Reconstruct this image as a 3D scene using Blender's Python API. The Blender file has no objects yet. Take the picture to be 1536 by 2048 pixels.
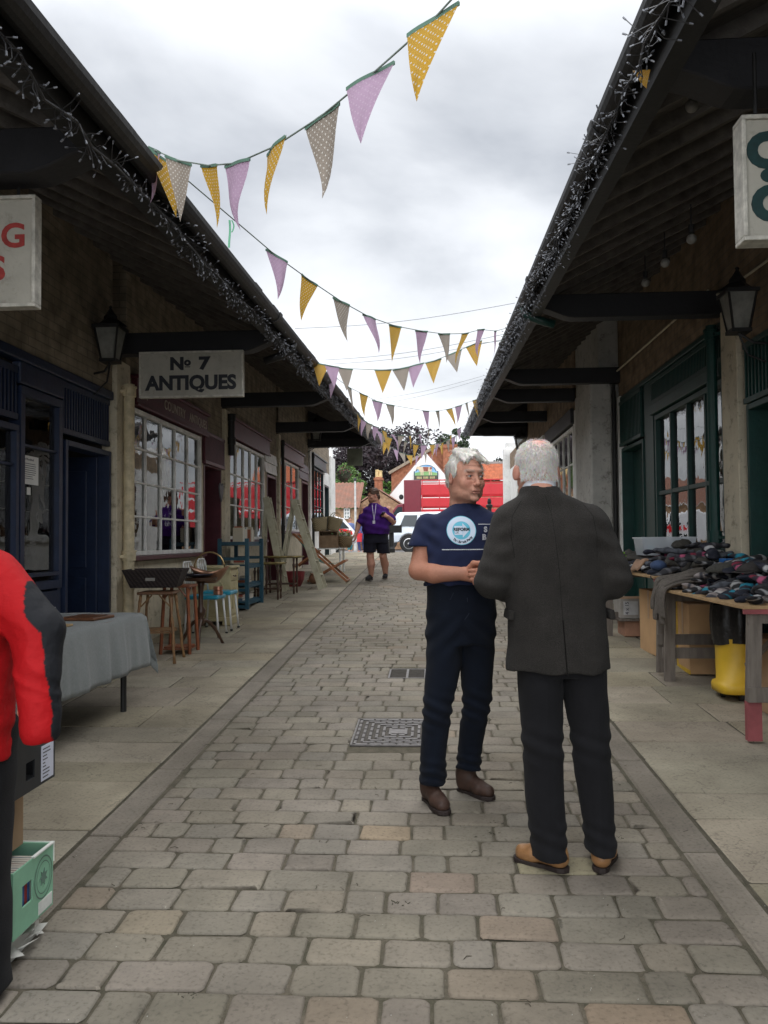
import bpy, bmesh, math, random
import numpy as np
from mathutils import Vector, Matrix, Euler
from mathutils.bvhtree import BVHTree
SC = bpy.context.scene
COL = SC.collection
R = math.radians
S = 0.0424          # the lane climbs away from the viewer
# ------------------------------------------------------------------ camera
FPX, CU, CV = 1650.0, 768.0, 1024.0
CAM = Vector((0, 0, 1.49)); YAW = R(3.36); PIT = R(2.0); ROLL = R(0.5)
_f = Vector((-math.sin(YAW)*math.cos(PIT), math.cos(YAW)*math.cos(PIT), math.sin(PIT)))
_r = Vector((math.cos(YAW), math.sin(YAW), 0)); _u = _r.cross(_f)
_r2 = _r*math.cos(ROLL) - _u*math.sin(ROLL); _u2 = _u*math.cos(ROLL) + _r*math.sin(ROLL)
cd = bpy.data.cameras.new('camera'); cam = bpy.data.objects.new('camera', cd); COL.objects.link(cam)
cd.sensor_fit = 'VERTICAL'; cd.sensor_height = 36; cd.lens = FPX/2048*36
cd.clip_start = 0.05; cd.clip_end = 2000
M = Matrix((_r2, _u2, -_f)).transposed().to_4x4(); M.translation = CAM
cam.matrix_world = M
SC.camera = cam
# ------------------------------------------------------------------ sky and light (overcast)
SUN_EL, SUN_RZ = R(66), R(-8)
w = bpy.data.worlds.new("World"); SC.world = w; w.use_nodes = True
nt = w.node_tree; N = nt.nodes; L = nt.links
for n in list(N): N.remove(n)
out = N.new('ShaderNodeOutputWorld'); bg = N.new('ShaderNodeBackground'); L.new(bg.outputs[0], out.inputs[0])
sky = N.new('ShaderNodeTexSky'); sky.sky_type = 'NISHITA'; sky.sun_disc = False
sky.sun_elevation = SUN_EL; sky.sun_rotation = SUN_RZ
tc = N.new('ShaderNodeTexCoord')
sep = N.new('ShaderNodeSeparateXYZ'); L.new(tc.outputs['Generated'], sep.inputs[0])
mz = N.new('ShaderNodeMath'); mz.operation = 'MAXIMUM'; mz.inputs[1].default_value = 0.0; L.new(sep.outputs[2], mz.inputs[0])
az = N.new('ShaderNodeMath'); az.operation = 'ADD'; az.inputs[1].default_value = 0.22; L.new(mz.outputs[0], az.inputs[0])
dx = N.new('ShaderNodeMath'); dx.operation = 'DIVIDE'; L.new(sep.outputs[0], dx.inputs[0]); L.new(az.outputs[0], dx.inputs[1])
dy = N.new('ShaderNodeMath'); dy.operation = 'DIVIDE'; L.new(sep.outputs[1], dy.inputs[0]); L.new(az.outputs[0], dy.inputs[1])
cb = N.new('ShaderNodeCombineXYZ'); L.new(dx.outputs[0], cb.inputs[0]); L.new(dy.outputs[0], cb.inputs[1]); cb.inputs[2].default_value = 5.1
n1 = N.new('ShaderNodeTexNoise'); n1.inputs['Scale'].default_value = 1.15; n1.inputs['Detail'].default_value = 7; n1.inputs['Roughness'].default_value = 0.5; n1.inputs['Distortion'].default_value = .25
L.new(cb.outputs[0], n1.inputs['Vector'])
rp = N.new('ShaderNodeValToRGB'); L.new(n1.outputs['Fac'], rp.inputs[0])
e = rp.color_ramp.elements; e[0].position = 0.34; e[0].color = (2.9, 3.05, 3.28, 1); e[1].position = 0.62; e[1].color = (6.4, 6.5, 6.7, 1)
m_ = rp.color_ramp.elements.new(.47); m_.color = (4.9, 5.03, 5.22, 1)
mx = N.new('ShaderNodeMix'); mx.data_type = 'RGBA'; mx.inputs[0].default_value = 0.93
# an overcast sky is brightest overhead; added brightness behind the viewer lights surfaces facing it
zr = N.new('ShaderNodeMapRange'); zr.inputs[1].default_value = .5; zr.inputs[2].default_value = .95; zr.inputs[3].default_value = 1; zr.inputs[4].default_value = 2.4; L.new(mz.outputs[0], zr.inputs[0])
br_ = N.new('ShaderNodeMapRange'); br_.inputs[1].default_value = -.2; br_.inputs[2].default_value = -.9; br_.inputs[3].default_value = 1; br_.inputs[4].default_value = 2.7; L.new(sep.outputs[1], br_.inputs[0])
gm = N.new('ShaderNodeMath'); gm.operation = 'MULTIPLY'; L.new(zr.outputs[0], gm.inputs[0]); L.new(br_.outputs[0], gm.inputs[1])
vm = N.new('ShaderNodeVectorMath'); vm.operation = 'SCALE'; L.new(rp.outputs[0], vm.inputs[0]); L.new(gm.outputs[0], vm.inputs['Scale'])
L.new(sky.outputs[0], mx.inputs[6]); L.new(vm.outputs[0], mx.inputs[7]); L.new(mx.outputs[2], bg.inputs[0])
bg.inputs[1].default_value = 0.12
sd = bpy.data.lights.new('sun', 'SUN'); sun = bpy.data.objects.new('sun', sd); COL.objects.link(sun)
sd.energy = 1.0; sd.angle = R(50); sd.color = (1, .97, .92)
sun.rotation_euler = Vector((-math.sin(SUN_RZ)*math.cos(SUN_EL), -math.cos(SUN_RZ)*math.cos(SUN_EL), -math.sin(SUN_EL))).to_track_quat('-Z', 'Y').to_euler()
SC.view_settings.view_transform = 'Standard'; SC.view_settings.look = 'None'
SC.view_settings.gamma = 1; SC.view_settings.use_curve_mapping = False
SC.view_settings.exposure = 0.66
SC.cycles.max_bounces = 8; SC.cycles.transparent_max_bounces = 12
SC.cycles.use_denoising = True

# ------------------------------------------------------------------ measuring helpers (turn a place in the photo into a point in the world)
def ray(u, v):
    return (_f + _r2*((u-CU)/FPX) + _u2*((CV-v)/FPX))
def gz(y):
    if y < 26.5: return S*y
    if y < 36: return S*26.5 + (0.95 - S*26.5)*(y-26.5)/9.5
    return 0.95
def G(u, v):                    # on the sloping lane
    d = ray(u, v); t = (0 - CAM.z)/(d.z - S*d.y); return CAM + d*t
def WX(u, v, X):                # on the wall plane x = X
    d = ray(u, v); return CAM + d*((X-CAM.x)/d.x)
def PY(u, v, Y):                # on the plane y = Y
    d = ray(u, v); return CAM + d*(Y/d.y)
def PV(u, v, a, b):             # on the upright plane through ground points a, b
    d = ray(u, v); n = Vector((b[1]-a[1], -(b[0]-a[0]), 0)); p = Vector((a[0], a[1], 0))
    return CAM + d*((p-CAM).dot(n)/d.dot(n))
# ------------------------------------------------------------------ materials
MATS = {}
def mat(name, col, rough=.7, metal=0, var=.25, scale=6, bump=.0, bscale=40, col2=None, attr=None, spec=.5, trans=0, alpha=1, emis=None, coords='Object', sheen=0, detail=6, stretch=None, extra=None):
    if name in MATS: return MATS[name]
    m = bpy.data.materials.new(name); m.use_nodes = True; MATS[name] = m
    n = m.node_tree.nodes; l = m.node_tree.links; b = n['Principled BSDF']
    b.inputs['Roughness'].default_value = rough; b.inputs['Metallic'].default_value = metal
    b.inputs['Specular IOR Level'].default_value = spec; b.inputs['Transmission Weight'].default_value = trans
    b.inputs['Alpha'].default_value = alpha
    if sheen: b.inputs['Sheen Weight'].default_value = sheen; b.inputs['Sheen Roughness'].default_value = .6
    t = n.new('ShaderNodeTexCoord'); mp = n.new('ShaderNodeMapping'); l.new(t.outputs[coords], mp.inputs[0])
    if stretch: mp.inputs['Scale'].default_value = stretch
    ns = n.new('ShaderNodeTexNoise'); ns.inputs['Scale'].default_value = scale; ns.inputs['Detail'].default_value = detail; ns.inputs['Roughness'].default_value = .62
    l.new(mp.outputs[0], ns.inputs['Vector'])
    mix = n.new('ShaderNodeMix'); mix.data_type = 'RGBA'
    c = tuple(col)+(1,)
    c2 = tuple(col2)+(1,) if col2 else tuple(x*(1-var) for x in col)+(1,)
    c1 = c if col2 else tuple(min(1, x*(1+var)) for x in col)+(1,)
    mr = n.new('ShaderNodeMapRange'); mr.inputs[1].default_value = .32; mr.inputs[2].default_value = .68; l.new(ns.outputs['Fac'], mr.inputs[0])
    l.new(mr.outputs[0], mix.inputs[0]); mix.inputs[6].default_value = c1; mix.inputs[7].default_value = c2
    res = mix.outputs[2]
    if attr:
        a = n.new('ShaderNodeAttribute'); a.attribute_name = attr
        mm = n.new('ShaderNodeMix'); mm.data_type = 'RGBA'; mm.blend_type = 'MULTIPLY'; mm.inputs[0].default_value = 1
        l.new(res, mm.inputs[6]); l.new(a.outputs['Color'], mm.inputs[7]); res = mm.outputs[2]
    if extra: res = extra(n, l, mp.outputs[0], res, b)
    l.new(res, b.inputs['Base Color'])
    if bump:
        nb = n.new('ShaderNodeTexNoise'); nb.inputs['Scale'].default_value = bscale; nb.inputs['Detail'].default_value = 5; l.new(mp.outputs[0], nb.inputs['Vector'])
        bp = n.new('ShaderNodeBump'); bp.inputs['Strength'].default_value = bump; bp.inputs['Distance'].default_value = .01
        l.new(nb.outputs['Fac'], bp.inputs['Height']); l.new(bp.outputs[0], b.inputs['Normal'])
    if emis: b.inputs['Emission Color'].default_value = tuple(emis)+(1,); b.inputs['Emission Strength'].default_value = 1
    return m
def glass_mat(name, tint=(.55, .6, .6), rough=.01, refl=1.0, wav=.02):
    if name in MATS: return MATS[name]
    m = bpy.data.materials.new(name); m.use_nodes = True; MATS[name] = m
    n = m.node_tree.nodes; l = m.node_tree.links; n.remove(n['Principled BSDF']); o = n['Material Output']
    tr = n.new('ShaderNodeBsdfTransparent'); tr.inputs[0].default_value = tuple(tint)+(1,)
    gl = n.new('ShaderNodeBsdfGlossy'); gl.inputs['Roughness'].default_value = rough; gl.inputs[0].default_value = (refl, refl, refl, 1)
    lw = n.new('ShaderNodeFresnel'); lw.inputs[0].default_value = 1.6
    ad = n.new('ShaderNodeMath'); ad.operation = 'MULTIPLY_ADD'; ad.inputs[1].default_value = 1.0; ad.inputs[2].default_value = .02; ad.use_clamp = True
    l.new(lw.outputs[0], ad.inputs[0])
    mx = n.new('ShaderNodeMixShader'); l.new(ad.outputs[0], mx.inputs[0]); l.new(tr.outputs[0], mx.inputs[1]); l.new(gl.outputs[0], mx.inputs[2]); l.new(mx.outputs[0], o.inputs[0])
    t = n.new('ShaderNodeTexCoord'); ns = n.new('ShaderNodeTexNoise'); ns.inputs['Scale'].default_value = 3.5; l.new(t.outputs['Object'], ns.inputs['Vector'])
    bp = n.new('ShaderNodeBump'); bp.inputs['Strength'].default_value = wav*4; bp.inputs['Distance'].default_value = .02; l.new(ns.outputs['Fac'], bp.inputs['Height'])
    l.new(bp.outputs[0], gl.inputs['Normal']); l.new(bp.outputs[0], lw.inputs['Normal'])
    return m
# ------------------------------------------------------------------ object helpers
def tag(o, label=None, cat=None, group=None, kind=None):
    if label: o['label'] = label
    if cat: o['category'] = cat
    if group: o['group'] = group
    if kind: o['kind'] = kind
    return o
def thing(name, label, cat, loc=(0, 0, 0), rz=0, group=None):
    o = bpy.data.objects.new(name, None); COL.objects.link(o); o.empty_display_size = .1
    o.location = loc; o.rotation_euler = (0, 0, rz); return tag(o, label, cat, group)
class MB:
    def __init__(s): s.v = []; s.f = []; s.c = []; s.mi = []; s.cur = 0
    def add(s, vs, fs, col=None):
        n = len(s.v); s.v += [tuple(p) for p in vs]; s.f += [tuple(i+n for i in f) for f in fs]
        s.c += [col or (1, 1, 1)]*len(vs); s.mi += [s.cur]*len(fs); return s
    def box(s, a, b, rot=None, piv=None, col=None):
        x0, y0, z0 = [min(p, q) for p, q in zip(a, b)]; x1, y1, z1 = [max(p, q) for p, q in zip(a, b)]
        vs = [Vector(p) for p in ((x0, y0, z0), (x1, y0, z0), (x1, y1, z0), (x0, y1, z0), (x0, y0, z1), (x1, y0, z1), (x1, y1, z1), (x0, y1, z1))]
        if rot is not None:
            piv = Vector(piv) if piv is not None else Vector(((x0+x1)/2, (y0+y1)/2, (z0+z1)/2)); m = Euler(rot).to_matrix()
            vs = [m @ (p-piv)+piv for p in vs]
        return s.add(vs, [(0, 3, 2, 1), (4, 5, 6, 7), (0, 1, 5, 4), (1, 2, 6, 5), (2, 3, 7, 6), (3, 0, 4, 7)], col)
    def cb(s, c, sz, rot=None, col=None):
        return s.box([c[i]-sz[i]/2 for i in range(3)], [c[i]+sz[i]/2 for i in range(3)], rot, c, col)
    def tube(s, path, rad, n=8, col=None, cap=True):
        P = [Vector(p) for p in path]; k = len(P)
        if not isinstance(rad, (list, tuple)): rad = [rad]*k
        ref = None; vs = []
        for i in range(k):
            t = (P[min(i+1, k-1)]-P[max(i-1, 0)]); t = t.normalized() if t.length > 1e-9 else Vector((0, 0, 1))
            if ref is None: ref = t.orthogonal().normalized()
            ref = (ref - t*ref.dot(t)); ref = ref.normalized() if ref.length > 1e-6 else t.orthogonal().normalized()
            b = t.cross(ref)
            for j in range(n):
                a = 2*math.pi*j/n; vs.append(P[i]+(ref*math.cos(a)+b*math.sin(a))*rad[i])
        fs = [(i*n+j, i*n+(j+1) % n, (i+1)*n+(j+1) % n, (i+1)*n+j) for i in range(k-1) for j in range(n)]
        if cap: fs += [tuple(range(n))[::-1], tuple((k-1)*n+j for j in range(n))]
        return s.add(vs, fs, col)
    def cyl(s, a, b, r0, r1=None, n=12, col=None): return s.tube([a, b], [r0, r1 if r1 is not None else r0], n, col)
    def bar(s, a, b, w, h, up=(0, 0, 1), col=None):      # rectangular bar from a to b
        a = Vector(a); b = Vector(b); t = (b-a).normalized(); up = Vector(up); sd = t.cross(up).normalized(); up = sd.cross(t)
        vs = [p+sd*x*w/2+up*z*h/2 for p in (a, b) for x, z in ((-1, -1), (1, -1), (1, 1), (-1, 1))]
        return s.add(vs, [(0, 1, 2, 3), (7, 6, 5, 4), (0, 4, 5, 1), (1, 5, 6, 2), (2, 6, 7, 3), (3, 7, 4, 0)], col)
    def lathe(s, prof, c=(0, 0, 0), n=24, col=None, sx=1, sy=1):
        c = Vector(c); vs = [c+Vector((r*math.cos(2*math.pi*j/n)*sx, r*math.sin(2*math.pi*j/n)*sy, z)) for r, z in prof for j in range(n)]
        k = len(prof); fs = [(i*n+j, i*n+(j+1) % n, (i+1)*n+(j+1) % n, (i+1)*n+j) for i in range(k-1) for j in range(n)]
        if prof[0][0] > 1e-5: fs.append(tuple(range(n))[::-1])
        if prof[-1][0] > 1e-5: fs.append(tuple((k-1)*n+j for j in range(n)))
        return s.add(vs, fs, col)
    def prism(s, poly, h0, h1, axis='z', col=None):       # polygon extruded along an axis
        n = len(poly)
        def mk(p, h): return {'z': (p[0], p[1], h), 'y': (p[0], h, p[1]), 'x': (h, p[0], p[1])}[axis]
        vs = [mk(p, h0) for p in poly]+[mk(p, h1) for p in poly]
        return s.add(vs, [tuple(range(n))[::-1], tuple(range(n, 2*n))]+[(i, (i+1) % n, n+(i+1) % n, n+i) for i in range(n)], col)
    def sph(s, c, r, n=10, m=7, col=None, rz=None):
        rr = r if isinstance(r, (tuple, list)) else (r, r, r)
        vs = []; c = Vector(c)
        for i in range(m+1):
            th = math.pi*i/m
            for j in range(n):
                a = 2*math.pi*j/n; vs.append(c+Vector((math.sin(th)*math.cos(a)*rr[0], math.sin(th)*math.sin(a)*rr[1], math.cos(th)*rr[2])))
        return s.add(vs, [(i*n+j, (i+1)*n+j, (i+1)*n+(j+1) % n, i*n+(j+1) % n) for i in range(m) for j in range(n)], col)
    def grid(s, fn, nu, nv, col=None):
        vs = [fn(i/nu, j/nv) for i in range(nu+1) for j in range(nv+1)]
        return s.add(vs, [(i*(nv+1)+j, (i+1)*(nv+1)+j, (i+1)*(nv+1)+j+1, i*(nv+1)+j+1) for i in range(nu) for j in range(nv)], col)
    def xf(s, fn): s.v = [tuple(fn(Vector(p))) for p in s.v]; return s
    def shear(s): s.v = [(x, y, z+S*y) for x, y, z in s.v]; return s
    def build(s, name, m, parent=None, bevel=0, smooth=False, colattr=False, solid=0, subd=0, seg=2, fixn=True):
        me = bpy.data.meshes.new(name); me.from_pydata(s.v, [], s.f); me.update()
        if fixn and len(s.f) < 40000:
            bm = bmesh.new(); bm.from_mesh(me); bmesh.ops.recalc_face_normals(bm, faces=bm.faces); bm.to_mesh(me); bm.free()
        for x in (m if isinstance(m, (list, tuple)) else [m]): me.materials.append(x)
        if isinstance(m, (list, tuple)): me.polygons.foreach_set('material_index', s.mi)
        if colattr:
            a = me.color_attributes.new('Col', 'FLOAT_COLOR', 'POINT'); a.data.foreach_set('color', [x for c in s.c for x in (c[0], c[1], c[2], 1)])
        if smooth: me.polygons.foreach_set('use_smooth', [True]*len(me.polygons))
        o = bpy.data.objects.new(name, me); COL.objects.link(o)
        if parent: o.parent = parent
        if solid: q = o.modifiers.new('s', 'SOLIDIFY'); q.thickness = solid; q.offset = 0
        if subd: q = o.modifiers.new('d', 'SUBSURF'); q.levels = subd; q.render_levels = subd
        if bevel: q = o.modifiers.new('b', 'BEVEL'); q.width = bevel; q.segments = seg; q.limit_method = 'ANGLE'; q.angle_limit = R(40)
        return o
def copy_tree(o, parent=None):
    c = o.copy(); COL.objects.link(c); c.parent = parent
    for ch in [x for x in bpy.data.objects if x.parent == o and x != c]: copy_tree(ch, c)
    return c
def text_mesh(body, size, offset=0, extrude=.001, align='CENTER', shear=0, sx=1.0, spacing=1.0):
    cu = bpy.data.curves.new('t', 'FONT'); cu.body = body; cu.size = size; cu.offset = offset; cu.extrude = extrude; cu.align_x = align; cu.align_y = 'CENTER'
    cu.resolution_u = 4; cu.shear = shear; cu.space_character = spacing
    o = bpy.data.objects.new('t', cu); COL.objects.link(o); bpy.context.view_layer.update()
    me = o.evaluated_get(bpy.context.evaluated_depsgraph_get()).to_mesh()
    vs = [(v.co.x*sx, v.co.y, v.co.z) for v in me.vertices]; fs = [tuple(p.vertices) for p in me.polygons]
    o.to_mesh_clear(); bpy.data.objects.remove(o); bpy.data.curves.remove(cu)
    return vs, fs
def put_text(mb, body, size, org, ex, ey, offset=0, **k):   # lay text with x along ex, up along ey
    vs, fs = text_mesh(body, size, offset, **k); org = Vector(org); ex = Vector(ex); ey = Vector(ey); ez = ex.cross(ey)
    mb.add([org+ex*a+ey*b+ez*c for a, b, c in vs], fs); return mb
rnd = random.Random(7)
def u_(a, b): return rnd.uniform(a, b)
# ================================================================== THE SETTING: ground
def mottled(name, base, dark, rough=.85, bump=.35, attr='Col', sc=3.0, speck=.68):
    def ex(n, l, co, res, b):
        v = n.new('ShaderNodeTexNoise'); v.inputs['Scale'].default_value = 70; v.inputs['Detail'].default_value = 3; l.new(co, v.inputs['Vector'])
        r = n.new('ShaderNodeValToRGB'); l.new(v.outputs['Fac'], r.inputs[0]); r.color_ramp.elements[0].position = .3; r.color_ramp.elements[0].color = (.5, .5, .48, 1); r.color_ramp.elements[1].position = .45; r.color_ramp.elements[1].color = (1, 1, 1, 1)
        x = r.color_ramp.elements.new(.72); x.color = (1.12, 1.12, 1.1, 1)
        m = n.new('ShaderNodeMix'); m.data_type = 'RGBA'; m.blend_type = 'MULTIPLY'; m.inputs[0].default_value = .55
        l.new(res, m.inputs[6]); l.new(r.outputs[0], m.inputs[7])
        w_ = n.new('ShaderNodeTexNoise'); w_.inputs['Scale'].default_value = .9; w_.inputs['Detail'].default_value = 5; l.new(co, w_.inputs['Vector'])
        r2 = n.new('ShaderNodeValToRGB'); l.new(w_.outputs['Fac'], r2.inputs[0]); r2.color_ramp.elements[0].position = .35; r2.color_ramp.elements[0].color = (.72, .71, .69, 1); r2.color_ramp.elements[1].position = .6; r2.color_ramp.elements[1].color = (1.05, 1.05, 1.05, 1)
        m2 = n.new('ShaderNodeMix'); m2.data_type = 'RGBA'; m2.blend_type = 'MULTIPLY'; m2.inputs[0].default_value = .9
        l.new(m.outputs[2], m2.inputs[6]); l.new(r2.outputs[0], m2.inputs[7])
        cr = n.new('ShaderNodeTexNoise'); cr.inputs['Scale'].default_value = 1.7; cr.inputs['Detail'].default_value = 6; cr.inputs['Roughness'].default_value = .55; l.new(co, cr.inputs['Vector'])
        sb1 = n.new('ShaderNodeMath'); sb1.operation = 'SUBTRACT'; sb1.inputs[1].default_value = .5; l.new(cr.outputs['Fac'], sb1.inputs[0]); ab = n.new('ShaderNodeMath'); ab.operation = 'ABSOLUTE'; l.new(sb1.outputs[0], ab.inputs[0])
        r3 = n.new('ShaderNodeMapRange'); r3.inputs[1].default_value = 0; r3.inputs[2].default_value = .006; r3.inputs[3].default_value = speck; r3.inputs[4].default_value = 1; l.new(ab.outputs[0], r3.inputs[0])
        m3 = n.new('ShaderNodeVectorMath'); m3.operation = 'SCALE'; l.new(m2.outputs[2], m3.inputs[0]); l.new(r3.outputs[0], m3.inputs['Scale']); return m3.outputs[0]
    return mat(name, base, rough, col2=dark, scale=sc, bump=bump, bscale=55, attr=attr, extra=ex, spec=.3)
m_asph = mat('asphalt', (.13, .13, .13), .9, var=.2, scale=2, bump=.3, bscale=120)
m_mortar = mat('lane_mortar', (.13, .11, .08), .95, col2=(.06, .056, .034), scale=14, bump=.9, bscale=160)
m_mortar2 = mat('flag_mortar', (.10, .088, .062), .95, col2=(.05, .044, .03), scale=9, bump=.6, bscale=160)
m_sett = mottled('sett_stone', (.238, .212, .172), (.180, .161, .131), sc=5, speck=.9)
m_flag = mottled('flag_stone', (.33, .295, .225), (.22, .195, .15), sc=2.2)
m_chan = mottled('channel_stone', (.25, .22, .18), (.185, .163, .134), sc=4, speck=.9)
g = MB()
ys = [-12, 0, 10, 20, 26.5, 29, 31.5, 34, 36, 60, 120, 300, 900]
for i in range(len(ys)-1):
    a, b = ys[i], ys[i+1]; g.add([(-700, a, gz(a)-.03), (700, a, gz(a)-.03), (700, b, gz(b)-.03), (-700, b, gz(b)-.03)], [(0, 1, 2, 3)])
tag(g.build('ground', m_asph), kind='structure')
def bed(name, x0, x1, y0, y1, m, dz=-.0085):
    b = MB(); n = 30
    for i in range(n):
        a = y0+(y1-y0)*i/n; c = y0+(y1-y0)*(i+1)/n
        b.add([(x0, a, gz(a)+dz), (x1, a, gz(a)+dz), (x1, c, gz(c)+dz), (x0, c, gz(c)+dz)], [(0, 1, 2, 3)])
    return b.build(name, m)
def stone(mb, x0, x1, y0, y1, cr, dome, col, rr, relief=.009, wob=.003, npc=4, tilt=.0025):
    cx, cy = (x0+x1)/2, (y0+y1)/2; hx, hy = (x1-x0)/2, (y1-y0)/2; pts = []
    for q, (sx, sy) in enumerate(((1, 1), (-1, 1), (-1, -1), (1, -1))):
        c = min(cr*rr.uniform(.4, 1.5), hx*.9, hy*.9)
        for k in range(npc+1):
            a = math.pi/2*(q+k/npc)
            pts.append((sx*(hx-c)+c*math.cos(a)+rr.uniform(-wob, wob), sy*(hy-c)+c*math.sin(a)+rr.uniform(-wob, wob)))
    tx, ty = rr.uniform(-tilt, tilt)/hx, rr.uniform(-tilt, tilt)/hy; z0 = rr.uniform(-.002, .002)
    n = len(pts); vs = []
    for ins, zz in ((0, -relief), (.003, -relief*.3), (.008, -.0004), (.022, dome)):
        fx = max(.1, 1-ins/hx); fy = max(.1, 1-ins/hy)
        for p in pts:
            px_, py_ = p[0]*fx, p[1]*fy
            vs.append((cx+px_, cy+py_, gz(cy+py_)+zz+z0+px_*tx+py_*ty))
    fs = [(i*n+j, i*n+(j+1) % n, (i+1)*n+(j+1) % n, (i+1)*n+j) for i in range(3) for j in range(n)]
    fs.append(tuple(3*n+j for j in range(n)))
    mb.add(vs, fs, col)
tag(bed('lane_bed', -1.72, 1.36, -.5, 26.9, m_mortar), kind='structure')
rs = random.Random(11); sb = MB(); yy = .9; row = 0
HOLE = (G(690, 1490), G(905, 1435)); mh = (HOLE[0].x, HOLE[1].x, HOLE[0].y, HOLE[1].y)
mh = (-.53, .05, 5.16, 5.80)
gr_ = (G(768, 1355), G(852, 1337)); gr = (-.40, -.07, 7.16, 7.56)
special = {(G(745, 1675).x, G(745, 1675).y): (1.34, 1.19, 1.02), (G(828, 1776).x, G(828, 1776).y): (1.13, 1.01, .98), (G(1270, 2020).x, G(1270, 2020).y): (1.2, 1.05, .94),
           (G(1025, 1860).x, G(1025, 1860).y): (1.12, 1.01, .95), (G(300, 1862).x, G(300, 1862).y): (1.12, 1.07, .97), (G(1040, 1735).x+.1, G(1040, 1735).y): (1.1, 1.1, .9), (G(900, 1970).x, G(900, 1970).y): (1.04, .98, .93)}
while yy < 26.7:
    pitch = .165*rs.uniform(.95, 1.05); x = -1.415+rs.uniform(-.12, .02); row += 1
    while x < 1.03:
        wd = rs.choice([.15, .2, .22, .23, .25, .27, .33])*rs.uniform(.93, 1.07)
        x0, x1 = max(x, -1.415), min(x+wd, 1.035)
        if 1.035-x1 < .07: x1 = 1.035
        if x1-x0 > .05:
            y0, y1 = yy+.0045, yy+pitch-.0045; X0, X1 = x0+.005, x1-.005
            t = rs.gauss(1, .065); col = (t*rs.uniform(.98, 1.025), t, t*rs.uniform(.96, 1.035))
            q = rs.random()
            if q < .007: col = (t*1.22, t*1.1, t*.95)
            elif q < .03: col = (t*1.06, t*.98, t*.92)
            for (sx, sy), sc_ in special.items():
                if X0 < sx < X1 and y0 < sy < y1: col = sc_
            ok = True
            for (a, b, c, d) in (mh, gr):
                if X1 > a and X0 < b and y1 > c+.01 and y0 < d-.01:
                    if X0 < a-.05: X1 = a-.006
                    elif X1 > b+.05: X0 = b+.006
                    else: ok = False
            if ok and X1-X0 > .04: stone(sb, X0, X1, y0, y1, .022, .0012, col, rs, wob=.003 if yy < 9 else .0015, npc=4 if yy < 9 else 3)
        x = x1
        if x >= 1.034: break
    yy += pitch
tag(sb.build('lane', m_sett, colattr=True, smooth=True, fixn=False), kind='structure')
# flag pavements with channels
def channel(x0, x1, nm, seed):
    r = random.Random(seed); b = MB(); y = -.3
    while y < 26.7:
        ln = r.uniform(.75, 1.3); t = r.gauss(1, .06); c = (t, t, t)
        if r.random() < .12: c = (t*1.25, t, t*.85)
        stone(b, x0, x1, y, min(y+ln, 26.8)-.008, .008, -.004, c, r, relief=.018, wob=.0015, npc=2, tilt=.001); y += ln
    tag(b.build(nm, m_chan, colattr=True, smooth=False, fixn=False), kind='structure')
channel(-1.585, -1.43, 'left_channel', 3); channel(1.05, 1.20, 'right_channel', 4)
tag(bed('left_pavement_bed', -4.3, -1.595, -.5, 26.9, m_mortar2, -.007), kind='structure')
tag(bed('right_pavement_bed', 1.21, 3.9, -.5, 26.9, m_mortar2, -.007), kind='structure')
def flags(x0, x1, nm, seed):
    r = random.Random(seed); b = MB(); y = -.3
    while y < 26.7:
        ln = r.choice([.34, .42, .5, .58, .66]); x = x0
        while x < x1-.05:
            wd = r.uniform(.5, 1.05); e_ = x+wd
            if x1-e_ < .35: e_ = x1
            t = r.gauss(1, .09); c = (t*r.uniform(.98, 1.04), t, t*r.uniform(.93, 1.03))
            stone(b, x+.004, e_-.004, y+.004, min(y+ln, 26.8)-.004, .012, .0005, c, r, relief=.009, wob=.0035, npc=2, tilt=.0028)
            x = e_
        y += ln
    tag(b.build(nm, m_flag, colattr=True, smooth=False, fixn=False), kind='structure')
flags(-4.2, -1.6, 'left_pavement', 21); flags(1.215, 3.85, 'right_pavement', 22)
# litter and weeds in the joints
r = random.Random(5); lb = MB()
for i in range(2600):
    y = 1.4+abs(r.gauss(0, 2.6)); x = r.uniform(-1.6, 1.25); z = gz(y)
    if r.random() < .55:
        a = r.uniform(0, 6.3); s_ = r.uniform(.001, .0035); c = r.choice([(.5, .5, .45), (.05, .04, .03), (.22, .2, .15), (.08, .07, .04), (.3, .27, .2)])
        lb.add([(x, y, z+.004), (x+s_*math.cos(a), y+s_*math.sin(a), z+.006), (x+s_*math.cos(a+1.5), y+s_*math.sin(a+1.5), z+.003)], [(0, 1, 2)], c)
    elif r.random() < .09:
        a = r.uniform(0, 6.3); l_ = r.uniform(.012, .045); c = (.05, .04, .025)
        lb.tube([(x, y, z+.003), (x+l_*.5*math.cos(a), y+l_*.5*math.sin(a), z+.006), (x+l_*math.cos(a+.4), y+l_*math.sin(a+.4), z+.004)], .0012, 4, c)
for i in range(14):
    x = r.uniform(-1.2, 1.1); y = r.uniform(2.3, 7); z = gz(y); n_ = r.randint(4, 9)
    for k in range(n_):
        a = r.uniform(0, 6.3); l_ = r.uniform(.004, .016); dx_, dy_ = r.uniform(-.03, .03), r.uniform(-.02, .02)
        lb.tube([(x+dx_, y+dy_, z-.002), (x+dx_+l_*math.cos(a), y+dy_+l_*math.sin(a), z+.004)], [.003, .001], 4, (.045, .04, .025))
m_lit = mat('litter', (1, 1, 1), .9, var=.1, attr='Col')
tag(lb.build('litter', m_lit, colattr=True, fixn=False), 'bits of leaf, twig and grit scattered over the setts', 'litter', kind='stuff')
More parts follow.
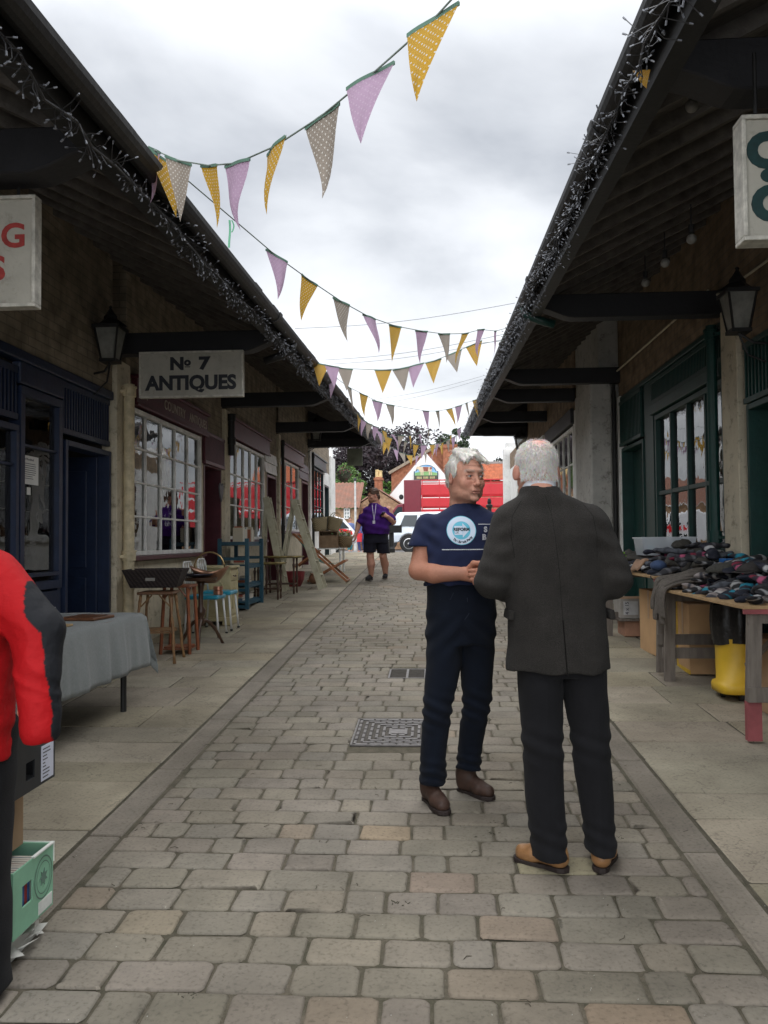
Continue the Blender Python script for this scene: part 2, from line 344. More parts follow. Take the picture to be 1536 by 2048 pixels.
# manhole cover with concentric raised bars
m_iron = mat('cast_iron', (.19, .18, .175), .45, metal=.6, var=.25, scale=20, bump=.2)
m_irond = mat('cast_iron_dirty', (.07, .062, .052), .85, var=.3, scale=15, bump=.3)
x0, x1, y0, y1 = mh; cx, cy = (x0+x1)/2, (y0+y1)/2
t = thing('manhole_cover', 'square iron manhole cover with concentric raised bars, set in the setts', 'manhole cover', (cx, cy, gz(cy)))
t.rotation_euler = (math.atan(S), 0, 0); hw, hl = (x1-x0)/2, (y1-y0)/2
f = MB(); f.box((-hw, -hl, -.02), (hw, hl, -.004)); f.build('plate', m_irond, t)
f = MB()
for (a, b) in (((-hw, -hl), (hw, -hl+.012)), ((-hw, hl-.012), (hw, hl)), ((-hw, -hl), (-hw+.012, hl)), ((hw-.012, -hl), (hw, hl))): f.box((a[0], a[1], -.004), (b[0], b[1], .003))
f.build('frame', m_iron, t)
f = MB(); rr = random.Random(2)
for k in range(6):
    ins = .028+k*.042; w2, l2 = hw-ins, hl-ins; nn = 6-k if k < 5 else 2
    if w2 < .03: break
    for sgn in (-1, 1):
        nn = max(2, int(2*w2/.085)); sg = 2*w2/nn
        for j in range(nn): f.box((-w2+j*sg+.006, sgn*l2-.009, -.004), (-w2+(j+1)*sg-.006, sgn*l2+.009, .0045))
        nn = max(2, int(2*l2/.085)); sg = 2*l2/nn
        for j in range(nn): f.box((sgn*w2-.009, -l2+j*sg+.015, -.004), (sgn*w2+.009, -l2+(j+1)*sg-.015, .0045))
f.build('raised_bars', m_iron, t, bevel=.0015)
f = MB(); f.box((-.06, -.05, -.004), (.06, .05, .004)); f.build('centre_plate', m_iron, t, bevel=.002)
x0, x1, y0, y1 = gr; cx, cy = (x0+x1)/2, (y0+y1)/2
t = thing('drain_grate', 'small dark slotted drain grate set in the setts beyond the manhole cover', 'drain', (cx, cy, gz(cy))); t.rotation_euler = (math.atan(S), 0, 0)
hw, hl = (x1-x0)/2, (y1-y0)/2
f = MB(); f.box((-hw, -hl, -.03), (hw, hl, -.012)); f.build('pit', mat('pit_black', (.012, .012, .012), .9), t)
f = MB()
for (a, b) in (((-hw, -hl), (hw, -hl+.015)), ((-hw, hl-.015), (hw, hl)), ((-hw, -hl), (-hw+.015, hl)), ((hw-.015, -hl), (hw, hl)), ((-.01, -hl), (.01, hl))): f.box((a[0], a[1], -.012), (b[0], b[1], .003))
f.build('frame', m_iron, t)
f = MB()
for k in range(14):
    yk = -hl+.03+k*(2*hl-.06)/13; f.box((-hw+.015, yk-.006, -.012), (hw-.015, yk+.006, 0))
f.build('bars', m_irond, t)
# ================================================================== THE TWO ARCADES
def brick_mat(name, c1, c2, mort, scale=1.0, bump=.5, white=None):
    m = bpy.data.materials.new(name); m.use_nodes = True; MATS[name] = m
    n = m.node_tree.nodes; l = m.node_tree.links; b = n['Principled BSDF']; b.inputs['Roughness'].default_value = .9; b.inputs['Specular IOR Level'].default_value = .2
    t = n.new('ShaderNodeTexCoord'); sp = n.new('ShaderNodeSeparateXYZ'); l.new(t.outputs['Object'], sp.inputs[0])
    ad = n.new('ShaderNodeMath'); l.new(sp.outputs[0], ad.inputs[0]); l.new(sp.outputs[1], ad.inputs[1])
    cb = n.new('ShaderNodeCombineXYZ'); l.new(ad.outputs[0], cb.inputs[0]); l.new(sp.outputs[2], cb.inputs[1])
    br = n.new('ShaderNodeTexBrick'); l.new(cb.outputs[0], br.inputs[0]); br.inputs['Scale'].default_value = 1/scale
    br.inputs['Color1'].default_value = tuple(c1)+(1,); br.inputs['Color2'].default_value = tuple(c2)+(1,); br.inputs['Mortar'].default_value = tuple(mort)+(1,)
    br.inputs['Mortar Size'].default_value = .006; br.inputs['Brick Width'].default_value = .225; br.inputs['Row Height'].default_value = .075; br.inputs['Mortar Smooth'].default_value = .3
    ns = n.new('ShaderNodeTexNoise'); ns.inputs['Scale'].default_value = 5; ns.inputs['Detail'].default_value = 8; l.new(t.outputs['Object'], ns.inputs[0])
    rp = n.new('ShaderNodeValToRGB'); l.new(ns.outputs['Fac'], rp.inputs[0]); rp.color_ramp.elements[0].position = .3; rp.color_ramp.elements[0].color = (.55, .55, .55, 1); rp.color_ramp.elements[1].position = .7; rp.color_ramp.elements[1].color = (1.15, 1.15, 1.15, 1)
    mx = n.new('ShaderNodeMix'); mx.data_type = 'RGBA'; mx.blend_type = 'MULTIPLY'; mx.inputs[0].default_value = 1; l.new(br.outputs['Color'], mx.inputs[6]); l.new(rp.outputs[0], mx.inputs[7]); l.new(mx.outputs[2], b.inputs['Base Color'])
    bp = n.new('ShaderNodeBump'); bp.inputs['Strength'].default_value = bump; bp.inputs['Distance'].default_value = .006; bp.invert = True
    l.new(br.outputs['Fac'], bp.inputs['Height']); b2 = n.new('ShaderNodeBump'); b2.inputs['Strength'].default_value = .4; b2.inputs['Distance'].default_value = .01; l.new(ns.outputs['Fac'], b2.inputs['Height']); l.new(bp.outputs[0], b2.inputs['Normal']); l.new(b2.outputs[0], b.inputs['Normal'])
    return m
def plaster(name, c, stain=(.12, .1, .07), amt=.6):
    def ex(n, l, co, res, b):
        v = n.new('ShaderNodeTexNoise'); v.inputs['Scale'].default_value = 9; v.inputs['Detail'].default_value = 9; v.inputs['Roughness'].default_value = .75; l.new(co, v.inputs['Vector'])
        r_ = n.new('ShaderNodeValToRGB'); l.new(v.outputs['Fac'], r_.inputs[0]); r_.color_ramp.elements[0].position = .34; r_.color_ramp.elements[0].color = tuple(stain)+(1,); r_.color_ramp.elements[1].position = .46; r_.color_ramp.elements[1].color = (1, 1, 1, 1)
        m = n.new('ShaderNodeMix'); m.data_type = 'RGBA'; m.blend_type = 'MULTIPLY'; m.inputs[0].default_value = amt; l.new(res, m.inputs[6]); l.new(r_.outputs[0], m.inputs[7]); return m.outputs[2]
    return mat(name, c, .85, var=.15, scale=3, bump=.5, bscale=22, extra=ex)
def paint(name, c, rough=.45, var=.2, chip=None):
    def ex(n, l, co, res, b):
        if not chip: return res
        v = n.new('ShaderNodeTexNoise'); v.inputs['Scale'].default_value = 26; v.inputs['Detail'].default_value = 8; v.inputs['Roughness'].default_value = .8; l.new(co, v.inputs['Vector'])
        r_ = n.new('ShaderNodeMapRange'); r_.inputs[1].default_value = .66; r_.inputs[2].default_value = .70; l.new(v.outputs['Fac'], r_.inputs[0])
        m = n.new('ShaderNodeMix'); m.data_type = 'RGBA'; l.new(r_.outputs[0], m.inputs[0]); l.new(res, m.inputs[6]); m.inputs[7].default_value = tuple(chip)+(1,); return m.outputs[2]
    return mat(name, c, rough, var=var, scale=7, bump=.25, bscale=30, extra=ex)
m_brickL = brick_mat('limewashed_brick', (.25, .205, .15), (.31, .26, .195), (.2, .17, .13))
m_brickR = brick_mat('buff_brick', (.25, .18, .12), (.31, .23, .155), (.22, .18, .14))
m_cream = plaster('cream_render', (.54, .48, .36))
m_grey = plaster('pale_grey_render', (.43, .42, .39))
m_white = plaster('white_render', (.74, .74, .72), amt=.35)
m_blue = paint('navy_blue_paint', (.010, .020, .052))
m_burg = paint('burgundy_paint', (.075, .012, .02), chip=(.25, .2, .18))
m_green = paint('dark_green_paint', (.005, .042, .035), chip=(.25, .28, .25))
m_wpaint = paint('white_paint', (.78, .78, .75), chip=(.35, .3, .22))
m_black = paint('black_timber', (.011, .011, .014), .6)
m_gutter = paint('black_iron', (.010, .010, .010), .55)
m_teal = paint('dark_slate_paint', (.014, .03, .035))
m_under = mat('roof_boards', (.13, .115, .10), .9, var=.35, scale=8, bump=.5, stretch=(1, 4, 1))
m_tile = mat('roof_tile', (.035, .03, .027), .9, var=.4, scale=12, bump=.5)
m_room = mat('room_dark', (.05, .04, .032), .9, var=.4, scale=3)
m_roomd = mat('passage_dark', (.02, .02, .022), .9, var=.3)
m_glass = glass_mat('shop_glass', (.7, .74, .73))
m_glassg = glass_mat('old_shop_glass', (.6, .66, .62), wav=.035)
class Side:                        # d = depth into the building from the wall face, H above the bay's own floor
    def __init__(s, sg, X, g): s.sg, s.X, s.g = sg, X, g
    def p(s, d, y, H): return (s.X+s.sg*d, y, s.g+H)
    def box(s, mb, d0, d1, y0, y1, H0, H1): mb.box(s.p(d0, y0, H0), s.p(d1, y1, H1)); return mb
def window(s, par, y0, y1, H0, H1, cols, rows, m, mg, d=-.01, fr=.06, bar=.022, dep=.09, sill=None, rowH=None, label=None):
    f = MB()
    s.box(f, d, d+dep, y0, y1, H0, H0+fr); s.box(f, d, d+dep, y0, y1, H1-fr, H1)
    s.box(f, d, d+dep, y0, y0+fr, H0+fr, H1-fr); s.box(f, d, d+dep, y1-fr, y1, H0+fr, H1-fr)
    yy = [y0+fr+(y1-y0-2*fr)*i/cols for i in range(1, cols)] if isinstance(cols, int) else cols
    hh = rowH if rowH else [H0+fr+(H1-H0-2*fr)*i/rows for i in range(1, rows)]
    for y in yy: s.box(f, d+.015, d+dep-.012, y-bar/2, y+bar/2, H0+fr, H1-fr)
    for h in hh:
        ed = [y0+fr]+yy+[y1-fr]
        for k in range(len(ed)-1): s.box(f, d+.018, d+dep-.015, ed[k]+(bar/2 if k else 0), ed[k+1]-(bar/2 if k < len(ed)-2 else 0), h-bar/2, h+bar/2)
    o = f.build('window', m, par, bevel=.004, seg=1)
    if label: o['label'] = label
    q = MB(); s.box(q, d+dep*.45, d+dep*.45+.004, y0+fr, y1-fr, H0+fr, H1-fr); q.build('glass', mg, o)
    if sill:
        q = MB(); s.box(q, d-.07, d+dep, y0-.03, y1+.03, H0-.05, H0-.002); q.build('sill', sill, o, bevel=.006)
    return o
def lattice(s, par, y0, y1, H0, H1, m, d=0, pitch=.055):
    f = MB(); s.box(f, d, d+.05, y0, y1, H0, H0+.05); s.box(f, d, d+.05, y0, y1, H1-.05, H1)
    s.box(f, d+.045, d+.06, y0, y1, H0+.05, H1-.05); n = int((y1-y0)/pitch)
    for i in range(n):
        y = y0+(i+.5)*(y1-y0)/n; s.box(f, d+.005, d+.04, y-.013, y+.013, H0+.05, H1-.05)
    f.build('slatted_vent', m, par, bevel=.003, seg=1)
def door(s, par, y0, y1, H1, m, recess=.12, open_=False, leaf=None, glaz=False, label=None):
    f = MB(); s.box(f, -.01, recess+.06, y0-.05, y0, 0, H1+.05); s.box(f, -.01, recess+.06, y1, y1+.05, 0, H1+.05); s.box(f, -.01, recess+.06, y0, y1, H1, H1+.05)
    f.build('door_frame', m, par, bevel=.004, seg=1)
    f = MB()
    if open_:
        s.box(f, recess, recess+.9, y1-.045, y1-.005, 0.01, H1-.01)
        s.box(f, recess+.1, recess+.8, y1-.055, y1-.0455, .2, .9); s.box(f, recess+.1, recess+.8, y1-.055, y1-.0455, 1.0, H1-.15)
    else:
        s.box(f, recess, recess+.04, y0, y1, .01, H1-.003); w_ = (y1-y0)
        for (a, b) in ((.1, .46), (.54, .9)):
            for (h0, h1) in ((.18, .85), (1.0, H1-.15)):
                s.box(f, recess-.012, recess-.001, y0+w_*a, y0+w_*b, h0, h1)
    o = f.build('door', leaf or m, par, bevel=.006)
    if label: o['label'] = label
    q = MB(); hy = y0+.08
    if not open_: q.sph(s.p(recess-.03, hy, 1.02), .028); q.cyl(s.p(recess, hy, 1.02), s.p(recess-.03, hy, 1.02), .012)
    else: q.sph(s.p(recess+.82, y1-.08, 1.02), .028)
    q.build('door_handle', mat('brass', (.45, .3, .1), .35, metal=.9), o, smooth=True)
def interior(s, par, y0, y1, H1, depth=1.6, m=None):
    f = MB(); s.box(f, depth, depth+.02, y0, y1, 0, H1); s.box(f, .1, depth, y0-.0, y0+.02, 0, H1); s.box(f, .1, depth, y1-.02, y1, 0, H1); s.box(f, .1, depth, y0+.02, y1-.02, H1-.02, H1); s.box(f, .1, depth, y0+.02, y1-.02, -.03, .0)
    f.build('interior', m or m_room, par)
def walls(s, par, rects, m, name='wall', th=.24, d=0):
    f = MB()
    for y0, y1, H0, H1 in rects: s.box(f, d, d+th, y0, y1, H0, H1)
    return f.build(name, m, par)
def arcade(sg, X, name, label, eave, eaveH, fasciaH, mbrick):
    t = thing(name, label, 'building', (0, 0, 0))
    ex = eave                                    # outer edge x
    wx = X+sg*.02; Xr = X+sg*3.0                 # ridge
    tn = math.tan(R(26)); inn = abs(X-ex)
    # roof boards + tiles (sheared along the lane slope)
    f = MB(); y0, y1 = -1.5, 21.75; a = (ex+sg*.05, eaveH-.03); b = (Xr, eaveH-.03+abs(Xr-ex)*tn)
    f.prism([(a[0], a[1]-.03), (b[0], b[1]-.03), b, a], y0, y1, 'y'); f.shear(); f.build('roof_boards', m_under, t)
    f = MB(); nt_ = int((y1-y0)/.24)
    for i in range(nt_):
        ya = y0+i*.24; h = .004+rnd.uniform(-.006, .008); o_ = rnd.uniform(-.062, -.035)
        f.prism([(a[0]-sg*(.05+o_), a[1]+.002-.02), (b[0], b[1]+.004), (b[0], b[1]+.04), (a[0]-sg*(.05+o_), a[1]+.03+h)], ya+.004, ya+.236, 'y')
    f.shear(); f.build('roof_tiles', m_tile, t)
    # upper back: far roof slope so that the building closes
    f = MB(); f.prism([(Xr, eaveH-3.4), (Xr+sg*3.2, eaveH-3.4), (Xr+sg*3.2, eaveH-.3), (Xr, b[1])], y0+.3, y1-.35, 'y'); f.shear(); f.build('rear_range', mbrick, t)
    # rafters
    f = MB(); y = -1.2
    while y < 21.7:
        za = eaveH-.065; p0 = (ex+sg*.14, y, za+.12*tn-.05); p1 = (wx, y, za+abs(wx-ex)*tn-.05)
        f.bar(p0, p1, .05, .10); y += .42
    f.shear(); f.build('rafters', m_under, t)
    # fascia board and gutter
    f = MB(); f.box((ex+sg*.11, -1.5, fasciaH), (ex+sg*.14, 21.7, eaveH-.03)); f.box((ex+sg*.14, -1.5, fasciaH), (ex+sg*.20, 21.7, fasciaH+.05)); f.shear(); f.build('fascia_board', m_gutter, t)
    f = MB(); n = 8; rg = .062; gx, gzz = ex+sg*.045, eaveH-.07
    for k in range(8):
        ya, yb = -1.5+k*2.9, -1.5+(k+1)*2.9
        prof = [(gx+rg*math.cos(math.pi+math.pi*j/n), gzz+rg*1.1*math.sin(math.pi+math.pi*j/n)) for j in range(n+1)]
        prof2 = [(gx+(rg-.006)*math.cos(2*math.pi-math.pi*j/n), gzz+(rg-.006)*1.1*math.sin(2*math.pi-math.pi*j/n)) for j in range(n+1)]
        f.prism(prof+prof2, ya, yb-.01, 'y')
        pr = [(gx+(rg+.008)*math.cos(math.pi+math.pi*j/n), gzz+(rg+.008)*1.1*math.sin(math.pi+math.pi*j/n)) for j in range(n+1)]
        f.prism(pr+[(gx+rg+.008, gzz+.01), (gx-rg-.008, gzz+.01)], yb-.06, yb+.04, 'y')
    f.shear(); f.build('gutter', m_gutter, t, smooth=False)
    f = MB(); f.prism([(ex+sg*.15, fasciaH), (wx+sg*.3, fasciaH-.05), (wx+sg*.3, eaveH+abs(wx-ex)*tn+.05), (ex+sg*.15, eaveH-.06)], 21.62, 21.68, 'y'); f.shear(); f.build('end_boards', m_black, t)
    return t
def beam(par, sg, xa, xb, y, Hb, hh=.24, w_=.2):
    f = MB(); L_ = abs(xb-xa); pr = []
    e_ = sg                                       # profile runs from the eave (curved nose) to the wall
    for k in range(7):
        q = k/6; pr.append((xa+e_*.05+e_*q*.34, Hb+.10-.10*(.5-.5*math.cos(math.pi*q))))
    pr += [(xb, Hb), (xb, Hb+hh), (xa+e_*.05, Hb+hh)]
    f.prism(pr, y-w_/2, y+w_/2, 'y'); f.shear(); return f.build('tie_beam', m_black, par, bevel=.008, seg=1)
def pipe(par, x, y, z0, z1, r, m, name='downpipe', wall=None):
    f = MB(); f.cyl((x, y, z0), (x, y, z1), r, n=14)
    for q in (.36, .97):
        zz = z0+(z1-z0)*q; f.cyl((x, y, zz-.045), (x, y, zz+.045), r*1.28, n=14); f.cyl((x, y, zz+.045), (x, y, zz+.06), r*1.45, n=14)
        if wall is not None: f.box((x, y-.09, zz-.015), (wall, y+.09, zz+.015))
    return f.build(name, m, par, smooth=False)
# ------------------------------------------------------------------ left arcade
XL = -3.2
tl = arcade(-1, XL, 'shop_arcade', 'left hand arcade of small antique shops with blue and burgundy fronts under a deep eave', -1.34, 3.27, 3.08, m_brickL)
BY = [-.65, 3.7, 8.07, 12.45, 16.85, 21.2, 25.6]
for y in BY[1:6]: beam(tl, -1, -1.46, XL-.05, y, 3.03, .21)
def LY(u): return WX(u, 1050, XL).y
# bay L0 : blue
for (y0, y1, nm) in ((3.85, 8.05, 'blue'), (-.6, 3.7, 'blue')):
    s = Side(-1, XL, S*(y0+y1)/2); dy0, dy1 = y1-1.04, y1-.04
    if y0 < 0: walls(s, tl, [(y0-.6, 3.85, -.6, 2.8)], m_brickL)
    else:
        walls(s, tl, [(y0, 6.9, -.5, .84), (6.9, dy0-.05, -.5, 2.2), (y0-.1, y0, -.5, 2.72)], m_blue, 'stall_riser', d=.01)
        window(s, tl, y0, 6.2, .86, 2.16, [4.65, 5.42], 2, m_blue, m_glass, rowH=[1.85], fr=.05, dep=.1)
        window(s, tl, 6.22, 6.95, .86, 2.48, [], 2, m_blue, m_glass, rowH=[2.02], fr=.07, dep=.1)
        lattice(s, tl, y0, 6.2, 2.2, 2.62, m_blue); lattice(s, tl, 6.97, 8.02, 2.2, 2.66, m_blue)
        f = MB(); s.box(f, -.03, .08, y0, 8.04, 2.665, 2.75); s.box(f, -.015, .06, 6.2, 6.96, 2.49, 2.665); f.build('cornice', m_blue, tl, bevel=.01)
        door(s, tl, 7.06, 7.98, 2.1, m_blue, open_=True, recess=.1)
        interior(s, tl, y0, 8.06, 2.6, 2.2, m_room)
walls(Side(-1, XL, S*5.8), tl, [(-1.2, 8.07, 2.751, 4.6)], m_brickL, 'upper_wall')
def pilaster(y0, y1, H1, m, sg=-1, X=XL, d0=-.05):
    s = Side(sg, X, S*(y0+y1)/2); f = MB(); s.box(f, d0, .3, y0, y1, -.4, H1); f.build('pilaster', m, tl if sg < 0 else tr, bevel=.01)
pilaster(8.07, 8.44, 3.0, m_cream)
pipe(tl, -3.09, 8.24, S*8.6, S*8.6+2.75, .055, mat('cream_iron', (.55, .47, .31), .6, var=.25, scale=12, bump=.4), wall=XL)
def cladding(s, y0, y1, H0, H1, m):
    f = MB(); n = max(1, int((H1-H0)/.14))
    for i in range(n):
        a = H0+i*(H1-H0)/n; f.add([s.p(-.03, y0, a), s.p(-.03, y1, a), s.p(-.008, y1, a+(H1-H0)/n-.004), s.p(-.008, y0, a+(H1-H0)/n-.004)], [(0, 1, 2, 3)])
        f.add([s.p(-.03, y0, a), s.p(-.03, y1, a), s.p(0.0, y1, a), s.p(0.0, y0, a)], [(0, 1, 2, 3)])
    f.build('cladding', m, tl)
def lbay(y0, y1, mp, mw, win, dr, cols, rows, sign=None, riser=m_cream, cl=False, top=2.5, doorH=2.12, leaf=None, wg=m_glass, lat=True, rowH=None, clm=None):
    s = Side(-1, XL, S*(y0+y1)/2+.01)
    walls(s, tl, [(y0, dr[0]-.05, -.5, .84)], riser, 'stall_riser')
    walls(s, tl, [(y0, win[0], .84, 2.55), (win[1], dr[0]-.05, .84, 2.55), (dr[1]+.05, y1, -.5, 2.55)], riser)
    walls(s, tl, [(y0, y1, 2.551, 4.9 if y1 < 21.5 else 3.35)], m_brickL, 'upper_wall')
    window(s, tl, win[0], win[1], .9, top, cols, rows, mw, wg, rowH=rowH, sill=mp, fr=.05)
    if lat and not cl: lattice(s, tl, dr[0]-.05, dr[1]+.05, 2.18, 2.62, mp, d=-.02)
    elif cl: cladding(s, win[1]+.02, y1-.05, doorH+.08, 2.6, clm or m_wpaint)
    else: walls(s, tl, [(dr[0]-.05, dr[1]+.05, doorH+.06, 2.56)], riser, 'transom_panel', d=-.005)
    door(s, tl, dr[0], dr[1], doorH, mp, leaf=leaf, recess=.25)
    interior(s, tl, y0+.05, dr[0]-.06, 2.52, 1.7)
    f = MB(); s.box(f, -.06, .02, y0+.15, dr[0]-.02, top+.02, top+.3); s.box(f, -.10, .0, y0+.12, dr[0], top+.3, top+.34); s.box(f, -.08, -.06, y0+.14, dr[0]-.01, top+.01, top+.045)
    sb_ = f.build('shop_fascia', mp, tl, bevel=.006)
    if sign:
        for wd_, yy_ in sign:
            q = MB(); put_text(q, wd_, .16, s.p(-.063, yy_, top+.165), (0, 1, 0), (0, 0, 1), offset=.002, extrude=.002, spacing=1.1, align='LEFT')
            q.build('painted_lettering', mat('cream_letters', (.42, .36, .3), .6), sb_)
    return s
s1 = lbay(8.45, 12.4, m_burg, m_wpaint, (8.5, 11.25), (11.42, 12.28), 5, 4, sign=[('MA', 8.68), ('COUNTRY', 9.5), ('ANTIQUES', 10.5)], leaf=m_burg)
lattice(s1, tl, 11.0+.3, 12.38, 2.14, 2.6, m_burg, d=-.055)
pilaster(12.4, 12.72, 3.0, m_cream)
lbay(12.72, 16.8, m_burg, m_wpaint, (12.78, 15.55), (15.85, 16.7), 5, 3, cl=True, sign=None)
pilaster(16.85, 17.05, 3.0, m_cream)
lbay(17.05, 21.2, m_burg, m_wpaint, (17.1, 19.6), (20.1, 21.05), 3, 3, cl=True, clm=m_burg, top=2.45)
pilaster(21.2, 21.45, 3.0, m_white)
lbay(21.45, 25.5, m_teal, m_teal, (21.55, 24.1), (24.4, 25.3), 4, 3, riser=m_white, lat=False, wg=m_glassg)
pilaster(25.5, 26.7, 3.05, m_white)
pipe(tl, -3.1, 12.6, S*12.6+2.3, S*12.6+2.9, .05, m_gutter, 'hopper_pipe')
pipe(tl, -3.12, 17.1, S*17, S*17+2.9, .035, m_gutter); pipe(tl, -3.12, 21.5, S*21.5, S*21.5+2.9, .035, m_gutter)
f = MB(); f.box((XL-.02, 26.55, .6), (XL-6, 26.7, 4.5)); f.build('end_wall', m_white, tl)
# swan neck from gutter to downpipe
def swan(par, y, sg, ex, X, H, m):
    f = MB(); z = S*y; pts = [(ex+sg*.045, y, z+H-.12), (ex+sg*.06, y, z+H-.2), (ex+sg*.2, y, z+H-.26), (ex+sg*.34, y, z+H-.30)]
    f.tube(pts, .04, 10); f.build('swan_neck', m, par, smooth=True)
swan(tl, 8.2, -1, -1.34, XL, 3.27, m_gutter)
# ------------------------------------------------------------------ right arcade
XR = 2.8
tr = arcade(1, XR, 'shop_arcade', 'right hand arcade with dark green shopfronts behind the market stall', .86, 3.53, 3.30, m_brickR)
for y, xb in ((3.7, XR), (8.07, XR), (12.45, XR), (14.6, 2.5), (18.06, 2.45), (21.6, 2.4)): beam(tr, 1, 1.0, xb+.05, y, 3.285, .23)
def rwalls(s, rects, m, name='wall', d=0, th=.24): return walls(s, tr, rects, m, name, th, d)
walls(Side(1, XR, S*6), tr, [(-1.2, 5.4, -.6, 2.95)], m_green, 'shutter_front'); walls(Side(1, XR, S*6), tr, [(-1.2, 7.98, 2.951, 5.2)], m_brickR, 'upper_wall')
s = Side(1, XR, S*7+.02)
walls(s, tr, [(5.4, 5.9, -.5, 2.92)], m_green, 'shutter_front', d=.005)
door(s, tr, 5.97, 7.42, 2.3, m_green, recess=.16); lattice(s, tr, 5.9, 7.5, 2.36, 2.9, m_green, d=-.02, pitch=.075)
pilaster(7.56, 7.96, 3.3, m_cream, 1, XR)
pipe(tr, XR-.09, 8.1, S*8.1, S*8.1+3.2, .05, m_green, wall=XR)
s = Side(1, XR, S*10)
walls(s, tr, [(7.97, 12.45, 3.151, 5.2)], m_brickR, 'upper_wall')
walls(s, tr, [(7.97, 10.75, -.5, .9)], m_green, 'stall_riser'); walls(s, tr, [(10.62, 11.05, .9, 3.13), (12.32, 12.45, -.5, 3.13), (10.75, 11.05, -.5, .9)], m_green, 'shutter_front', d=.01)
window(s, tr, 8.12, 10.6, .93, 2.62, [8.72, 9.33, 9.97], 2, m_green, m_glassg, rowH=[1.63], fr=.06, bar=.05, dep=.12, d=.02)
f = MB(); s.box(f, -.03, .12, 7.99, 10.65, 2.63, 2.76); s.box(f, -.02, .1, 7.99, 12.44, 3.09, 3.15); f.build('cornice', m_green, tr, bevel=.008)
lattice(s, tr, 8.0, 10.7, 2.77, 3.08, m_green, pitch=.05); lattice(s, tr, 11.1, 12.35, 2.42, 3.08, m_green, d=-.03, pitch=.075)
door(s, tr, 11.12, 12.28, 2.34, m_green, recess=.15)
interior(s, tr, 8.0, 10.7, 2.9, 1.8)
# big rendered buttress
f = MB(); f.box((2.38, 12.5, .2), (2.70, 12.95, 3.95)); f.box((2.70, 12.6, .2), (2.86, 12.95, 3.95)); f.box((2.5, 12.95, .2), (2.86, 14.5, 3.95)); f.box((2.52, 12.52, 3.95), (2.86, 14.5, 5.6)); tr_b = f.build('buttress', m_grey, tr, bevel=.03)
f = MB(); f.cyl((2.735, 12.5, .4), (2.735, 12.5, 3.8), .03, n=10); f.build('downpipe', m_gutter, tr)
f = MB(); f.box((2.775, 12.30, .3), (2.87, 12.46, 3.6)); f.build('pilaster', m_white, tr, bevel=.01)
s = Side(1, 2.5, S*17+.02)
walls(s, tr, [(14.5, 21.7, 3.0, 5.0), (21.7, 26.6, 3.0, 3.5)], m_brickR, 'upper_wall'); walls(s, tr, [(14.5, 26.6, -.5, .8), (17.9, 18.4, .8, 3.0), (14.5, 14.7, .8, 3.0), (20.9, 21.3, .8, 3.0), (24.6, 26.6, .8, 3.0)], m_white)
window(s, tr, 14.7, 17.9, .85, 2.75, 5, 3, m_wpaint, m_glass, sill=m_wpaint)
window(s, tr, 18.4, 20.9, .85, 2.75, 4, 3, m_wpaint, m_glass, sill=m_wpaint)
door(s, tr, 21.35, 22.3, 2.2, m_wpaint, recess=.1); walls(s, tr, [(21.3, 22.35, 2.26, 3.0)], m_white, 'transom_panel')
window(s, tr, 22.4, 24.6, .85, 2.75, 4, 4, m_wpaint, m_glass, sill=m_wpaint)
interior(s, tr, 14.6, 21, 2.9, 1.4); interior(s, tr, 21.3, 24.7, 2.9, 1.4)
f = MB(); s.box(f, -.06, .02, 14.6, 17.95, 2.78, 3.05); f.build('shop_fascia', m_black, tr, bevel=.01)
f = MB(); s.box(f, -.06, .02, 18.3, 21.0, 2.78, 3.05); f.build('shop_fascia', m_wpaint, tr, bevel=.01)
f = MB(); f.box((2.38, 26.6, .6), (8.5, 26.9, 4.6)); f.box((2.3, 26.55, .7), (2.62, 26.95, 4.4)); f.build('end_wall', m_white, tr)
for (y0, y1) in ((8.4, 12.2), (12.9, 13.2)):
    pass
f = MB(); f.tube([(2.76, 8.3, 3.95), (2.76, 12.4, 3.98)], .014, 6); f.tube([(2.76, 6.0, 3.72), (2.76, 7.9, 3.8), (2.5, 8.6, 3.9)], .012, 6); f.build('conduit', m_cream, tr)
swan(tr, 8.0, 1, .86, XR, 3.53, m_green)
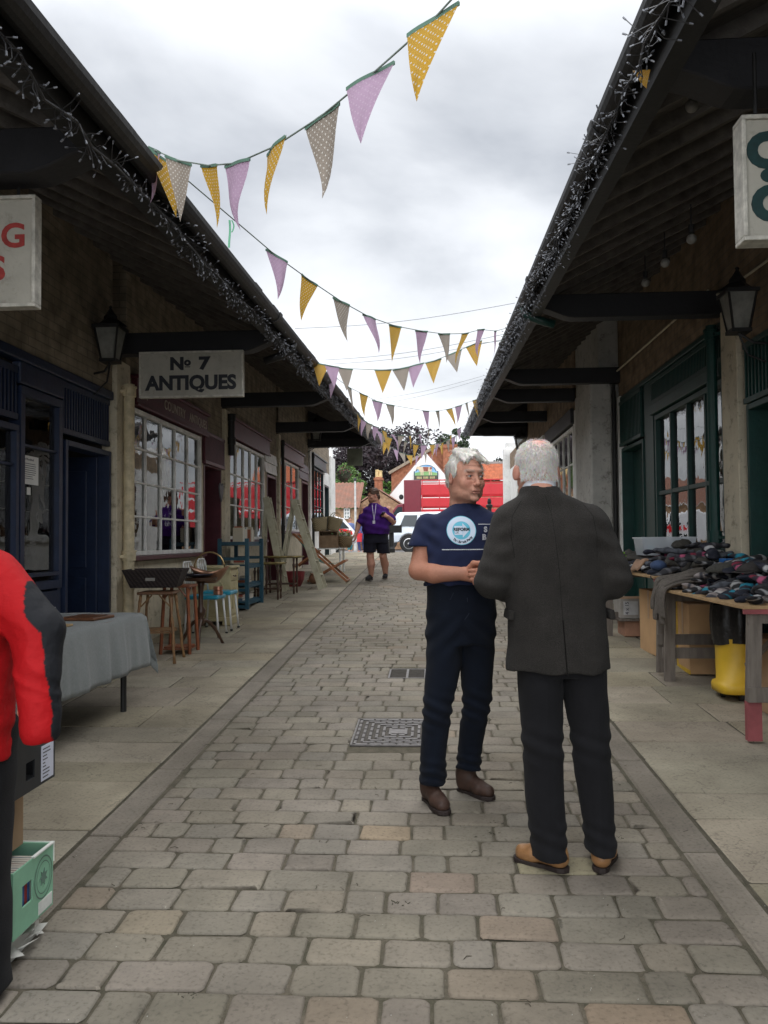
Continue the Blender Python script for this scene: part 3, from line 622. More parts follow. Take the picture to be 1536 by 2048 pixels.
# ------------------------------------------------------------------ lanterns
m_lglass = mat('lantern_glass', (.30, .30, .27), .35, var=.3, scale=9, alpha=.62)
def lantern(x, y, z, label, sc=1.0, armx=0):
    t = thing('wall_lantern', label, 'lantern', (x, y, z), group='black wall lanterns under the eaves'); k = sc
    f = MB(); b, tp, h = .085*k, .145*k, .40*k
    for sx in (-1, 1):
        for sy in (-1, 1): f.bar((sx*b, sy*b, 0), (sx*tp, sy*tp, h), .02*k, .02*k)
    f.box((-b-.015, -b-.015, -.02), (b+.015, b+.015, .01)); f.box((-tp-.02, -tp-.02, h-.01), (tp+.02, tp+.02, h+.02))
    f.build('lantern_frame', m_gutter, t)
    f = MB()
    for sx, sy in ((1, 0), (-1, 0), (0, 1), (0, -1)):
        px, py = -sy, sx
        f.add([(sx*b+px*b, sy*b+py*b, .01), (sx*b-px*b, sy*b-py*b, .01), (sx*tp-px*tp, sy*tp-py*tp, h-.01), (sx*tp+px*tp, sy*tp+py*tp, h-.01)], [(0, 1, 2, 3)])
    f.build('lantern_glass', m_lglass, t)
    f = MB(); f.lathe([((tp+.02)*1.3, h+.02), (.09*k, h+.12*k), (.085*k, h+.16*k), (.05*k, h+.2*k), (.012, h+.26*k), (.02, h+.28*k), (0, h+.3*k)], n=4); f.build('lantern_cap', m_gutter, t)
    f = MB(); f.cyl((0, 0, .01), (0, 0, .12*k), .025*k); f.sph((0, 0, .17*k), .045*k); f.build('bulb', mat('milky_bulb', (.6, .58, .52), .4), t, smooth=True)
    f = MB(); f.tube([(0, 0, -.02), (armx*.35, 0, -.10), (armx, 0, -.12)], .012, 6); f.tube([(0, 0, -.02), (armx*.2, 0, -.2), (armx, 0, -.32)], .009, 6); f.build('bracket', m_gutter, t)
    return t
lantern(-3.04, 7.62, PY(198, 722, 7.62).z, 'black framed lantern between the blue shop door and the No 7 antiques sign', .76, -.16)
lantern(-2.95, 21.0, PY(628, 880, 21).z, 'small black lantern at the far end of the left hand shops', 1.0, -.25)
lantern(2.57, 7.0, PY(1475, 662, 7.0).z, 'black lantern against the brick above the green doors on the right', .78, .35)
lantern(2.2, 20.5, PY(1052, 905, 20.5).z, 'small black lantern near the white doorway at the far right', .9, .3)
# ------------------------------------------------------------------ hanging signs
m_sign = plaster('sign_board', (.43, .41, .35), amt=.3)
def sign(u0, v0, u1, v1, Y, label, lines, thick=.04, mcol=(.02, .022, .03), back=None, frame=True, ext=0, hang=.2):
    a = PY(u0, v0, Y); b = PY(u1, v1, Y); cx, cz = (a.x+b.x)/2, (a.z+b.z)/2; w_, h_ = abs(b.x-a.x)+ext, abs(a.z-b.z)
    if ext: cx += (-ext/2 if cx < 0 else ext/2)
    t = thing('hanging_sign', label, 'sign', (cx, Y, cz)); t.rotation_euler = (0, 0, 0)
    f = MB(); f.box((-w_/2, 0, -h_/2), (w_/2, thick, h_/2)); f.build('board', back or m_sign, t, bevel=.004)
    if frame:
        f = MB(); e_ = .018
        f.box((-w_/2-e_, -.012, -h_/2-e_), (w_/2+e_, thick+.012, -h_/2)); f.box((-w_/2-e_, -.012, h_/2), (w_/2+e_, thick+.012, h_/2+e_))
        f.box((-w_/2-e_, -.012, -h_/2), (-w_/2, thick+.012, h_/2)); f.box((w_/2, -.012, -h_/2), (w_/2+e_, thick+.012, h_/2)); f.build('frame', mat('sign_frame', (.5, .48, .42), .6, var=.3, scale=20), t, bevel=.004)
    f = MB()
    for sx in (-.4, .4): f.tube([(sx*w_, thick/2, h_/2), (sx*w_, thick/2, h_/2+hang)], .008, 6)
    f.build('hanger', m_gutter, t)
    for i, (txt, sz, x, z, off, colr, sxs) in enumerate(lines):
        f = MB(); put_text(f, txt, sz, (x, -.002, z), (1, 0, 0), (0, 0, 1), offset=off, extrude=.0015, sx=sxs); f.build('lettering', mat('letters_%d_%d' % (colr[0]*100, colr[1]*100), colr, .6, var=.25, scale=30), t)
    return t
dark = (.018, .02, .028)
sg7 = sign(282, 708, 483, 789, 7.9, 'white board lettered No 7 ANTIQUES in dark capitals, hanging from the first beam', [('N', .165, -.14, .10, .0085, dark, 1.1), ('o', .105, -.035, .12, .006, dark, 1.1), ('7', .165, .13, .10, .0085, dark, 1.25), ('ANTIQUES', .19, .0, -.09, .0085, dark, .98)], hang=.07)
f = MB(); f.box((-.062, -.004, .068), (-.008, -.001, .076)); f.build('lettering', MATS['letters_1_2'], sg7)
sign(-60, 402, 64, 606, 3.75, 'large white board with red capitals at the top left corner, under the near beam', [('NG', .16, .245, .07, .004, (.33, .035, .03), 1.05), ('S', .16, .235, -.085, .004, (.33, .035, .03), 1.05)], ext=.5, hang=.16, thick=.045)
sign(1490, 240, 1536, 472, 3.4, 'deep white framed sign box with big dark green letters at the top right corner', [('C', .19, -.215, .105, .012, (.005, .035, .035), 1.05), ('•', .2, -.2, .0, .004, (.005, .035, .035), 1.2), ('C', .19, -.2, -.115, .012, (.005, .035, .035), 1.05)], ext=.5, thick=.08, hang=.3)
sign(694, 897, 725, 931, 21.62, 'small blank grey green board hanging from the far end of the left hand eave', [], back=mat('grey_green_board', (.2, .22, .17), .8), frame=False, hang=.12)
sgl = None
# ================================================================== BEYOND THE LANE
FG = .95
m_brickF = brick_mat('red_brick', (.36, .13, .07), (.42, .17, .09), (.3, .2, .15))
m_brickT = brick_mat('brown_brick', (.40, .24, .14), (.46, .30, .18), (.34, .26, .18))
m_pan = mat('orange_pantiles', (.40, .125, .055), .85, var=.3, scale=3, bump=.6, bscale=10)
m_panold = mat('old_red_pantiles', (.24, .10, .065), .85, col2=(.15, .085, .06), scale=2, bump=.6, bscale=10)
def roofslab(f, a, b, c, d, th=.12):     # four corners of a roof plane
    P = [Vector(p) for p in (a, b, c, d)]; n = (P[1]-P[0]).cross(P[3]-P[0]).normalized()*th
    f.add(P+[p-n for p in P], [(0, 1, 2, 3), (7, 6, 5, 4), (0, 4, 5, 1), (1, 5, 6, 2), (2, 6, 7, 3), (3, 7, 4, 0)])
def pantile(f, a, b, c, d, n=30):        # ridged roof plane: a-b eave, d-c ridge
    A, B, C, D = [Vector(p) for p in (a, b, c, d)]; nrm = (B-A).cross(D-A).normalized()
    if nrm.z < 0: nrm = -nrm
    m = n*4
    rows = 12
    vs = []
    for j in range(rows+1):
        for i in range(m+1):
            q = i/m; h = .5-.5*math.cos(2*math.pi*i/4); p = (A.lerp(B, q)).lerp(D.lerp(C, q), j/rows)
            vs.append(p+nrm*(h*.07+.02))
    f.add(vs, [(j*(m+1)+i, j*(m+1)+i+1, (j+1)*(m+1)+i+1, (j+1)*(m+1)+i) for j in range(rows) for i in range(m)])
# --- public house with a white gable
Yp = 56
ap = PY(851, 905, Yp); bl = PY(783, 1004, Yp); br = PY(1003, 1080, Yp)
t = thing('pub_building', 'pub with a steep white gable end and painted cow sign, brick behind', 'building', (ap.x, Yp, FG))
o = Vector((ap.x, Yp, FG)); H = ap.z-FG; sl = 1.17; hw = 4.4; eh = H-sl*hw
f = MB(); f.prism([(-hw, 0), (hw, 0), (hw, eh), (0, H), (-hw, eh)], 0, .4, 'y'); f.build('white_gable', mat('gable_white', (.78, .78, .76), .8, var=.06, scale=2), t)
f = MB(); f.prism([(-hw+.1, 0), (hw-.1, 0), (hw-.1, eh-.1), (0, H-.1), (-hw+.1, eh-.1)], .41, 9, 'y'); f.build('wall', m_brickF, t)
f = MB(); pantile(f, (-hw-.1, .42, eh-.05), (-hw-.1, 9, eh-.05), (0, 9, H), (0, .42, H), 26); pantile(f, (hw+.1, .42, eh-.05), (hw+.1, 9, eh-.05), (0, 9, H), (0, .42, H), 26); f.build('roof', m_panold, t)
# taller brick gable behind and brick chimney
bx0, bx1 = PY(782, 945, Yp+10).x-ap.x, PY(1003, 945, Yp+10).x-ap.x
pk = PY(876, 894, Yp+9.5)-o; ll = PY(783, 948, Yp+9.5)-o; rr_ = PY(1010, 975, Yp+9.5)-o
rw = MB(); rw.prism([(ll.x, 0), (rr_.x, 0), (rr_.x, rr_.z), (pk.x, pk.z), (ll.x, ll.z)], 9.2, 16, 'y'); rw.build('rear_wall', m_brickF, t)
f = MB(); f.bar((ll.x-.2, 9.1, ll.z+.03), (pk.x, 9.1, pk.z+.1), .3, .22); f.bar((rr_.x+.2, 9.1, rr_.z+.03), (pk.x, 9.1, pk.z+.1), .3, .22); f.build('verge', mat('stone_coping', (.28, .23, .17), .8), t)
c0 = PY(886, 893, Yp+8)-o; c1 = PY(912, 893, Yp+8)-o; ch0, ch1 = c0.x, c1.x
f = MB(); f.box((ch0, 7.6, 4), (ch1, 8.6, c0.z-.15)); f.box((ch0-.1, 7.5, c0.z-.15), (ch1+.1, 8.7, c0.z+.1)); f.build('chimney', m_brickF, t)
p0 = PY(828, 961, Yp)-o; p1 = PY(876, 930, Yp)-o; w_ = p1.x-p0.x; cx = (p0.x+p1.x)/2
f = MB(); top = [(cx-w_/2, p1.z-.42), (cx-w_/2+.12, p1.z-.42), (cx-w_/2+.22, p1.z-.2)]+[(cx+(w_/2-.3)*math.sin(a)*1.0, p1.z-.2+.22*math.cos(a)) for a in [R(x) for x in (-75, -50, -25, 0, 25, 50, 75)]]+[(cx+w_/2-.22, p1.z-.2), (cx+w_/2-.12, p1.z-.42), (cx+w_/2, p1.z-.42)]
outl = [(cx-w_/2, p0.z)]+top+[(cx+w_/2, p0.z)]
f.prism([(a, b) for a, b in outl][::-1], -.12, -.02, 'y'); so = f.build('pub_sign', mat('sign_dark', (.02, .03, .035), .6), t)
def sc_(pts, k): return [(cx+(a-cx)*k, (p0.z+p1.z)/2+(b-(p0.z+p1.z)/2)*k) for a, b in pts]
f = MB(); f.prism(sc_(outl, .93)[::-1], -.14, -.121, 'y'); f.build('painted_sky', mat('sign_sky', (.06, .28, .6), .6, col2=(.35, .6, .75), scale=1.2), so)
f = MB(); zc = p0.z; f.prism([(cx-w_/2+.07, zc+.05), (cx+w_/2-.07, zc+.05), (cx+w_/2-.07, zc+.5), (cx, zc+.62), (cx-w_/2+.07, zc+.52)], -.155, -.141, 'y'); f.build('painted_field', mat('sign_green', (.14, .34, .12), .6, col2=(.3, .5, .2), scale=2), so)
f = MB(); f.box((cx-w_/2+.05, -.175, zc+.04), (cx+w_/2-.05, -.156, zc+.32)); f.build('painted_panel', mat('sign_brownband', (.07, .07, .05), .6), so)
f = MB(); zz = zc+.72
f.prism([(cx-.42, zz-.15), (cx+.38, zz-.13), (cx+.42, zz+.18), (cx-.35, zz+.2), (cx-.6, zz+.22), (cx-.68, zz+.05), (cx-.5, zz+.02)], -.18, -.157, 'y')
for lx in (-.36, -.24, .2, .32): f.box((cx+lx, -.18, zz-.38), (cx+lx+.07, -.157, zz-.15))
f.build('painted_cow', mat('sign_cow', (.62, .52, .36), .6, var=.1), so)
f = MB(); f.prism([(cx-.15, zz-.1), (cx+.12, zz-.12), (cx+.18, zz+.17), (cx-.2, zz+.18)], -.186, -.181, 'y'); f.prism([(cx+.26, zz), (cx+.4, zz+.02), (cx+.4, zz+.16), (cx+.25, zz+.16)], -.186, -.181, 'y'); f.build('cow_patches', mat('sign_patch', (.25, .08, .05), .6), so)
f = MB()
for k in range(14):
    if k not in (4, 9): f.box((cx-w_/2+.2+k*(w_-.4)/14, -.18, zc+.1), (cx-w_/2+.2+(k+.62)*(w_-.4)/14, -.1765, zc+.25))
f.build('painted_words', mat('sign_gold', (.5, .42, .2), .6), so)
# --- orange roofed wing to the right
a = PY(950, 962, 62); b = PY(1060, 925, 62)
t = thing('brick_house', 'low brick house with bright orange pantile roof to the right of the pub', 'building', (a.x, 62, FG)); hz = a.z-FG; rz_ = b.z-FG; wd = b.x-a.x
f = MB(); f.box((0, 0, 0), (wd, 6, hz)); f.build('wall', m_brickF, t)
f = MB(); pantile(f, (-.2, -.3, hz), (wd, -.3, hz), (wd, 3, rz_+.2), (-.2, 3, rz_+.2), 40); f.build('roof', m_pan, t)
f = MB(); f.box((-.2, 2.9, rz_+.1), (wd, 3.2, rz_+.4)); f.build('ridge', mat('grey_ridge', (.25, .24, .23), .8), t)
# --- brown brick cottage on the left with tiled roof and white window
Yc = 50
a = PY(668, 1004, Yc); b = PY(708, 1000, Yc); c = PY(735, 970, Yc)
t = thing('brick_cottage', 'brown brick cottage with sagging red tile roof and one white window, left of the pub', 'building', (a.x, Yc, FG))
o = Vector((a.x, Yc, FG)); x1 = PY(716, 1000, Yc).x-a.x; e0 = PY(668, 1018, Yc).z-FG; e1 = e0+.15
f = MB(); f.box((-6, 0, 0), (x1, 6, e0)); f.build('wall', m_brickT, t)
rz0 = PY(668, 992, Yc).z-FG+1.0
f = MB(); pantile(f, (-6, -.25, e0), (x1+.1, -.25, e0), (x1+.1, 3.4, rz0), (-6, 3.4, rz0), 30); f.build('roof', m_panold, t)
wx0, wz0 = PY(689, 1037, Yc).x-a.x, PY(689, 1037, Yc).z-FG; wx1, wz1 = PY(699, 1017, Yc).x-a.x, PY(699, 1017, Yc).z-FG
f = MB(); f.box((wx0, -.06, wz0), (wx1, -.01, wz1)); wn = f.build('window', mat('win_grey', (.25, .3, .3), .3), t)
f = MB()
for q in (0, .5, 1): f.box((wx0+(wx1-wx0)*q-.03, -.1, wz0), (wx0+(wx1-wx0)*q+.03, -.065, wz1))
for q in (0, .33, .66, 1): f.box((wx0+.03, -.095, wz0+(wz1-wz0)*q-.03), (wx1-.03, -.066, wz0+(wz1-wz0)*q+.03))
f.build('frame', m_wpaint, wn)
# gabled neighbour
g0 = PY(716, 1004, Yc+1); g1 = PY(800, 960, Yc+1)
t = thing('brick_house', 'brown brick gabled house behind the man in the purple shirt', 'building', (g0.x, Yc+1, FG))
w2 = g1.x-g0.x; f = MB(); gz0 = PY(716, 1010, Yc+1).z-FG; gz1 = PY(748, 982, Yc+1).z-FG
f.prism([(0, 0), (w2, 0), (w2, gz0), (w2/2, gz1), (0, gz0)], 0, 7, 'y'); f.build('wall', m_brickT, t)
f = MB(); pantile(f, (-.15, -.1, gz0-.05), (-.15, 7, gz0-.05), (w2/2, 7, gz1+.05), (w2/2, -.1, gz1+.05), 20); pantile(f, (w2+.15, -.1, gz0-.05), (w2+.15, 7, gz0-.05), (w2/2, 7, gz1+.05), (w2/2, -.1, gz1+.05), 20); f.build('roof', m_panold, t)
ca = PY(749, 960, Yc+4); cb_ = PY(764, 960, Yc+4); f = MB(); X0, X1 = ca.x-g0.x, cb_.x-g0.x; zt = ca.z-FG
f.box((X0, 3, 2), (X1, 3.8, zt)); f.box((X0-.06, 2.94, zt), (X1+.06, 3.86, zt+.12)); f.box((X0+.02, 3.02, zt+.12), (X1-.02, 3.78, zt+.2)); ch = f.build('chimney', m_brickF, t)
f = MB(); f.lathe([(.13, zt+.2), (.11, zt+.6), (.14, zt+.66), (.1, zt+.7)], (X0+.15, 3.4, 0), 10); f.lathe([(.13, zt+.2), (.11, zt+.55), (.14, zt+.6), (.1, zt+.64)], (X1-.12, 3.4, 0), 10); f.build('chimney_pots', mat('buff_pot', (.6, .45, .22), .8), ch)
f = MB(); f.tube([(X0-.25, 3.3, zt-1), (X0-.25, 3.3, zt+.7)], .02, 5)
for k in range(5): f.tube([(X0-.6+.1*k, 3.3, zt+.35), (X0-.6+.1*k, 3.3, zt+.7)], .015, 4)
f.tube([(X0-.65, 3.3, zt+.5), (X0-.1, 3.3, zt+.5)], .015, 4); f.build('aerial', m_gutter, t)
# far walling that closes the square
t = thing('boundary_wall', 'long low brick wall closing the far side of the square', 'wall', (0, 75, FG))
f = MB(); f.box((-60, 0, 0), (60, .4, 2.0)); f.box((-60, -.05, 2.0), (60, .45, 2.1)); f.build('wall', m_brickT, t)
# --- trees
def tree(x, y, z0, h, rx, rz, label, cl, cd_, n=9000, leaf=.32, seed=1, kind='tree', blobs=26, cz=None, trunk_r=.35):
    rr = random.Random(seed); t = thing(kind, label, 'tree', (x, y, z0))
    f = MB(); cz = cz or h*.62; top = h*.8
    pts = [(0, 0, 0), (.1, .05, h*.2), (-.1, .1, h*.45), (.05, 0, top)]
    f.tube(pts, [trunk_r, trunk_r*.75, trunk_r*.5, trunk_r*.12], 8)
    B = []
    for k in range(blobs):
        a = rr.uniform(0, 6.28); q = rr.uniform(.25, .95)**.6; el = rr.uniform(-.75, 1)
        c = Vector((math.cos(a)*rx*q*math.sqrt(max(.05, 1-el*el*.8)), math.sin(a)*rx*q*math.sqrt(max(.05, 1-el*el*.8)), cz+el*rz*.85)); B.append((c, rr.uniform(.16, .34)*rx))
        if k % 2 == 0: f.tube([(0, 0, min(h*.3, c.z*.6)), tuple(c*.55+Vector((0, 0, c.z*.1))), tuple(c)], [trunk_r*.35, trunk_r*.2, .03], 5)
    f.build('trunk', mat('bark', (.09, .075, .06), .9, var=.4, bump=.6), t)
    g_ = MB()
    vs = []; fs = []; cs = []
    for i in range(n):
        c, r0 = rr.choice(B); d = Vector((rr.gauss(0, 1), rr.gauss(0, 1), rr.gauss(0, 1))).normalized()*r0*rr.uniform(.45, 1.12)**.7
        p = c+Vector((d.x, d.y, d.z*.75)); s_ = leaf*rr.uniform(.5, 1.2)
        a = Vector((rr.gauss(0, 1), rr.gauss(0, 1), rr.gauss(0, .6))).normalized(); b = a.cross(Vector((rr.gauss(0, 1), rr.gauss(0, 1), rr.gauss(0, 1)))).normalized()
        k = len(vs); vs += [p-a*s_*.5, p+b*s_*.28, p+a*s_*.5, p-b*s_*.28]; fs.append((k, k+1, k+2, k+3)); q = rr.uniform(0, 1); cc = tuple(cl[j]*(1-q)+cd_[j]*q for j in range(3)); cs += [cc]*4
    g_.v = [tuple(v) for v in vs]; g_.f = fs; g_.c = cs; g_.mi = [0]*len(fs)
    g_.build('crown', mat('leaves', (1, 1, 1), .7, var=.15, attr='Col', scale=2), t, colattr=True, fixn=False)
    return t
pc = PY(775, 930, 78)
tree(pc.x-.5, 78, FG, 11.2, 6.2, 4.6, 'large dark copper beech spreading behind the cottages', (.022, .015, .019), (.05, .034, .042), 24000, .36, 3, blobs=60, cz=6.5, trunk_r=.6)
pc = PY(722, 925, 84); tree(pc.x, 84, FG, 9.5, 4.0, 3.6, 'dark copper beech crown behind the cottage chimneys', (.022, .015, .019), (.05, .034, .042), 11000, .36, 9, blobs=26, cz=5.4, trunk_r=.4)
pc = PY(683, 960, 70); tree(pc.x-.6, 70, FG, 7.2, 2.4, 2.6, 'bright green leafy tree beside the white end wall on the left', (.10, .19, .035), (.05, .11, .02), 5000, .26, 4, blobs=20, cz=4.8, trunk_r=.2)
pc = PY(700, 1000, 66); tree(pc.x, 66, FG, 5.0, 2.0, 1.6, 'round green bush above the cottage roof', (.12, .22, .04), (.06, .13, .03), 3000, .22, 5, blobs=12, cz=4.0, trunk_r=.15)
pc = PY(775, 985, 72); tree(pc.x, 72, FG, 5.4, 1.6, 1.6, 'small bright green tree beside the white gable', (.12, .25, .04), (.07, .14, .03), 2500, .22, 6, blobs=10, cz=4.4, trunk_r=.15)
pc = PY(905, 885, 90); tree(pc.x+.5, 90, FG, 12.6, 2.6, 2.0, 'green conifer topped tree rising behind the pub chimney', (.05, .09, .03), (.03, .055, .02), 4000, .3, 7, blobs=14, cz=10.6, trunk_r=.3)
pc = PY(985, 915, 96); tree(pc.x, 96, FG, 10.5, 4.2, 3.0, 'dark broad tree behind the orange roofed house', (.05, .045, .035), (.03, .04, .02), 5000, .34, 8, blobs=18, cz=7, trunk_r=.4)
# --- vehicles
m_red = mat('lorry_red', (.50, .014, .022), .4, var=.05); m_maroon = mat('lorry_maroon', (.16, .008, .02), .3, var=.1)
m_tyre = mat('tyre', (.015, .015, .015), .8); m_silver = mat('silver_paint', (.62, .67, .72), .3, metal=.25, var=.03); m_cglass = mat('car_glass', (.03, .04, .045), .08, var=.1); m_alloy = mat('alloy', (.7, .7, .7), .3, metal=.8, var=.03)
def wheel(par, x, y, z, r, w_=.24, spokes=10):
    f = MB(); prof = [(r*.62, -w_/2), (r*.95, -w_/2), (r, -w_/2+.03), (r, w_/2-.03), (r*.95, w_/2), (r*.62, w_/2)]; f.lathe(prof, n=32); f.xf(lambda p: Vector((x+p.x, y+p.z, z+p.y))); o = f.build('wheel', m_tyre, par, smooth=False)
    f = MB(); f.lathe([(r*.63, -w_/2+.03), (r*.66, -w_/2), (r*.6, -w_/2-.01), (r*.56, -w_/2+.04)], n=32); f.lathe([(0, -w_/2-.005), (r*.14, -w_/2), (r*.16, -w_/2+.04)], n=16)
    for k in range(spokes):
        a = 2*math.pi*k/spokes; f.bar((math.cos(a)*r*.12, math.sin(a)*r*.12, -w_/2+.02), (math.cos(a)*r*.6, math.sin(a)*r*.6, -w_/2+.015), r*.1, .03, up=(0, 0, 1))
    f.xf(lambda p: Vector((x+p.x, y+p.z, z+p.y))); f.build('rim', m_alloy, o)
# silver off-roader, seen from its side; local x along its length, rear at x=0, near side at y=0
Yv = 39.5; p = PY(777, 1100, Yv); t = thing('parked_car', 'silver off roader parked across the end of the lane', 'car', (p.x, Yv, gz(Yv)))
side = [(0.02, .42), (.0, .75), (.05, 1.12), (.12, 1.2), (.42, 1.83), (.55, 1.9), (2.5, 1.92), (2.75, 1.88), (3.35, 1.25), (4.5, 1.1), (4.72, .95), (4.75, .45), (4.35, .4)]
arch = lambda cx_: [(cx_+.47*math.cos(a), .40+.47*math.sin(a)) for a in [R(x) for x in range(10, 171, 16)]]
bot = arch(3.85)+arch(.98)
f = MB(); f.prism((side+bot)[::-1], 0, 1.9, 'y')
def tap(p): k = max(0, (p.z-1.15)/.8); return Vector((p.x, .95+(p.y-.95)*(1-.14*k), p.z))
f.xf(tap); f.build('body', m_silver, t, bevel=.05, seg=3)
for nm, q in (('side_window', [(.55, 1.22), (1.32, 1.22), (1.4, 1.76), (.78, 1.76)]), ('side_window', [(1.5, 1.22), (2.25, 1.22), (2.25, 1.76), (1.52, 1.76)]), ('side_window', [(2.35, 1.22), (3.15, 1.22), (2.72, 1.76), (2.35, 1.76)])):
    f = MB(); f.prism(q, -.004, .03, 'y'); f.xf(tap); f.build(nm, m_cglass, t)
f = MB(); f.box((.30, .2, 1.25), (.16, 1.7, 1.72), rot=(0, R(-62+90-8), 0)); 
f = MB(); f.add([(.085, .2, 1.25), (.085, 1.7, 1.25), (.33, 1.65, 1.74), (.33, .25, 1.74)], [(0, 1, 2, 3)]); f.build('rear_window', m_cglass, t)
f = MB(); f.box((-.03, .02, .85), (.06, .2, 1.15)); f.build('tail_light', mat('lamp_red', (.4, .01, .01), .3), t); f = MB(); f.box((-.06, .05, .42), (.12, 1.85, .62)); f.build('bumper', mat('grey_plastic', (.1, .1, .11), .6), t)
f = MB()
for xx in (1.42, 2.3): f.box((xx, -.012, .6), (xx+.012, .0, 1.2))
f.box((1.6, -.02, 1.02), (1.78, -.002, 1.06)); f.box((2.45, -.02, 1.02), (2.63, -.002, 1.06)); f.build('door_lines', m_tyre, t)
f = MB()
for cx_ in (.98, 3.85):
    f.prism([(cx_+.44*math.cos(a), .4+.44*math.sin(a)) for a in [R(x) for x in range(0, 360, 20)]], .06, .5, 'y')
f.build('wheel_arch', m_tyre, t)
wheel(t, .98, .12, .39, .39); wheel(t, 3.85, .12, .39, .39)
# white car with red lights at the left
Yw = 33; p0_ = PY(640, 1062, Yw); t = thing('parked_car', 'white car with wide red tail lights behind the white end wall', 'car', (p0_.x, Yw, gz(Yw)))
q1 = PY(706, 1062, Yw).x-p0_.x; f = MB()
sd_ = [(0, .3), (q1-.25, .3), (q1, .45), (q1, .8), (q1-.15, .98), (q1-.55, 1.45), (q1-.9, 1.52), (-.6, 1.52), (-.6, .3)]
f.prism(sd_[::-1], 0, 1.75, 'y'); f.build('body', mat('car_white', (.75, .75, .76), .3, var=.03), t, bevel=.08, seg=3)
f = MB(); f.prism([(q1-.5, .98), (q1-.15, 1.0), (q1-.52, 1.4), (q1-.75, 1.42), (q1-.75, 1.05)], -.012, .03, 'y'); f.build('rear_window', m_cglass, t)
f = MB(); f.prism([(q1-.95, .82), (q1-.02, .74), (q1-.03, .88), (q1-.3, .97), (q1-.95, .98)], -.03, .04, 'y'); f.build('tail_light', mat('lamp_red_bright', (.75, .01, .02), .3), t)
wheel(t, q1-.75, .1, .32, .32); wheel(t, -2.6+q1, .1, .32, .32)
# red cattle lorry with railed sides
Yl = 46; x0 = PY(808, 1000, Yl).x; p = PY(808, 960, Yl); t = thing('livestock_lorry', 'bright red slatted lorry with maroon cab in front of the pub', 'lorry', (x0, Yl, FG)); H = p.z-FG; Lb = 9.2
f = MB(); f.box((0, 0, .9), (.95, 2.4, H)); f.box((.9, .2, .9), (Lb, 2.2, 1.15)); f.build('front_bulkhead', m_maroon, t, bevel=.03)
f = MB()
for k, (a, b) in enumerate(((.905, .73), (.625, .50), (.40, .28))): pass
hts = [(H-.26-.60, H-.26), (H-.16-1.34, H-.16-.86), (H-.16-1.98, H-.16-1.5), (1.15, 1.72)]
for (a, b) in hts:
    f.box((.96, -.03, a), (Lb, .03, b)); f.box((.96, 2.3, a), (Lb, 2.36, b))
f.build('side_panels', m_red, t, bevel=.02)
f = MB(); f.box((.96, -.04, H-.06), (Lb, .04, H)); f.box((.96, 2.3, H-.06), (Lb, 2.38, H))
xx = 1.0
while xx < Lb: f.box((xx, -.05, 1.0), (xx+.05, -.032, H-.02)); xx += .95
for z in (H-.16-.68, H-.16-1.33): f.box((.96, -.02, z-.02), (Lb, .02, z+.02))
f.build('rails', m_red, t)
f = MB(); f.prism([(-.95, .6), (0, .6), (0, H-1.3), (-.35, H-1.35), (-.75, 2.1), (-1.0, 1.75)], .1, 2.3, 'y'); cabo = f.build('cab', m_maroon, t, bevel=.06, seg=3)
f = MB(); f.prism([(-.7, 1.95), (-.1, 2.05), (-.1, H-1.5), (-.35, H-1.5)], .08, .099, 'y'); f.build('cab_window', m_cglass, t)
f = MB(); f.prism([(-1.9, .6), (-.96, .6), (-.96, 1.75), (-1.75, 1.55), (-1.92, 1.2)], .15, 2.25, 'y'); f.build('bonnet', m_maroon, t, bevel=.08, seg=3)
f = MB(); f.tube([(-1.7, .14, 1.25), (-1.1, .13, 1.45), (-.2, .09, 1.3)], .03, 5); f.tube([(-1.6, .14, 1.1), (-1.0, .09, 1.25), (-.2, .09, 1.15)], .02, 5); f.build('gold_stripes', mat('gold_stripe', (.65, .42, .1), .5), t)
f = MB(); f.sph((-.15, 0, H-.95), (.13, .1, .15)); f.build('mirror', m_tyre, t)
for xx in (-.9, 1.6, 6.4, 7.6): wheel(t, xx, .15, .5, .5, .3, 6)
# --- street furniture
def bollard(x, y, label, h=1.05, board=False):
    t = thing('bollard', label, 'bollard', (x, y, gz(y)), group='black iron bollards at the end of the lane')
    f = MB(); r = .085
    f.lathe([(r*1.35, 0), (r*1.35, .12), (r*1.1, .16), (r, .2), (r*.92, h*.62), (r*1.15, h*.64), (r*1.15, h*.68), (r*.85, h*.70), (r*.8, h*.82), (r*1.2, h*.84), (r*1.2, h*.87), (r*.6, h*.89), (r*.75, h*.93), (r*.55, h*.98), (0, h)], n=20); f.build('post', m_gutter, t, smooth=False)
    if board: f = MB(); f.box((-.14, -.13, h*.58), (.34, -.10, h*.80)); f.build('plate', m_gutter, t)
p = G(784, 1104); bollard(p.x, 26.3, 'black iron bollard with a plate, in front of the silver off roader', 1.08, True)
bollard(1.75, 25.5, 'black iron bollard mostly hidden behind the man in the tweed jacket', 1.7)
p = PY(711, 1070, 44); t = thing('lamp_post', 'tall thin pale lamp post in front of the brown cottage', 'lamp post', (p.x, 44, FG)); zt = PY(711, 962, 44).z-FG
f = MB(); f.cyl((0, 0, 0), (0, 0, 1), .1, .09); f.cyl((0, 0, 1), (0, 0, zt), .065, .05); f.build('pole', mat('pale_grey_metal', (.5, .5, .48), .6), t); f = MB(); f.lathe([(.05, zt), (.1, zt+.06), (.06, zt+.16), (0, zt+.18)], n=12); f.build('cap', m_gutter, t)
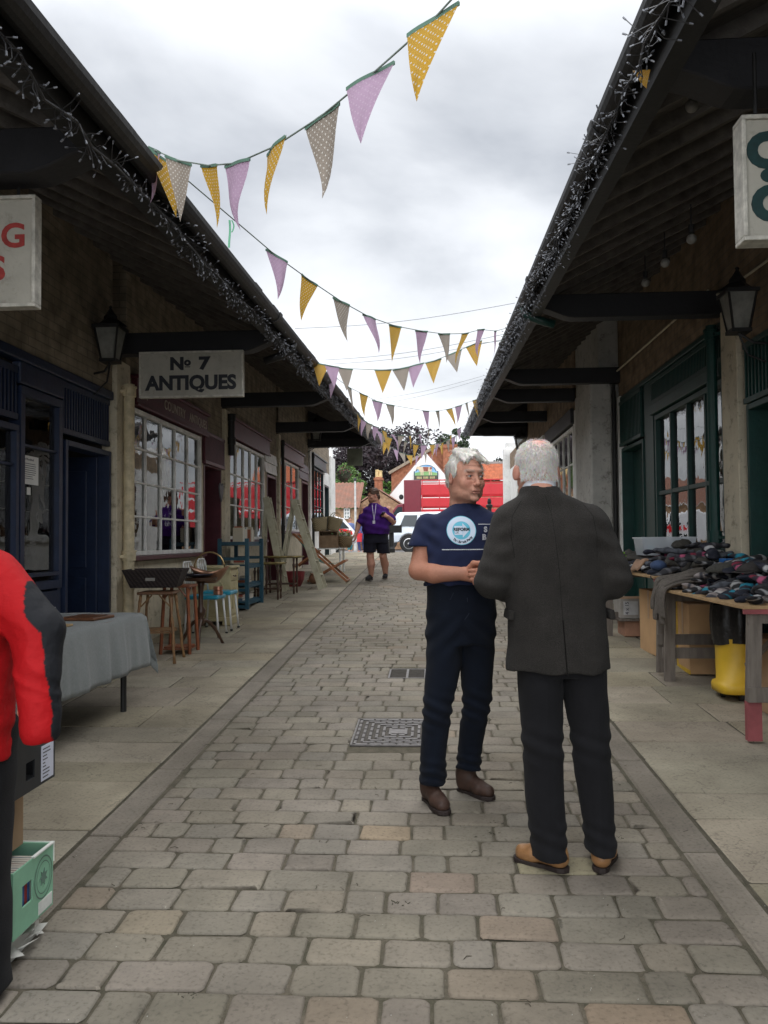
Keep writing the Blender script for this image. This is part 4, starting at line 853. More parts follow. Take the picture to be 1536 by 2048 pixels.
# hanging flower basket on the left end wall
t = thing('hanging_basket', 'hanging flower basket with dark foliage at the left end of the lane', 'flower basket', (PY(688, 950, 24.5).x, 24.5, PY(688, 950, 24.5).z))
f = MB(); f.lathe([(.02, -.22), (.10, -.2), (.17, -.1), (.19, 0)], n=16); f.build('pot', mat('basket_moss', (.06, .06, .04), .9), t)
f = MB(); rr = random.Random(3)
for k in range(420):
    d = Vector((rr.gauss(0, 1), rr.gauss(0, 1), rr.gauss(0, .7))).normalized()*rr.uniform(.1, .24); p = d+Vector((0, 0, .05)); a = Vector((rr.gauss(0, 1), rr.gauss(0, 1), rr.gauss(0, 1))).normalized()*.03; b = a.orthogonal().normalized()*.015
    f.add([p-a, p+b, p+a, p-b], [(0, 1, 2, 3)], rr.choice([(.03, .05, .02), (.05, .08, .03), (.02, .03, .02), (.2, .02, .05)]))
f.build('foliage', mat('basket_leaves', (1, 1, 1), .7, attr='Col'), t, colattr=True, fixn=False)
f = MB(); f.tube([(0, 0, .2), (0, 0, .45), (-.2, 0, .52), (-.28, 0, .48)], .008, 5); f.build('hook', m_gutter, t)
# overhead wires
t = None
for i, (a, b, lb) in enumerate((((590, 657, 9.9), (1030, 606, 9.0), 'nearest thin overhead wire, highest across the sky between the roofs'), ((650, 720, 12), (1010, 668, 10), 'thin overhead wire just below the second string of bunting'), ((668, 728, 13), (1010, 678, 11), 'lower of the close pair of wires behind the second bunting'), ((740, 800, 19), (965, 752, 17), 'upper of the close pair of far overhead wires'), ((735, 812, 20), (965, 758, 18), 'lowest far overhead wire above the fourth bunting'))):
    A = PY(*a); B = PY(*b); f = MB(); f.tube([tuple(A.lerp(B, k/10)+Vector((0, 0, -.06*math.sin(math.pi*k/10)))) for k in range(11)], .0035, 4)
    tag(f.build('overhead_wire', mat('wire_grey', (.3, .31, .33), .6)), lb, 'wire', 'wires crossing above the lane')
# ================================================================== BUNTING AND GARLANDS
def cloth(name, c, dots=True, dotc=(.75, .72, .66)):
    def ex(n, l, co, res, b):
        if not dots: return res
        t = n.new('ShaderNodeTexCoord'); mp = n.new('ShaderNodeMapping'); mp.inputs['Scale'].default_value = (52, 52, 52); mp.inputs['Rotation'].default_value = (0, 0, R(45))
        l.new(t.outputs['UV'], mp.inputs[0]); v = n.new('ShaderNodeTexVoronoi'); v.inputs['Randomness'].default_value = 0; v.inputs['Scale'].default_value = 1; v.voronoi_dimensions = '2D'; l.new(mp.outputs[0], v.inputs['Vector'])
        lt = n.new('ShaderNodeMath'); lt.operation = 'LESS_THAN'; lt.inputs[1].default_value = .17; l.new(v.outputs['Distance'], lt.inputs[0])
        m = n.new('ShaderNodeMix'); m.data_type = 'RGBA'; l.new(lt.outputs[0], m.inputs[0]); l.new(res, m.inputs[6]); m.inputs[7].default_value = dotc+(1,)
        return m.outputs[2]
    m = mat(name, c, .85, var=.06, scale=10, bump=.15, bscale=150, extra=ex)
    nn = m.node_tree.nodes; l = m.node_tree.links; b = nn['Principled BSDF']; tr = nn.new('ShaderNodeBsdfTranslucent'); bc = b.inputs['Base Color'].links[0].from_socket; l.new(bc, tr.inputs[0])
    mx = nn.new('ShaderNodeMixShader'); mx.inputs[0].default_value = .45; l.new(b.outputs[0], mx.inputs[1]); l.new(tr.outputs[0], mx.inputs[2]); l.new(mx.outputs[0], nn['Material Output'].inputs[0]); return m
BM = {'m': cloth('mustard_cotton', (.62, .36, .04)), 'l': cloth('lilac_cotton', (.52, .36, .50), True, (.6, .46, .58)), 'g': cloth('taupe_cotton', (.36, .31, .26))}
BN = {'m': 'mustard dotted pennant', 'l': 'lilac pennant', 'g': 'taupe dotted pennant'}
m_bind = mat('green_binding', (.10, .19, .14), .8); m_cord = mat('green_cord', (.16, .2, .17), .8)
rb = random.Random(8)
def bunting(label, A, B, items, W=.19, H=.25, ends=None, cordpts=None):
    A = Vector(A); B = Vector(B); t = thing('bunting_string', label, 'bunting', tuple(A), group='strings of bunting across the lane'); o = A
    pts = [PV(u, v, A, B) for u, v, c in items]
    P = ([A] if ends != 'x' else [])+pts+[B]
    f = MB(); f.tube([tuple(p-o) for p in P], .0035, 5); f.build('cord', m_cord, t)
    for i, (u, v, c) in enumerate(items):
        p = pts[i]
        if i+1 < len(pts): tg = pts[i+1]-p
        else: tg = p-pts[i-1]
        if i: tg = tg.normalized()+(p-pts[i-1]).normalized()
        tg.normalize()
        ang = rb.uniform(-.28, .28); q = tg.copy(); q.rotate(Euler((0, 0, ang))); q.normalize()
        w2, h2 = W*rb.uniform(.9, 1.05), H*rb.uniform(.95, 1.05); side = Vector((q.y, -q.x, 0)).normalized(); dn = Vector((0, 0, -1))+side*rb.uniform(-.25, .25)+tg*rb.uniform(-.12, .2); cu = rb.uniform(-.05, .05)
        f = MB(); n = 8; vs = []; uvs = []; rows = []
        for a in range(n+1):
            k = a/n; row = []
            for b in range(n+1):
                s_ = (b/n-.5)*w2*(1-k); ff = math.sin(k*2.6)*cu+(1-k)*(.016*math.sin(b/n*math.pi)*(1 if cu > 0 else -1)+.010*math.sin(b/n*7+k*4+i))
                vs.append(p-o+q*s_+dn*(h2*k)+side*ff*(.3+k)); uvs.append((s_+1, h2*k+1+i))
        fs = [(a*(n+1)+b, a*(n+1)+b+1, (a+1)*(n+1)+b+1, (a+1)*(n+1)+b) for a in range(n) for b in range(n)]
        f.add(vs, fs); ob = f.build('pennant', BM[c], t, fixn=False, smooth=True); ob['label'] = BN[c]
        uv = ob.data.uv_layers.new(name='UVMap')
        for lp in ob.data.loops: uv.data[lp.index].uv = uvs[lp.vertex_index]
        f = MB(); f.add([v+Vector((0, 0, .006))-side*.003 for v in vs[:n+1]]+[v+Vector((0, 0, -.008))-side*.003 for v in vs[:n+1]], [(b, b+1, n+2+b, n+1+b) for b in range(n)])
        f.add([v+Vector((0, 0, .006))+side*.003 for v in vs[:n+1]]+[v+Vector((0, 0, -.008))+side*.003 for v in vs[:n+1]], [(b, b+1, n+2+b, n+1+b) for b in range(n)]); f.build('binding', m_bind, ob, fixn=False)
    return t
def LE(Y, dz=0): return (-1.33, Y, 3.22+S*Y+dz)
def RE(Y, dz=0): return (.84, Y, 3.5+S*Y+dz)
bunting('nearest string of bunting, rising from the left gutter over the viewer to the right', LE(3.95, -.05), (.86, 1.75, 3.52), [(309, 300, 'l'), (357, 321, 'g'), (418, 331, 'm'), (474, 326, 'l'), (551, 292, 'm'), (643, 232, 'g'), (740, 152, 'l'), (866, 40, 'm')], W=.215, H=.29)
bunting('second string of bunting, running diagonally to the green rainwater head on the right', LE(4.0, -.12), RE(9.4, -.08), [(325, 318, 'm'), (553, 512, 'l'), (619, 560, 'm'), (683, 603, 'g'), (739, 634, 'l'), (791, 652, 'm'), (843, 662, 'l'), (888, 668, 'g'), (930, 667, 'm'), (962, 659, 'l'), (991, 662, 'l'), (1018, 655, 'g')], W=.215, H=.285)
bunting('third string of bunting, the first that crosses straight from gutter to gutter', LE(9.6, -.06), RE(9.6, -.1), [(641, 728, 'm'), (664, 732, 'l'), (690, 737, 'g'), (766, 740, 'm'), (802, 737, 'g'), (832, 730, 'l'), (867, 722, 'm'), (907, 706, 'g'), (948, 688, 'm')], W=.2, H=.26)
bunting('fourth string of bunting, with a knotted gap in its middle', LE(11.0, -.1), RE(15.5, -.1), [(664, 750, 'l'), (697, 774, 'g'), (727, 789, 'm'), (755, 803, 'l'), (781, 810, 'g'), (852, 822, 'l'), (875, 822, 'g'), (898, 818, 'm'), (917, 812, 'l'), (933, 806, 'g'), (950, 800, 'm')], W=.23, H=.31)
bunting('fifth string of bunting, its left half close under the left gutter', LE(14.2, -.1), RE(19.5, -.1), [(718, 832, 'm'), (727, 840, 'l'), (738, 847, 'g'), (751, 853, 'l'), (769, 862, 'm'), (785, 868, 'l'), (802, 871, 'g'), (820, 871, 'm'), (839, 867, 'l'), (858, 860, 'g'), (902, 870, 'm'), (918, 857, 'l')], W=.22, H=.28)
bunting('sixth string of bunting, crossing in front of the pub roof', LE(16.8, -.15), RE(21.3, -.2), [(757, 862, 'l'), (767, 869, 'g'), (776, 874, 'm'), (794, 880, 'l'), (812, 883, 'g'), (832, 889, 'm'), (848, 890, 'l'), (864, 889, 'm'), (875, 887, 'l'), (885, 885, 'm'), (896, 880, 'g'), (907, 874, 'l')], W=.26, H=.32)
bunting('farthest and lowest string of bunting, over the white gable', LE(21.4, -.3), (.9, 27, 4.2), [(770, 884, 'm'), (780, 892, 'g'), (791, 899, 'l'), (804, 906, 'g'), (819, 910, 'm'), (835, 911, 'l'), (851, 907, 'g'), (868, 898, 'l'), (882, 890, 'm')], W=.28, H=.32)
# green ribbon loop hanging from a bunting knot
p = PY(459, 440, 4.6); f = MB()
f.grid(lambda a, b: Vector((p.x+(b-.5)*.012+.003*math.sin(a*5), p.y, p.z-.16*a)), 12, 2); f.grid(lambda a, b: Vector((p.x+.012+.012*math.sin(a*3.1)+(b-.5)*.008, p.y+.004, p.z-.07*a)), 8, 2)
tag(f.build('ribbon', mat('mint_ribbon', (.14, .42, .25), .7), solid=.0015), 'pale green ribbon ends dangling from the bunting knot by the left gutter', 'ribbon')
# fairy light garlands
m_led = mat('led_tip', (.2, .21, .235), .25, var=.1); m_lw = mat('garland_wire', (.035, .035, .038), .45)
def garland(sg, path, label, dens, spread, seed):
    rr = random.Random(seed); P = [Vector(p) for p in path]; t = thing('fairy_light_garland', label, 'fairy lights', tuple(P[0])); o = P[0]
    f = MB(); f.tube([tuple(p-o+Vector((rr.uniform(-.01, .01), 0, rr.uniform(-.01, .01)))) for p in P], .006, 5); f.build('main_cable', m_lw, t)
    tw = MB(); bl = MB(); tot = 0
    for i in range(len(P)-1):
        a, b = P[i], P[i+1]; L_ = (b-a).length; ym = (a.y+b.y)/2; n = int(L_*dens*(.62 if a.y < 4 else .85 if a.y < 7 else 1.1))
        for k in range(n):
            q = a.lerp(b, rr.random())-o; bunch = .6+.7*abs(math.sin(ym*2.1+seed))
            d = Vector((rr.gauss(0, 1), rr.gauss(.2, .8), rr.gauss(-.35, 1))).normalized()*rr.uniform(.35, 1)*spread*bunch
            mid = q+d*.55+Vector((rr.uniform(-.01, .01), rr.uniform(-.01, .01), rr.uniform(-.015, .01))); e_ = q+d
            tw.tube([tuple(q), tuple(mid), tuple(e_)], (.0022 if q.y < 3 else .0016), 3, cap=False); dd = (e_-mid).normalized(); bl.bar(tuple(e_), tuple(e_+dd*.016), .0055, .0055)
    tw.build('twig_wires', m_lw, t, fixn=False)['kind'] = 'stuff'; bl.build('led_bulbs', m_led, t, fixn=False)['kind'] = 'stuff'
def gpath(ex, sg, H, seed):
    rr = random.Random(seed); out_ = []; y = 1.0
    while y < 21.6:
        out_.append((ex+sg*((.09 if sg < 0 else .0)+rr.uniform(-.02, .03)), y, S*y+H-.03*abs(math.sin(y*1.4))+rr.uniform(-.015, .015))); y += .22
    return out_
garland(-1, gpath(-1.34, -1, 3.09, 1), 'dark fairy light garland wound along the left hand eave', 105, .088, 1)
garland(1, gpath(.87, 1, 3.33, 2), 'dark fairy light garland wound along the right hand eave', 130, .10, 2)
# things hooked on the right eave
p = PY(1226, 165, 3.6); f = MB(); f.add([(p.x, p.y, p.z+.06), (p.x-.04, p.y+.01, p.z+.03), (p.x-.05, p.y+.02, p.z-.1), (p.x+.01, p.y, p.z-.02)], [(0, 1, 2, 3)])
p = PY(1283, 140, 3.5); f = MB(); f.grid(lambda a, b: Vector((p.x+(b-.5)*.075*(1-a)+.02*a, p.y+.01*math.sin(3*a), p.z-.08*a)), 6, 6); o = f.build('pennant', BM['m'], solid=.002, fixn=False)
uv = o.data.uv_layers.new(name='UVMap'); tag(o, 'lone mustard pennant tangled in the garland at the top right', 'bunting')
# globe lights under the right canopy
for i, (u, v, Y, lb) in enumerate(((1384, 212, 4.0, 'large white globe bulb nearest the top right sign'), (1383, 478, 5.2, 'globe bulb under the right roof, level with the bottom of the sign'), (1330, 526, 5.9, 'dim globe bulb under the right roof, second up from the beam'), (1291, 566, 6.6, 'dim globe bulb just above the first right hand beam'))):
    q = PY(u, v, Y); t = thing('globe_bulb', lb, 'light bulb', tuple(q), group='globe bulbs strung under the right hand roof'); f = MB(); f.sph((0, 0, 0), .032, 14, 10); f.build('globe', mat('milky_globe', (.22, .21, .19), .5), t, smooth=True); f = MB(); f.cyl((0, 0, .038), (0, 0, .09), .018); f.cyl((0, 0, .09), (0, 0, .22), .005); f.build('bulb_socket', m_gutter, t)
# ================================================================== GOODS OUTSIDE THE LEFT HAND SHOPS
m_wood = mat('brown_wood', (.16, .075, .03), .45, col2=(.09, .04, .018), scale=9, bump=.2, stretch=(1, 1, .2))
m_dwood = mat('dark_turned_wood', (.055, .028, .016), .35, var=.4, scale=9)
m_bamboo = mat('bamboo', (.30, .17, .07), .5, col2=(.14, .07, .03), scale=14, bump=.3)
m_redwood = mat('red_brown_wood', (.22, .07, .03), .45, var=.35, scale=8)
m_wick = None
def wicker(name, c, c2):
    def ex(n, l, co, res, b):
        w1 = n.new('ShaderNodeTexWave'); w1.bands_direction = 'Z'; w1.inputs['Scale'].default_value = 22; w1.inputs['Distortion'].default_value = 2; l.new(co, w1.inputs['Vector'])
        w2 = n.new('ShaderNodeTexWave'); w2.bands_direction = 'DIAGONAL'; w2.inputs['Scale'].default_value = 16; w2.inputs['Distortion'].default_value = 1; l.new(co, w2.inputs['Vector'])
        m = n.new('ShaderNodeMath'); m.operation = 'MULTIPLY'; l.new(w1.outputs['Fac'], m.inputs[0]); l.new(w2.outputs['Fac'], m.inputs[1])
        x = n.new('ShaderNodeMix'); x.data_type = 'RGBA'; l.new(m.outputs[0], x.inputs[0]); x.inputs[6].default_value = tuple(c2)+(1,); l.new(res, x.inputs[7])
        bp = n.new('ShaderNodeBump'); bp.inputs['Strength'].default_value = .9; bp.inputs['Distance'].default_value = .006; l.new(m.outputs[0], bp.inputs['Height']); l.new(bp.outputs[0], b.inputs['Normal']); return x.outputs[2]
    return mat(name, c, .7, extra=ex, var=.2)
m_wickd = wicker('dark_wicker', (.05, .03, .025), (.012, .008, .008)); m_wickl = wicker('straw_wicker', (.42, .32, .17), (.18, .12, .06)); m_straw = wicker('straw_bag', (.50, .43, .27), (.28, .22, .12))
def at(u, v): p = G(u, v); return (p.x, p.y, gz(p.y))
# --- trestle table and grey cloth
X0, X1, Y0, Y1, hz = -2.92, -2.22, 4.0, 6.2, .74
t = thing('trestle_table', 'folding trestle table with black metal legs under the grey cloth', 'table', (X0, Y0, S*5.1)); zt = hz
f = MB(); f.box((0, 0, zt-.03), (.7, 2.2, zt-.004)); f.build('tabletop', m_wood, t)
for x in (.06, .64):
    for y in (.2, 1.98): f = MB(); f.cyl((x, y, -.01), (x, y, zt-.03), .022, n=10); f.build('leg', m_gutter, t)
f = MB(); f.bar((.06, 1.98, .35), (.64, 1.98, .35), .02, .02); f.build('crossbar', m_gutter, t)
def clothmesh():
    vs = []; fs = []; nx, ny = 40, 90; dx0, dx1, dy0, dy1 = .38, .40, .3, .33
    gx = [-dx0+(i/nx)*(.7+dx0+dx1) for i in range(nx+1)]; gy = [-dy0+(j/ny)*(2.2+dy0+dy1) for j in range(ny+1)]
    for x in gx:
        for y in gy:
            ox = max(0, -x, x-.7); oy = max(0, -y, y-2.2); z = zt+.003; px, py = min(max(x, 0), .7), min(max(y, 0), 2.2)
            sx_ = -1 if x < 0 else 1; sy_ = -1 if y < 0 else 1; drop = max(ox, oy)
            fold = .5+.4*math.sin(y*15+1.6*math.sin(y*4.3))+.14*math.sin(y*41+2*math.sin(y*7)) if ox > oy else .5+.5*math.sin(x*17)
            k = min(1, drop/.3)
            if ox > 0 and oy > 0:                 # corner: one hanging fold that swings out
                m_ = min(ox, oy); px += sx_*(.02+.10*m_*1.6+.02*k); py += sy_*(.02+.10*m_*1.6+.02*k); z -= (drop+.25*m_)*.99
            elif ox > 0: px += sx_*(.012+.045*k*fold+.03*drop); z -= drop
            elif oy > 0: py += sy_*(.012+.045*k*fold+.03*drop); z -= drop
            else: z += .0015*math.sin(x*20)*math.sin(y*11)
            vs.append((px, py, z))
    fs = [(i*(ny+1)+j, (i+1)*(ny+1)+j, (i+1)*(ny+1)+j+1, i*(ny+1)+j+1) for i in range(nx) for j in range(ny)]
    b = MB(); b.add(vs, fs); return b
m_gcloth = mat('grey_linen', (.17, .185, .18), .9, var=.12, scale=60, bump=.3, bscale=300, sheen=.2)
o = clothmesh().build('tablecloth', m_gcloth, smooth=True, solid=.003, fixn=False); o.location = (X0, Y0, S*5.1)
tag(o, 'grey linen cloth hanging in folds over the trestle table by the blue shop', 'tablecloth')
q = PY(160, 1230, 5.66); o = MB(); o.prism([(-.14, -.15), (.12, -.17), (.16, .1), (-.1, .16)], 0, .022, 'z'); o = o.build('leather_folder', mat('tan_leather', (.13, .055, .025), .35, var=.3), bevel=.008, seg=3); o.location = (-2.42, 5.66, S*5.1+hz+.006); tag(o, 'brown leather covered board lying on the grey cloth', 'board')
o = MB(); o.box((-.12, -.035, 0), (.05, .035, .014)); o.cyl((-.12, 0, .007), (-.19, 0, .007), .009); o = o.build('wooden_board', mat('pale_beech', (.42, .29, .15), .6), bevel=.004); o.location = (-2.36, 5.16, S*5.1+hz+.006); tag(o, 'small pale wooden board half hidden by the red sleeve on the grey cloth', 'board')
o = MB(); o.lathe([(.03, 0), (.035, .04), (.03, .075), (.026, .075), (.028, .01), (0, .008)], n=16); o = o.build('mug', mat('white_china', (.6, .6, .57), .3), smooth=True); o.location = (-2.72, 5.75, S*5.1+hz+.006); tag(o, 'small white cup at the back of the grey cloth', 'cup')
# --- bamboo plant stand (front) and red brown stand (behind)
def stand(name, label, x, y, w, h, m, shelfz, splay=.03, rz=0, rustic=True):
    t = thing(name, label, 'plant stand', (x, y, gz(y)), rz)
    f = MB(); f.box((-w/2, -w/2, h-.025), (w/2, w/2, h)); f.build('top', m_wood if rustic else m, t, bevel=.006)
    f = MB(); f.box((-w*.42, -w*.42, shelfz), (w*.42, w*.42, shelfz+.015)); f.build('shelf', MATS['bamboo'] if rustic else m, t, bevel=.004)
    for sx in (-1, 1):
        for sy in (-1, 1):
            f = MB(); a = Vector((sx*(w/2+splay), sy*(w/2+splay), 0)); b = Vector((sx*w*.40, sy*w*.40, h-.025)); n = 10 if rustic else 2
            if rustic:
                pts = [a.lerp(b, i/n)+Vector((rnd.uniform(-.006, .006), rnd.uniform(-.006, .006), 0)) for i in range(n+1)]; f.tube(pts, [.013+.004*(i % 3 == 0) for i in range(n+1)], 8)
            else: f.bar(a, b, .026, .026)
            f.build('leg', m, t, smooth=rustic)
    f = MB()
    for sx in (-1, 1):
        f.tube([(sx*w*.41, -w*.41, h-.14), (sx*w*.1, -w*.41, h-.03)], .008, 6); f.tube([(w*.41, sx*w*.41, h-.14), (w*.41, sx*w*.1, h-.03)], .008, 6); f.bar((-w*.42, sx*w*.42, shelfz-.01), (w*.42, sx*w*.42, shelfz-.01), .014, .014); f.bar((sx*w*.42, -w*.42, shelfz-.01), (sx*w*.42, w*.42, shelfz-.01), .014, .014)
    f.build('stretcher', m, t); return t
p = at(338, 1313)
stand('bamboo_stand', 'twig legged two tier bamboo stand at the kerb side under the wicker tray', -2.68, 7.95, .34, .68, m_bamboo, .30, .03, .1)
t = stand('wooden_stand', 'taller red brown framed stand just behind the twig legged one', -2.62, 8.42, .30, .70, m_redwood, .06, 0, 0, rustic=False)
# wicker tray resting on both
f = MB(); ow, oh = .29, .25; iw, ih = .22, .19; hh = .18
def ring(w_, h_, z): return [(-w_, -h_, z), (w_, -h_, z), (w_, h_, z), (-w_, h_, z)]
f.add(ring(iw, ih, 0)+ring(ow, oh, hh)+ring(ow-.02, oh-.02, hh)+ring(iw-.015, ih-.015, .015), [(0, 1, 2, 3)]+[(a+i, a+(i+1) % 4, a+4+(i+1) % 4, a+4+i) for a in (0, 4, 8) for i in range(4)]+[(15, 14, 13, 12)])
o = f.build('wicker_tray', m_wickd, bevel=.006, seg=2); o.location = (-2.76, 8.12, gz(8.12)+.705); o.rotation_euler = (0, 0, .15); tag(o, 'dark brown wicker tray basket on top of the two plant stands', 'basket')
f = MB(); f.box((-.06, -.03, 0), (.06, .03, .004)); q = f.build('tray_label', mat('paper_buff', (.5, .46, .38), .8)); q.parent = o; q.location = (.12, .1, .185)
f = MB(); f.box((-.045, -.014, 0), (.045, -.008, .03)); q = f.build('tray_handle', mat('tarnished_metal', (.2, .19, .17), .5, metal=.6)); q.parent = o; q.location = (-.02, -.222, .07)
# --- tripod wine table
x, y = -2.52, 8.85; t = thing('tripod_table', 'dark turned tripod wine table carrying the brass basket', 'table', (x, y, gz(y)))
f = MB(); f.lathe([(.17, .70), (.175, .712), (.18, .735), (.17, .735), (.165, .72), (0, .72)], n=28); f.build('tabletop', m_dwood, t, smooth=False)
f = MB(); f.lathe([(.0, .2), (.035, .22), (.05, .26), (.03, .3), (.05, .34), (.055, .38), (.028, .42), (.024, .55), (.035, .64), (.05, .70), (0, .70)], n=18); f.build('column', m_dwood, t, smooth=True)
for k in range(3):
    a = R(-80+120*k); f = MB(); n = 9; pts = [(math.cos(a)*r_, math.sin(a)*r_, z) for r_, z in [(.02+.24*(i/n), .27-.27*(i/n)**1.3+.04*math.sin(i/n*3.14)) for i in range(n+1)]]; f.tube(pts, [.02-.006*(i/n)+.004*(i % 2) for i in range(n+1)], 8); f.build('leg', m_dwood, t, smooth=True)
f = MB(); f.lathe([(.13, 0), (.15, .012), (.17, .028), (.165, .03), (.12, .006), (0, .006)], n=26, sx=1.15); o = f.build('pewter_tray', mat('dark_pewter', (.10, .10, .13), .35, metal=.8), smooth=True); o.location = (x-.06, y+.02, gz(y)+.745); tag(o, 'dark oval metal tray on the tripod table', 'tray')
m_copper = mat('aged_copper', (.36, .2, .13), .35, metal=.7, var=.3); m_brass = mat('aged_brass', (.42, .3, .14), .35, metal=.8, var=.3)
t = thing('brass_basket', 'copper and brass basket with a tall hoop handle on the tripod table', 'basket', (-2.47, 9.02, gz(9.0)+.66))
f = MB(); n = 20
for k in range(n+1): pass
f.grid(lambda a, b: Vector(((.06+.13*b**.7)*math.cos(a*6.2832)*1.15, (.06+.10*b**.7)*math.sin(a*6.2832), .12*b+.07*b*abs(math.cos(a*6.2832))**2)), 28, 5); f.build('bowl', m_copper, t, solid=.004, smooth=True)
f = MB(); f.tube([(.17*math.cos(R(d)), 0, .17+.17*math.sin(R(d))) for d in range(0, 181, 15)], .009, 6); f.build('hoop_handle', m_brass, t, smooth=True)
o = MB(); o.lathe([(.05, 0), (.055, .005), (.055, .045), (.045, .05), (.055, .06), (.055, .1), (0, .1)], n=18); o = o.build('candle_holder', mat('copper_striped', (.5, .25, .17), .3, metal=.8)); o.location = (-2.5, 9.5, gz(9.5)+.475); tag(o, 'striped copper tin on the nearer turquoise chair', 'tin')
# --- chairs
m_turq = mat('turquoise_vinyl', (.02, .26, .38), .35, var=.12); m_cw = mat('white_tube', (.62, .62, .6), .4, var=.1)
def chair(x, y, label):
    t = thing('kitchen_chair', label, 'chair', (x, y, gz(y)), group='white framed chairs with turquoise seats')
    f = MB(); f.box((-.19, -.19, .43), (.2, .19, .475)); f.build('seat', m_turq, t, bevel=.015, seg=3)
    for sx, sy in ((.17, -.16), (.17, .16), (-.16, -.16), (-.16, .16)):
        f = MB(); f.tube([(sx, sy, .43), (sx*1.22, sy*1.12, 0.02)], .0125, 8); o = f.build('leg', m_cw, t, smooth=True); f = MB(); f.cyl((sx*1.22, sy*1.12, .0), (sx*1.225, sy*1.12, .025), .016); f.build('rubber_foot', MATS['tyre'], o)
    f = MB(); f.tube([(-.17, -.17, .43), (-.21, -.17, .82), (-.215, -.12, .86), (-.215, .12, .86), (-.21, .17, .82), (-.17, .17, .43)], .011, 8)
    for k in range(3):
        a = -.14+k*.09; f.tube([(-.20, a, .55), (-.214, a+.10, .85)], .006, 5); f.tube([(-.20, a+.10, .55), (-.214, a, .85)], .006, 5)
    f.tube([(-.195, -.17, .55), (-.195, .17, .55)], .008, 6); f.build('backrest', m_cw, t, smooth=True); return t
chair(-2.66, 9.52, 'nearer turquoise seated white chair, with a copper tin on its seat'); chair(-2.63, 10.0, 'farther turquoise seated white chair, against the cream cabinet')
# --- cream cabinet
x, y = -2.78, 10.5; t = thing('cabinet', 'cream painted bedside cabinet with arched end panel and one drawer', 'cabinet', (x, y, gz(y))); m_cc = mat('cream_cabinet', (.50, .44, .26), .5, col2=(.36, .30, .16), scale=5)
f = MB(); f.box((-.21, -.21, .09), (.21, .21, .71)); f.build('carcass', m_cc, t, bevel=.005)
f = MB(); f.box((-.24, -.24, .712), (.245, .24, .745)); f.build('top', m_cc, t, bevel=.012, seg=3)
f = MB(); f.box((-.235, -.235, .0), (-.13, .235, .1)); f.box((.13, -.235, .0), (.235, .235, .1)); f.box((-.13, -.235, .05), (.13, .235, .1)); f.build('plinth', m_cc, t, bevel=.012, seg=3)
f = MB(); f.box((.211, -.16, .56), (.225, .16, .68)); o = f.build('drawer', m_cc, t, bevel=.004); f = MB(); f.tube([(.225, -.06, .62), (.245, -.05, .61), (.25, 0, .605), (.245, .05, .61), (.225, .06, .62)], .006, 6); f.build('handle', m_dwood, o)
f = MB(); f.box((.211, -.16, .13), (.222, .16, .54)); o = f.build('door', m_cc, t, bevel=.004); f = MB(); f.tube([(.23, -.08, .2), (.235, -.09, .35), (.235, 0, .47), (.235, .09, .35), (.23, .08, .2)], .008, 6); f.sph((.24, .12, .36), .014); f.build('door_moulding', m_cc, o)
for sy in (-.195, .195): f = MB(); f.lathe([(.012, .1), (.02, .15), (.012, .2), (.016, .4), (.012, .6), (.02, .65), (.012, .7)], (.215, sy, 0), 10); f.build('corner_column', m_cc, t)
f = MB(); f.tube([(-.15, -.213, .15), (-.15, -.215, .4)]+[(.15*-math.cos(R(d)), -.215, .4+.2*math.sin(R(d))) for d in range(0, 181, 20)]+[(.15, -.213, .15)], .011, 6); f.build('arched_panel', m_cc, t)
# --- blue shelf unit with books
x, y = -2.88, 12.3; t = thing('shelf_unit', 'dark teal blue open wooden shelf unit holding books', 'shelf', (x, y, gz(y))); m_bs = mat('teal_blue_paint', (.010, .062, .095), .5, var=.25, scale=9)
for sx in (-.2, .2):
    for sy in (-.5, .5): f = MB(); f.box((sx-.028, sy-.028, 0), (sx+.028, sy+.028, 1.02)); f.build('post', m_bs, t, bevel=.004)
for h in (.09, .34, .62, .95): f = MB(); f.box((-.17, -.53, h), (.17, .53, h+.022)); f.box((-.172, -.53, h-.04), (-.19, .53, h-.001)); f.box((.172, -.53, h-.04), (.19, .53, h-.001)); f.build('shelf_board', m_bs, t)
for h in (.97, .75, .3, .06):
    for q in (-.505, .505): f = MB(); f.box((-.172, q-.015, h-.045), (.172, q+.015, h)); f.build('end_rail', m_bs, t)
bc = [(.45, .4, .3), (.5, .12, .08), (.35, .3, .2), (.6, .56, .46), (.3, .1, .05), (.12, .18, .25), (.55, .5, .35)]
mbk = mat('book_covers', (1, 1, 1), .7, attr='Col', var=.1)
def books(x, y, z, n, label, group, stack=False, w_=.2):
    yy = y
    for k in range(n):
        h = rnd.uniform(.02, .035); f = MB(); d = rnd.uniform(.12, .16); hh = rnd.uniform(.18, .23); c = rnd.choice(bc)
        if stack: a = rnd.uniform(-.1, .1); f.cb((0, 0, h/2), (d, hh, h), (0, 0, a), c); f.cb((.003, 0, h/2), (d, hh-.006, h*.75), (0, 0, a), (.6, .56, .48)); loc = (x, y, z); z += h+.001
        else: f.box((-d/2, 0, 0), (d/2, h, hh), col=c); f.box((-d/2+.004, h*.15, hh*.01), (d/2+.004, h*.85, hh*.985), col=(.6, .56, .48)); loc = (x, yy, z); yy += h+.002
        o = f.build('book', mbk, colattr=True); o.location = loc; tag(o, label, 'book', group)
zb = gz(12.3)
books(-2.84, 11.9, zb+.973, 11, 'old book standing in the row along the top of the blue shelf unit', 'row of books on the blue shelf top'); books(-2.84, 12.45, zb+.973, 8, 'old book standing in the row along the top of the blue shelf unit', 'row of books on the blue shelf top')
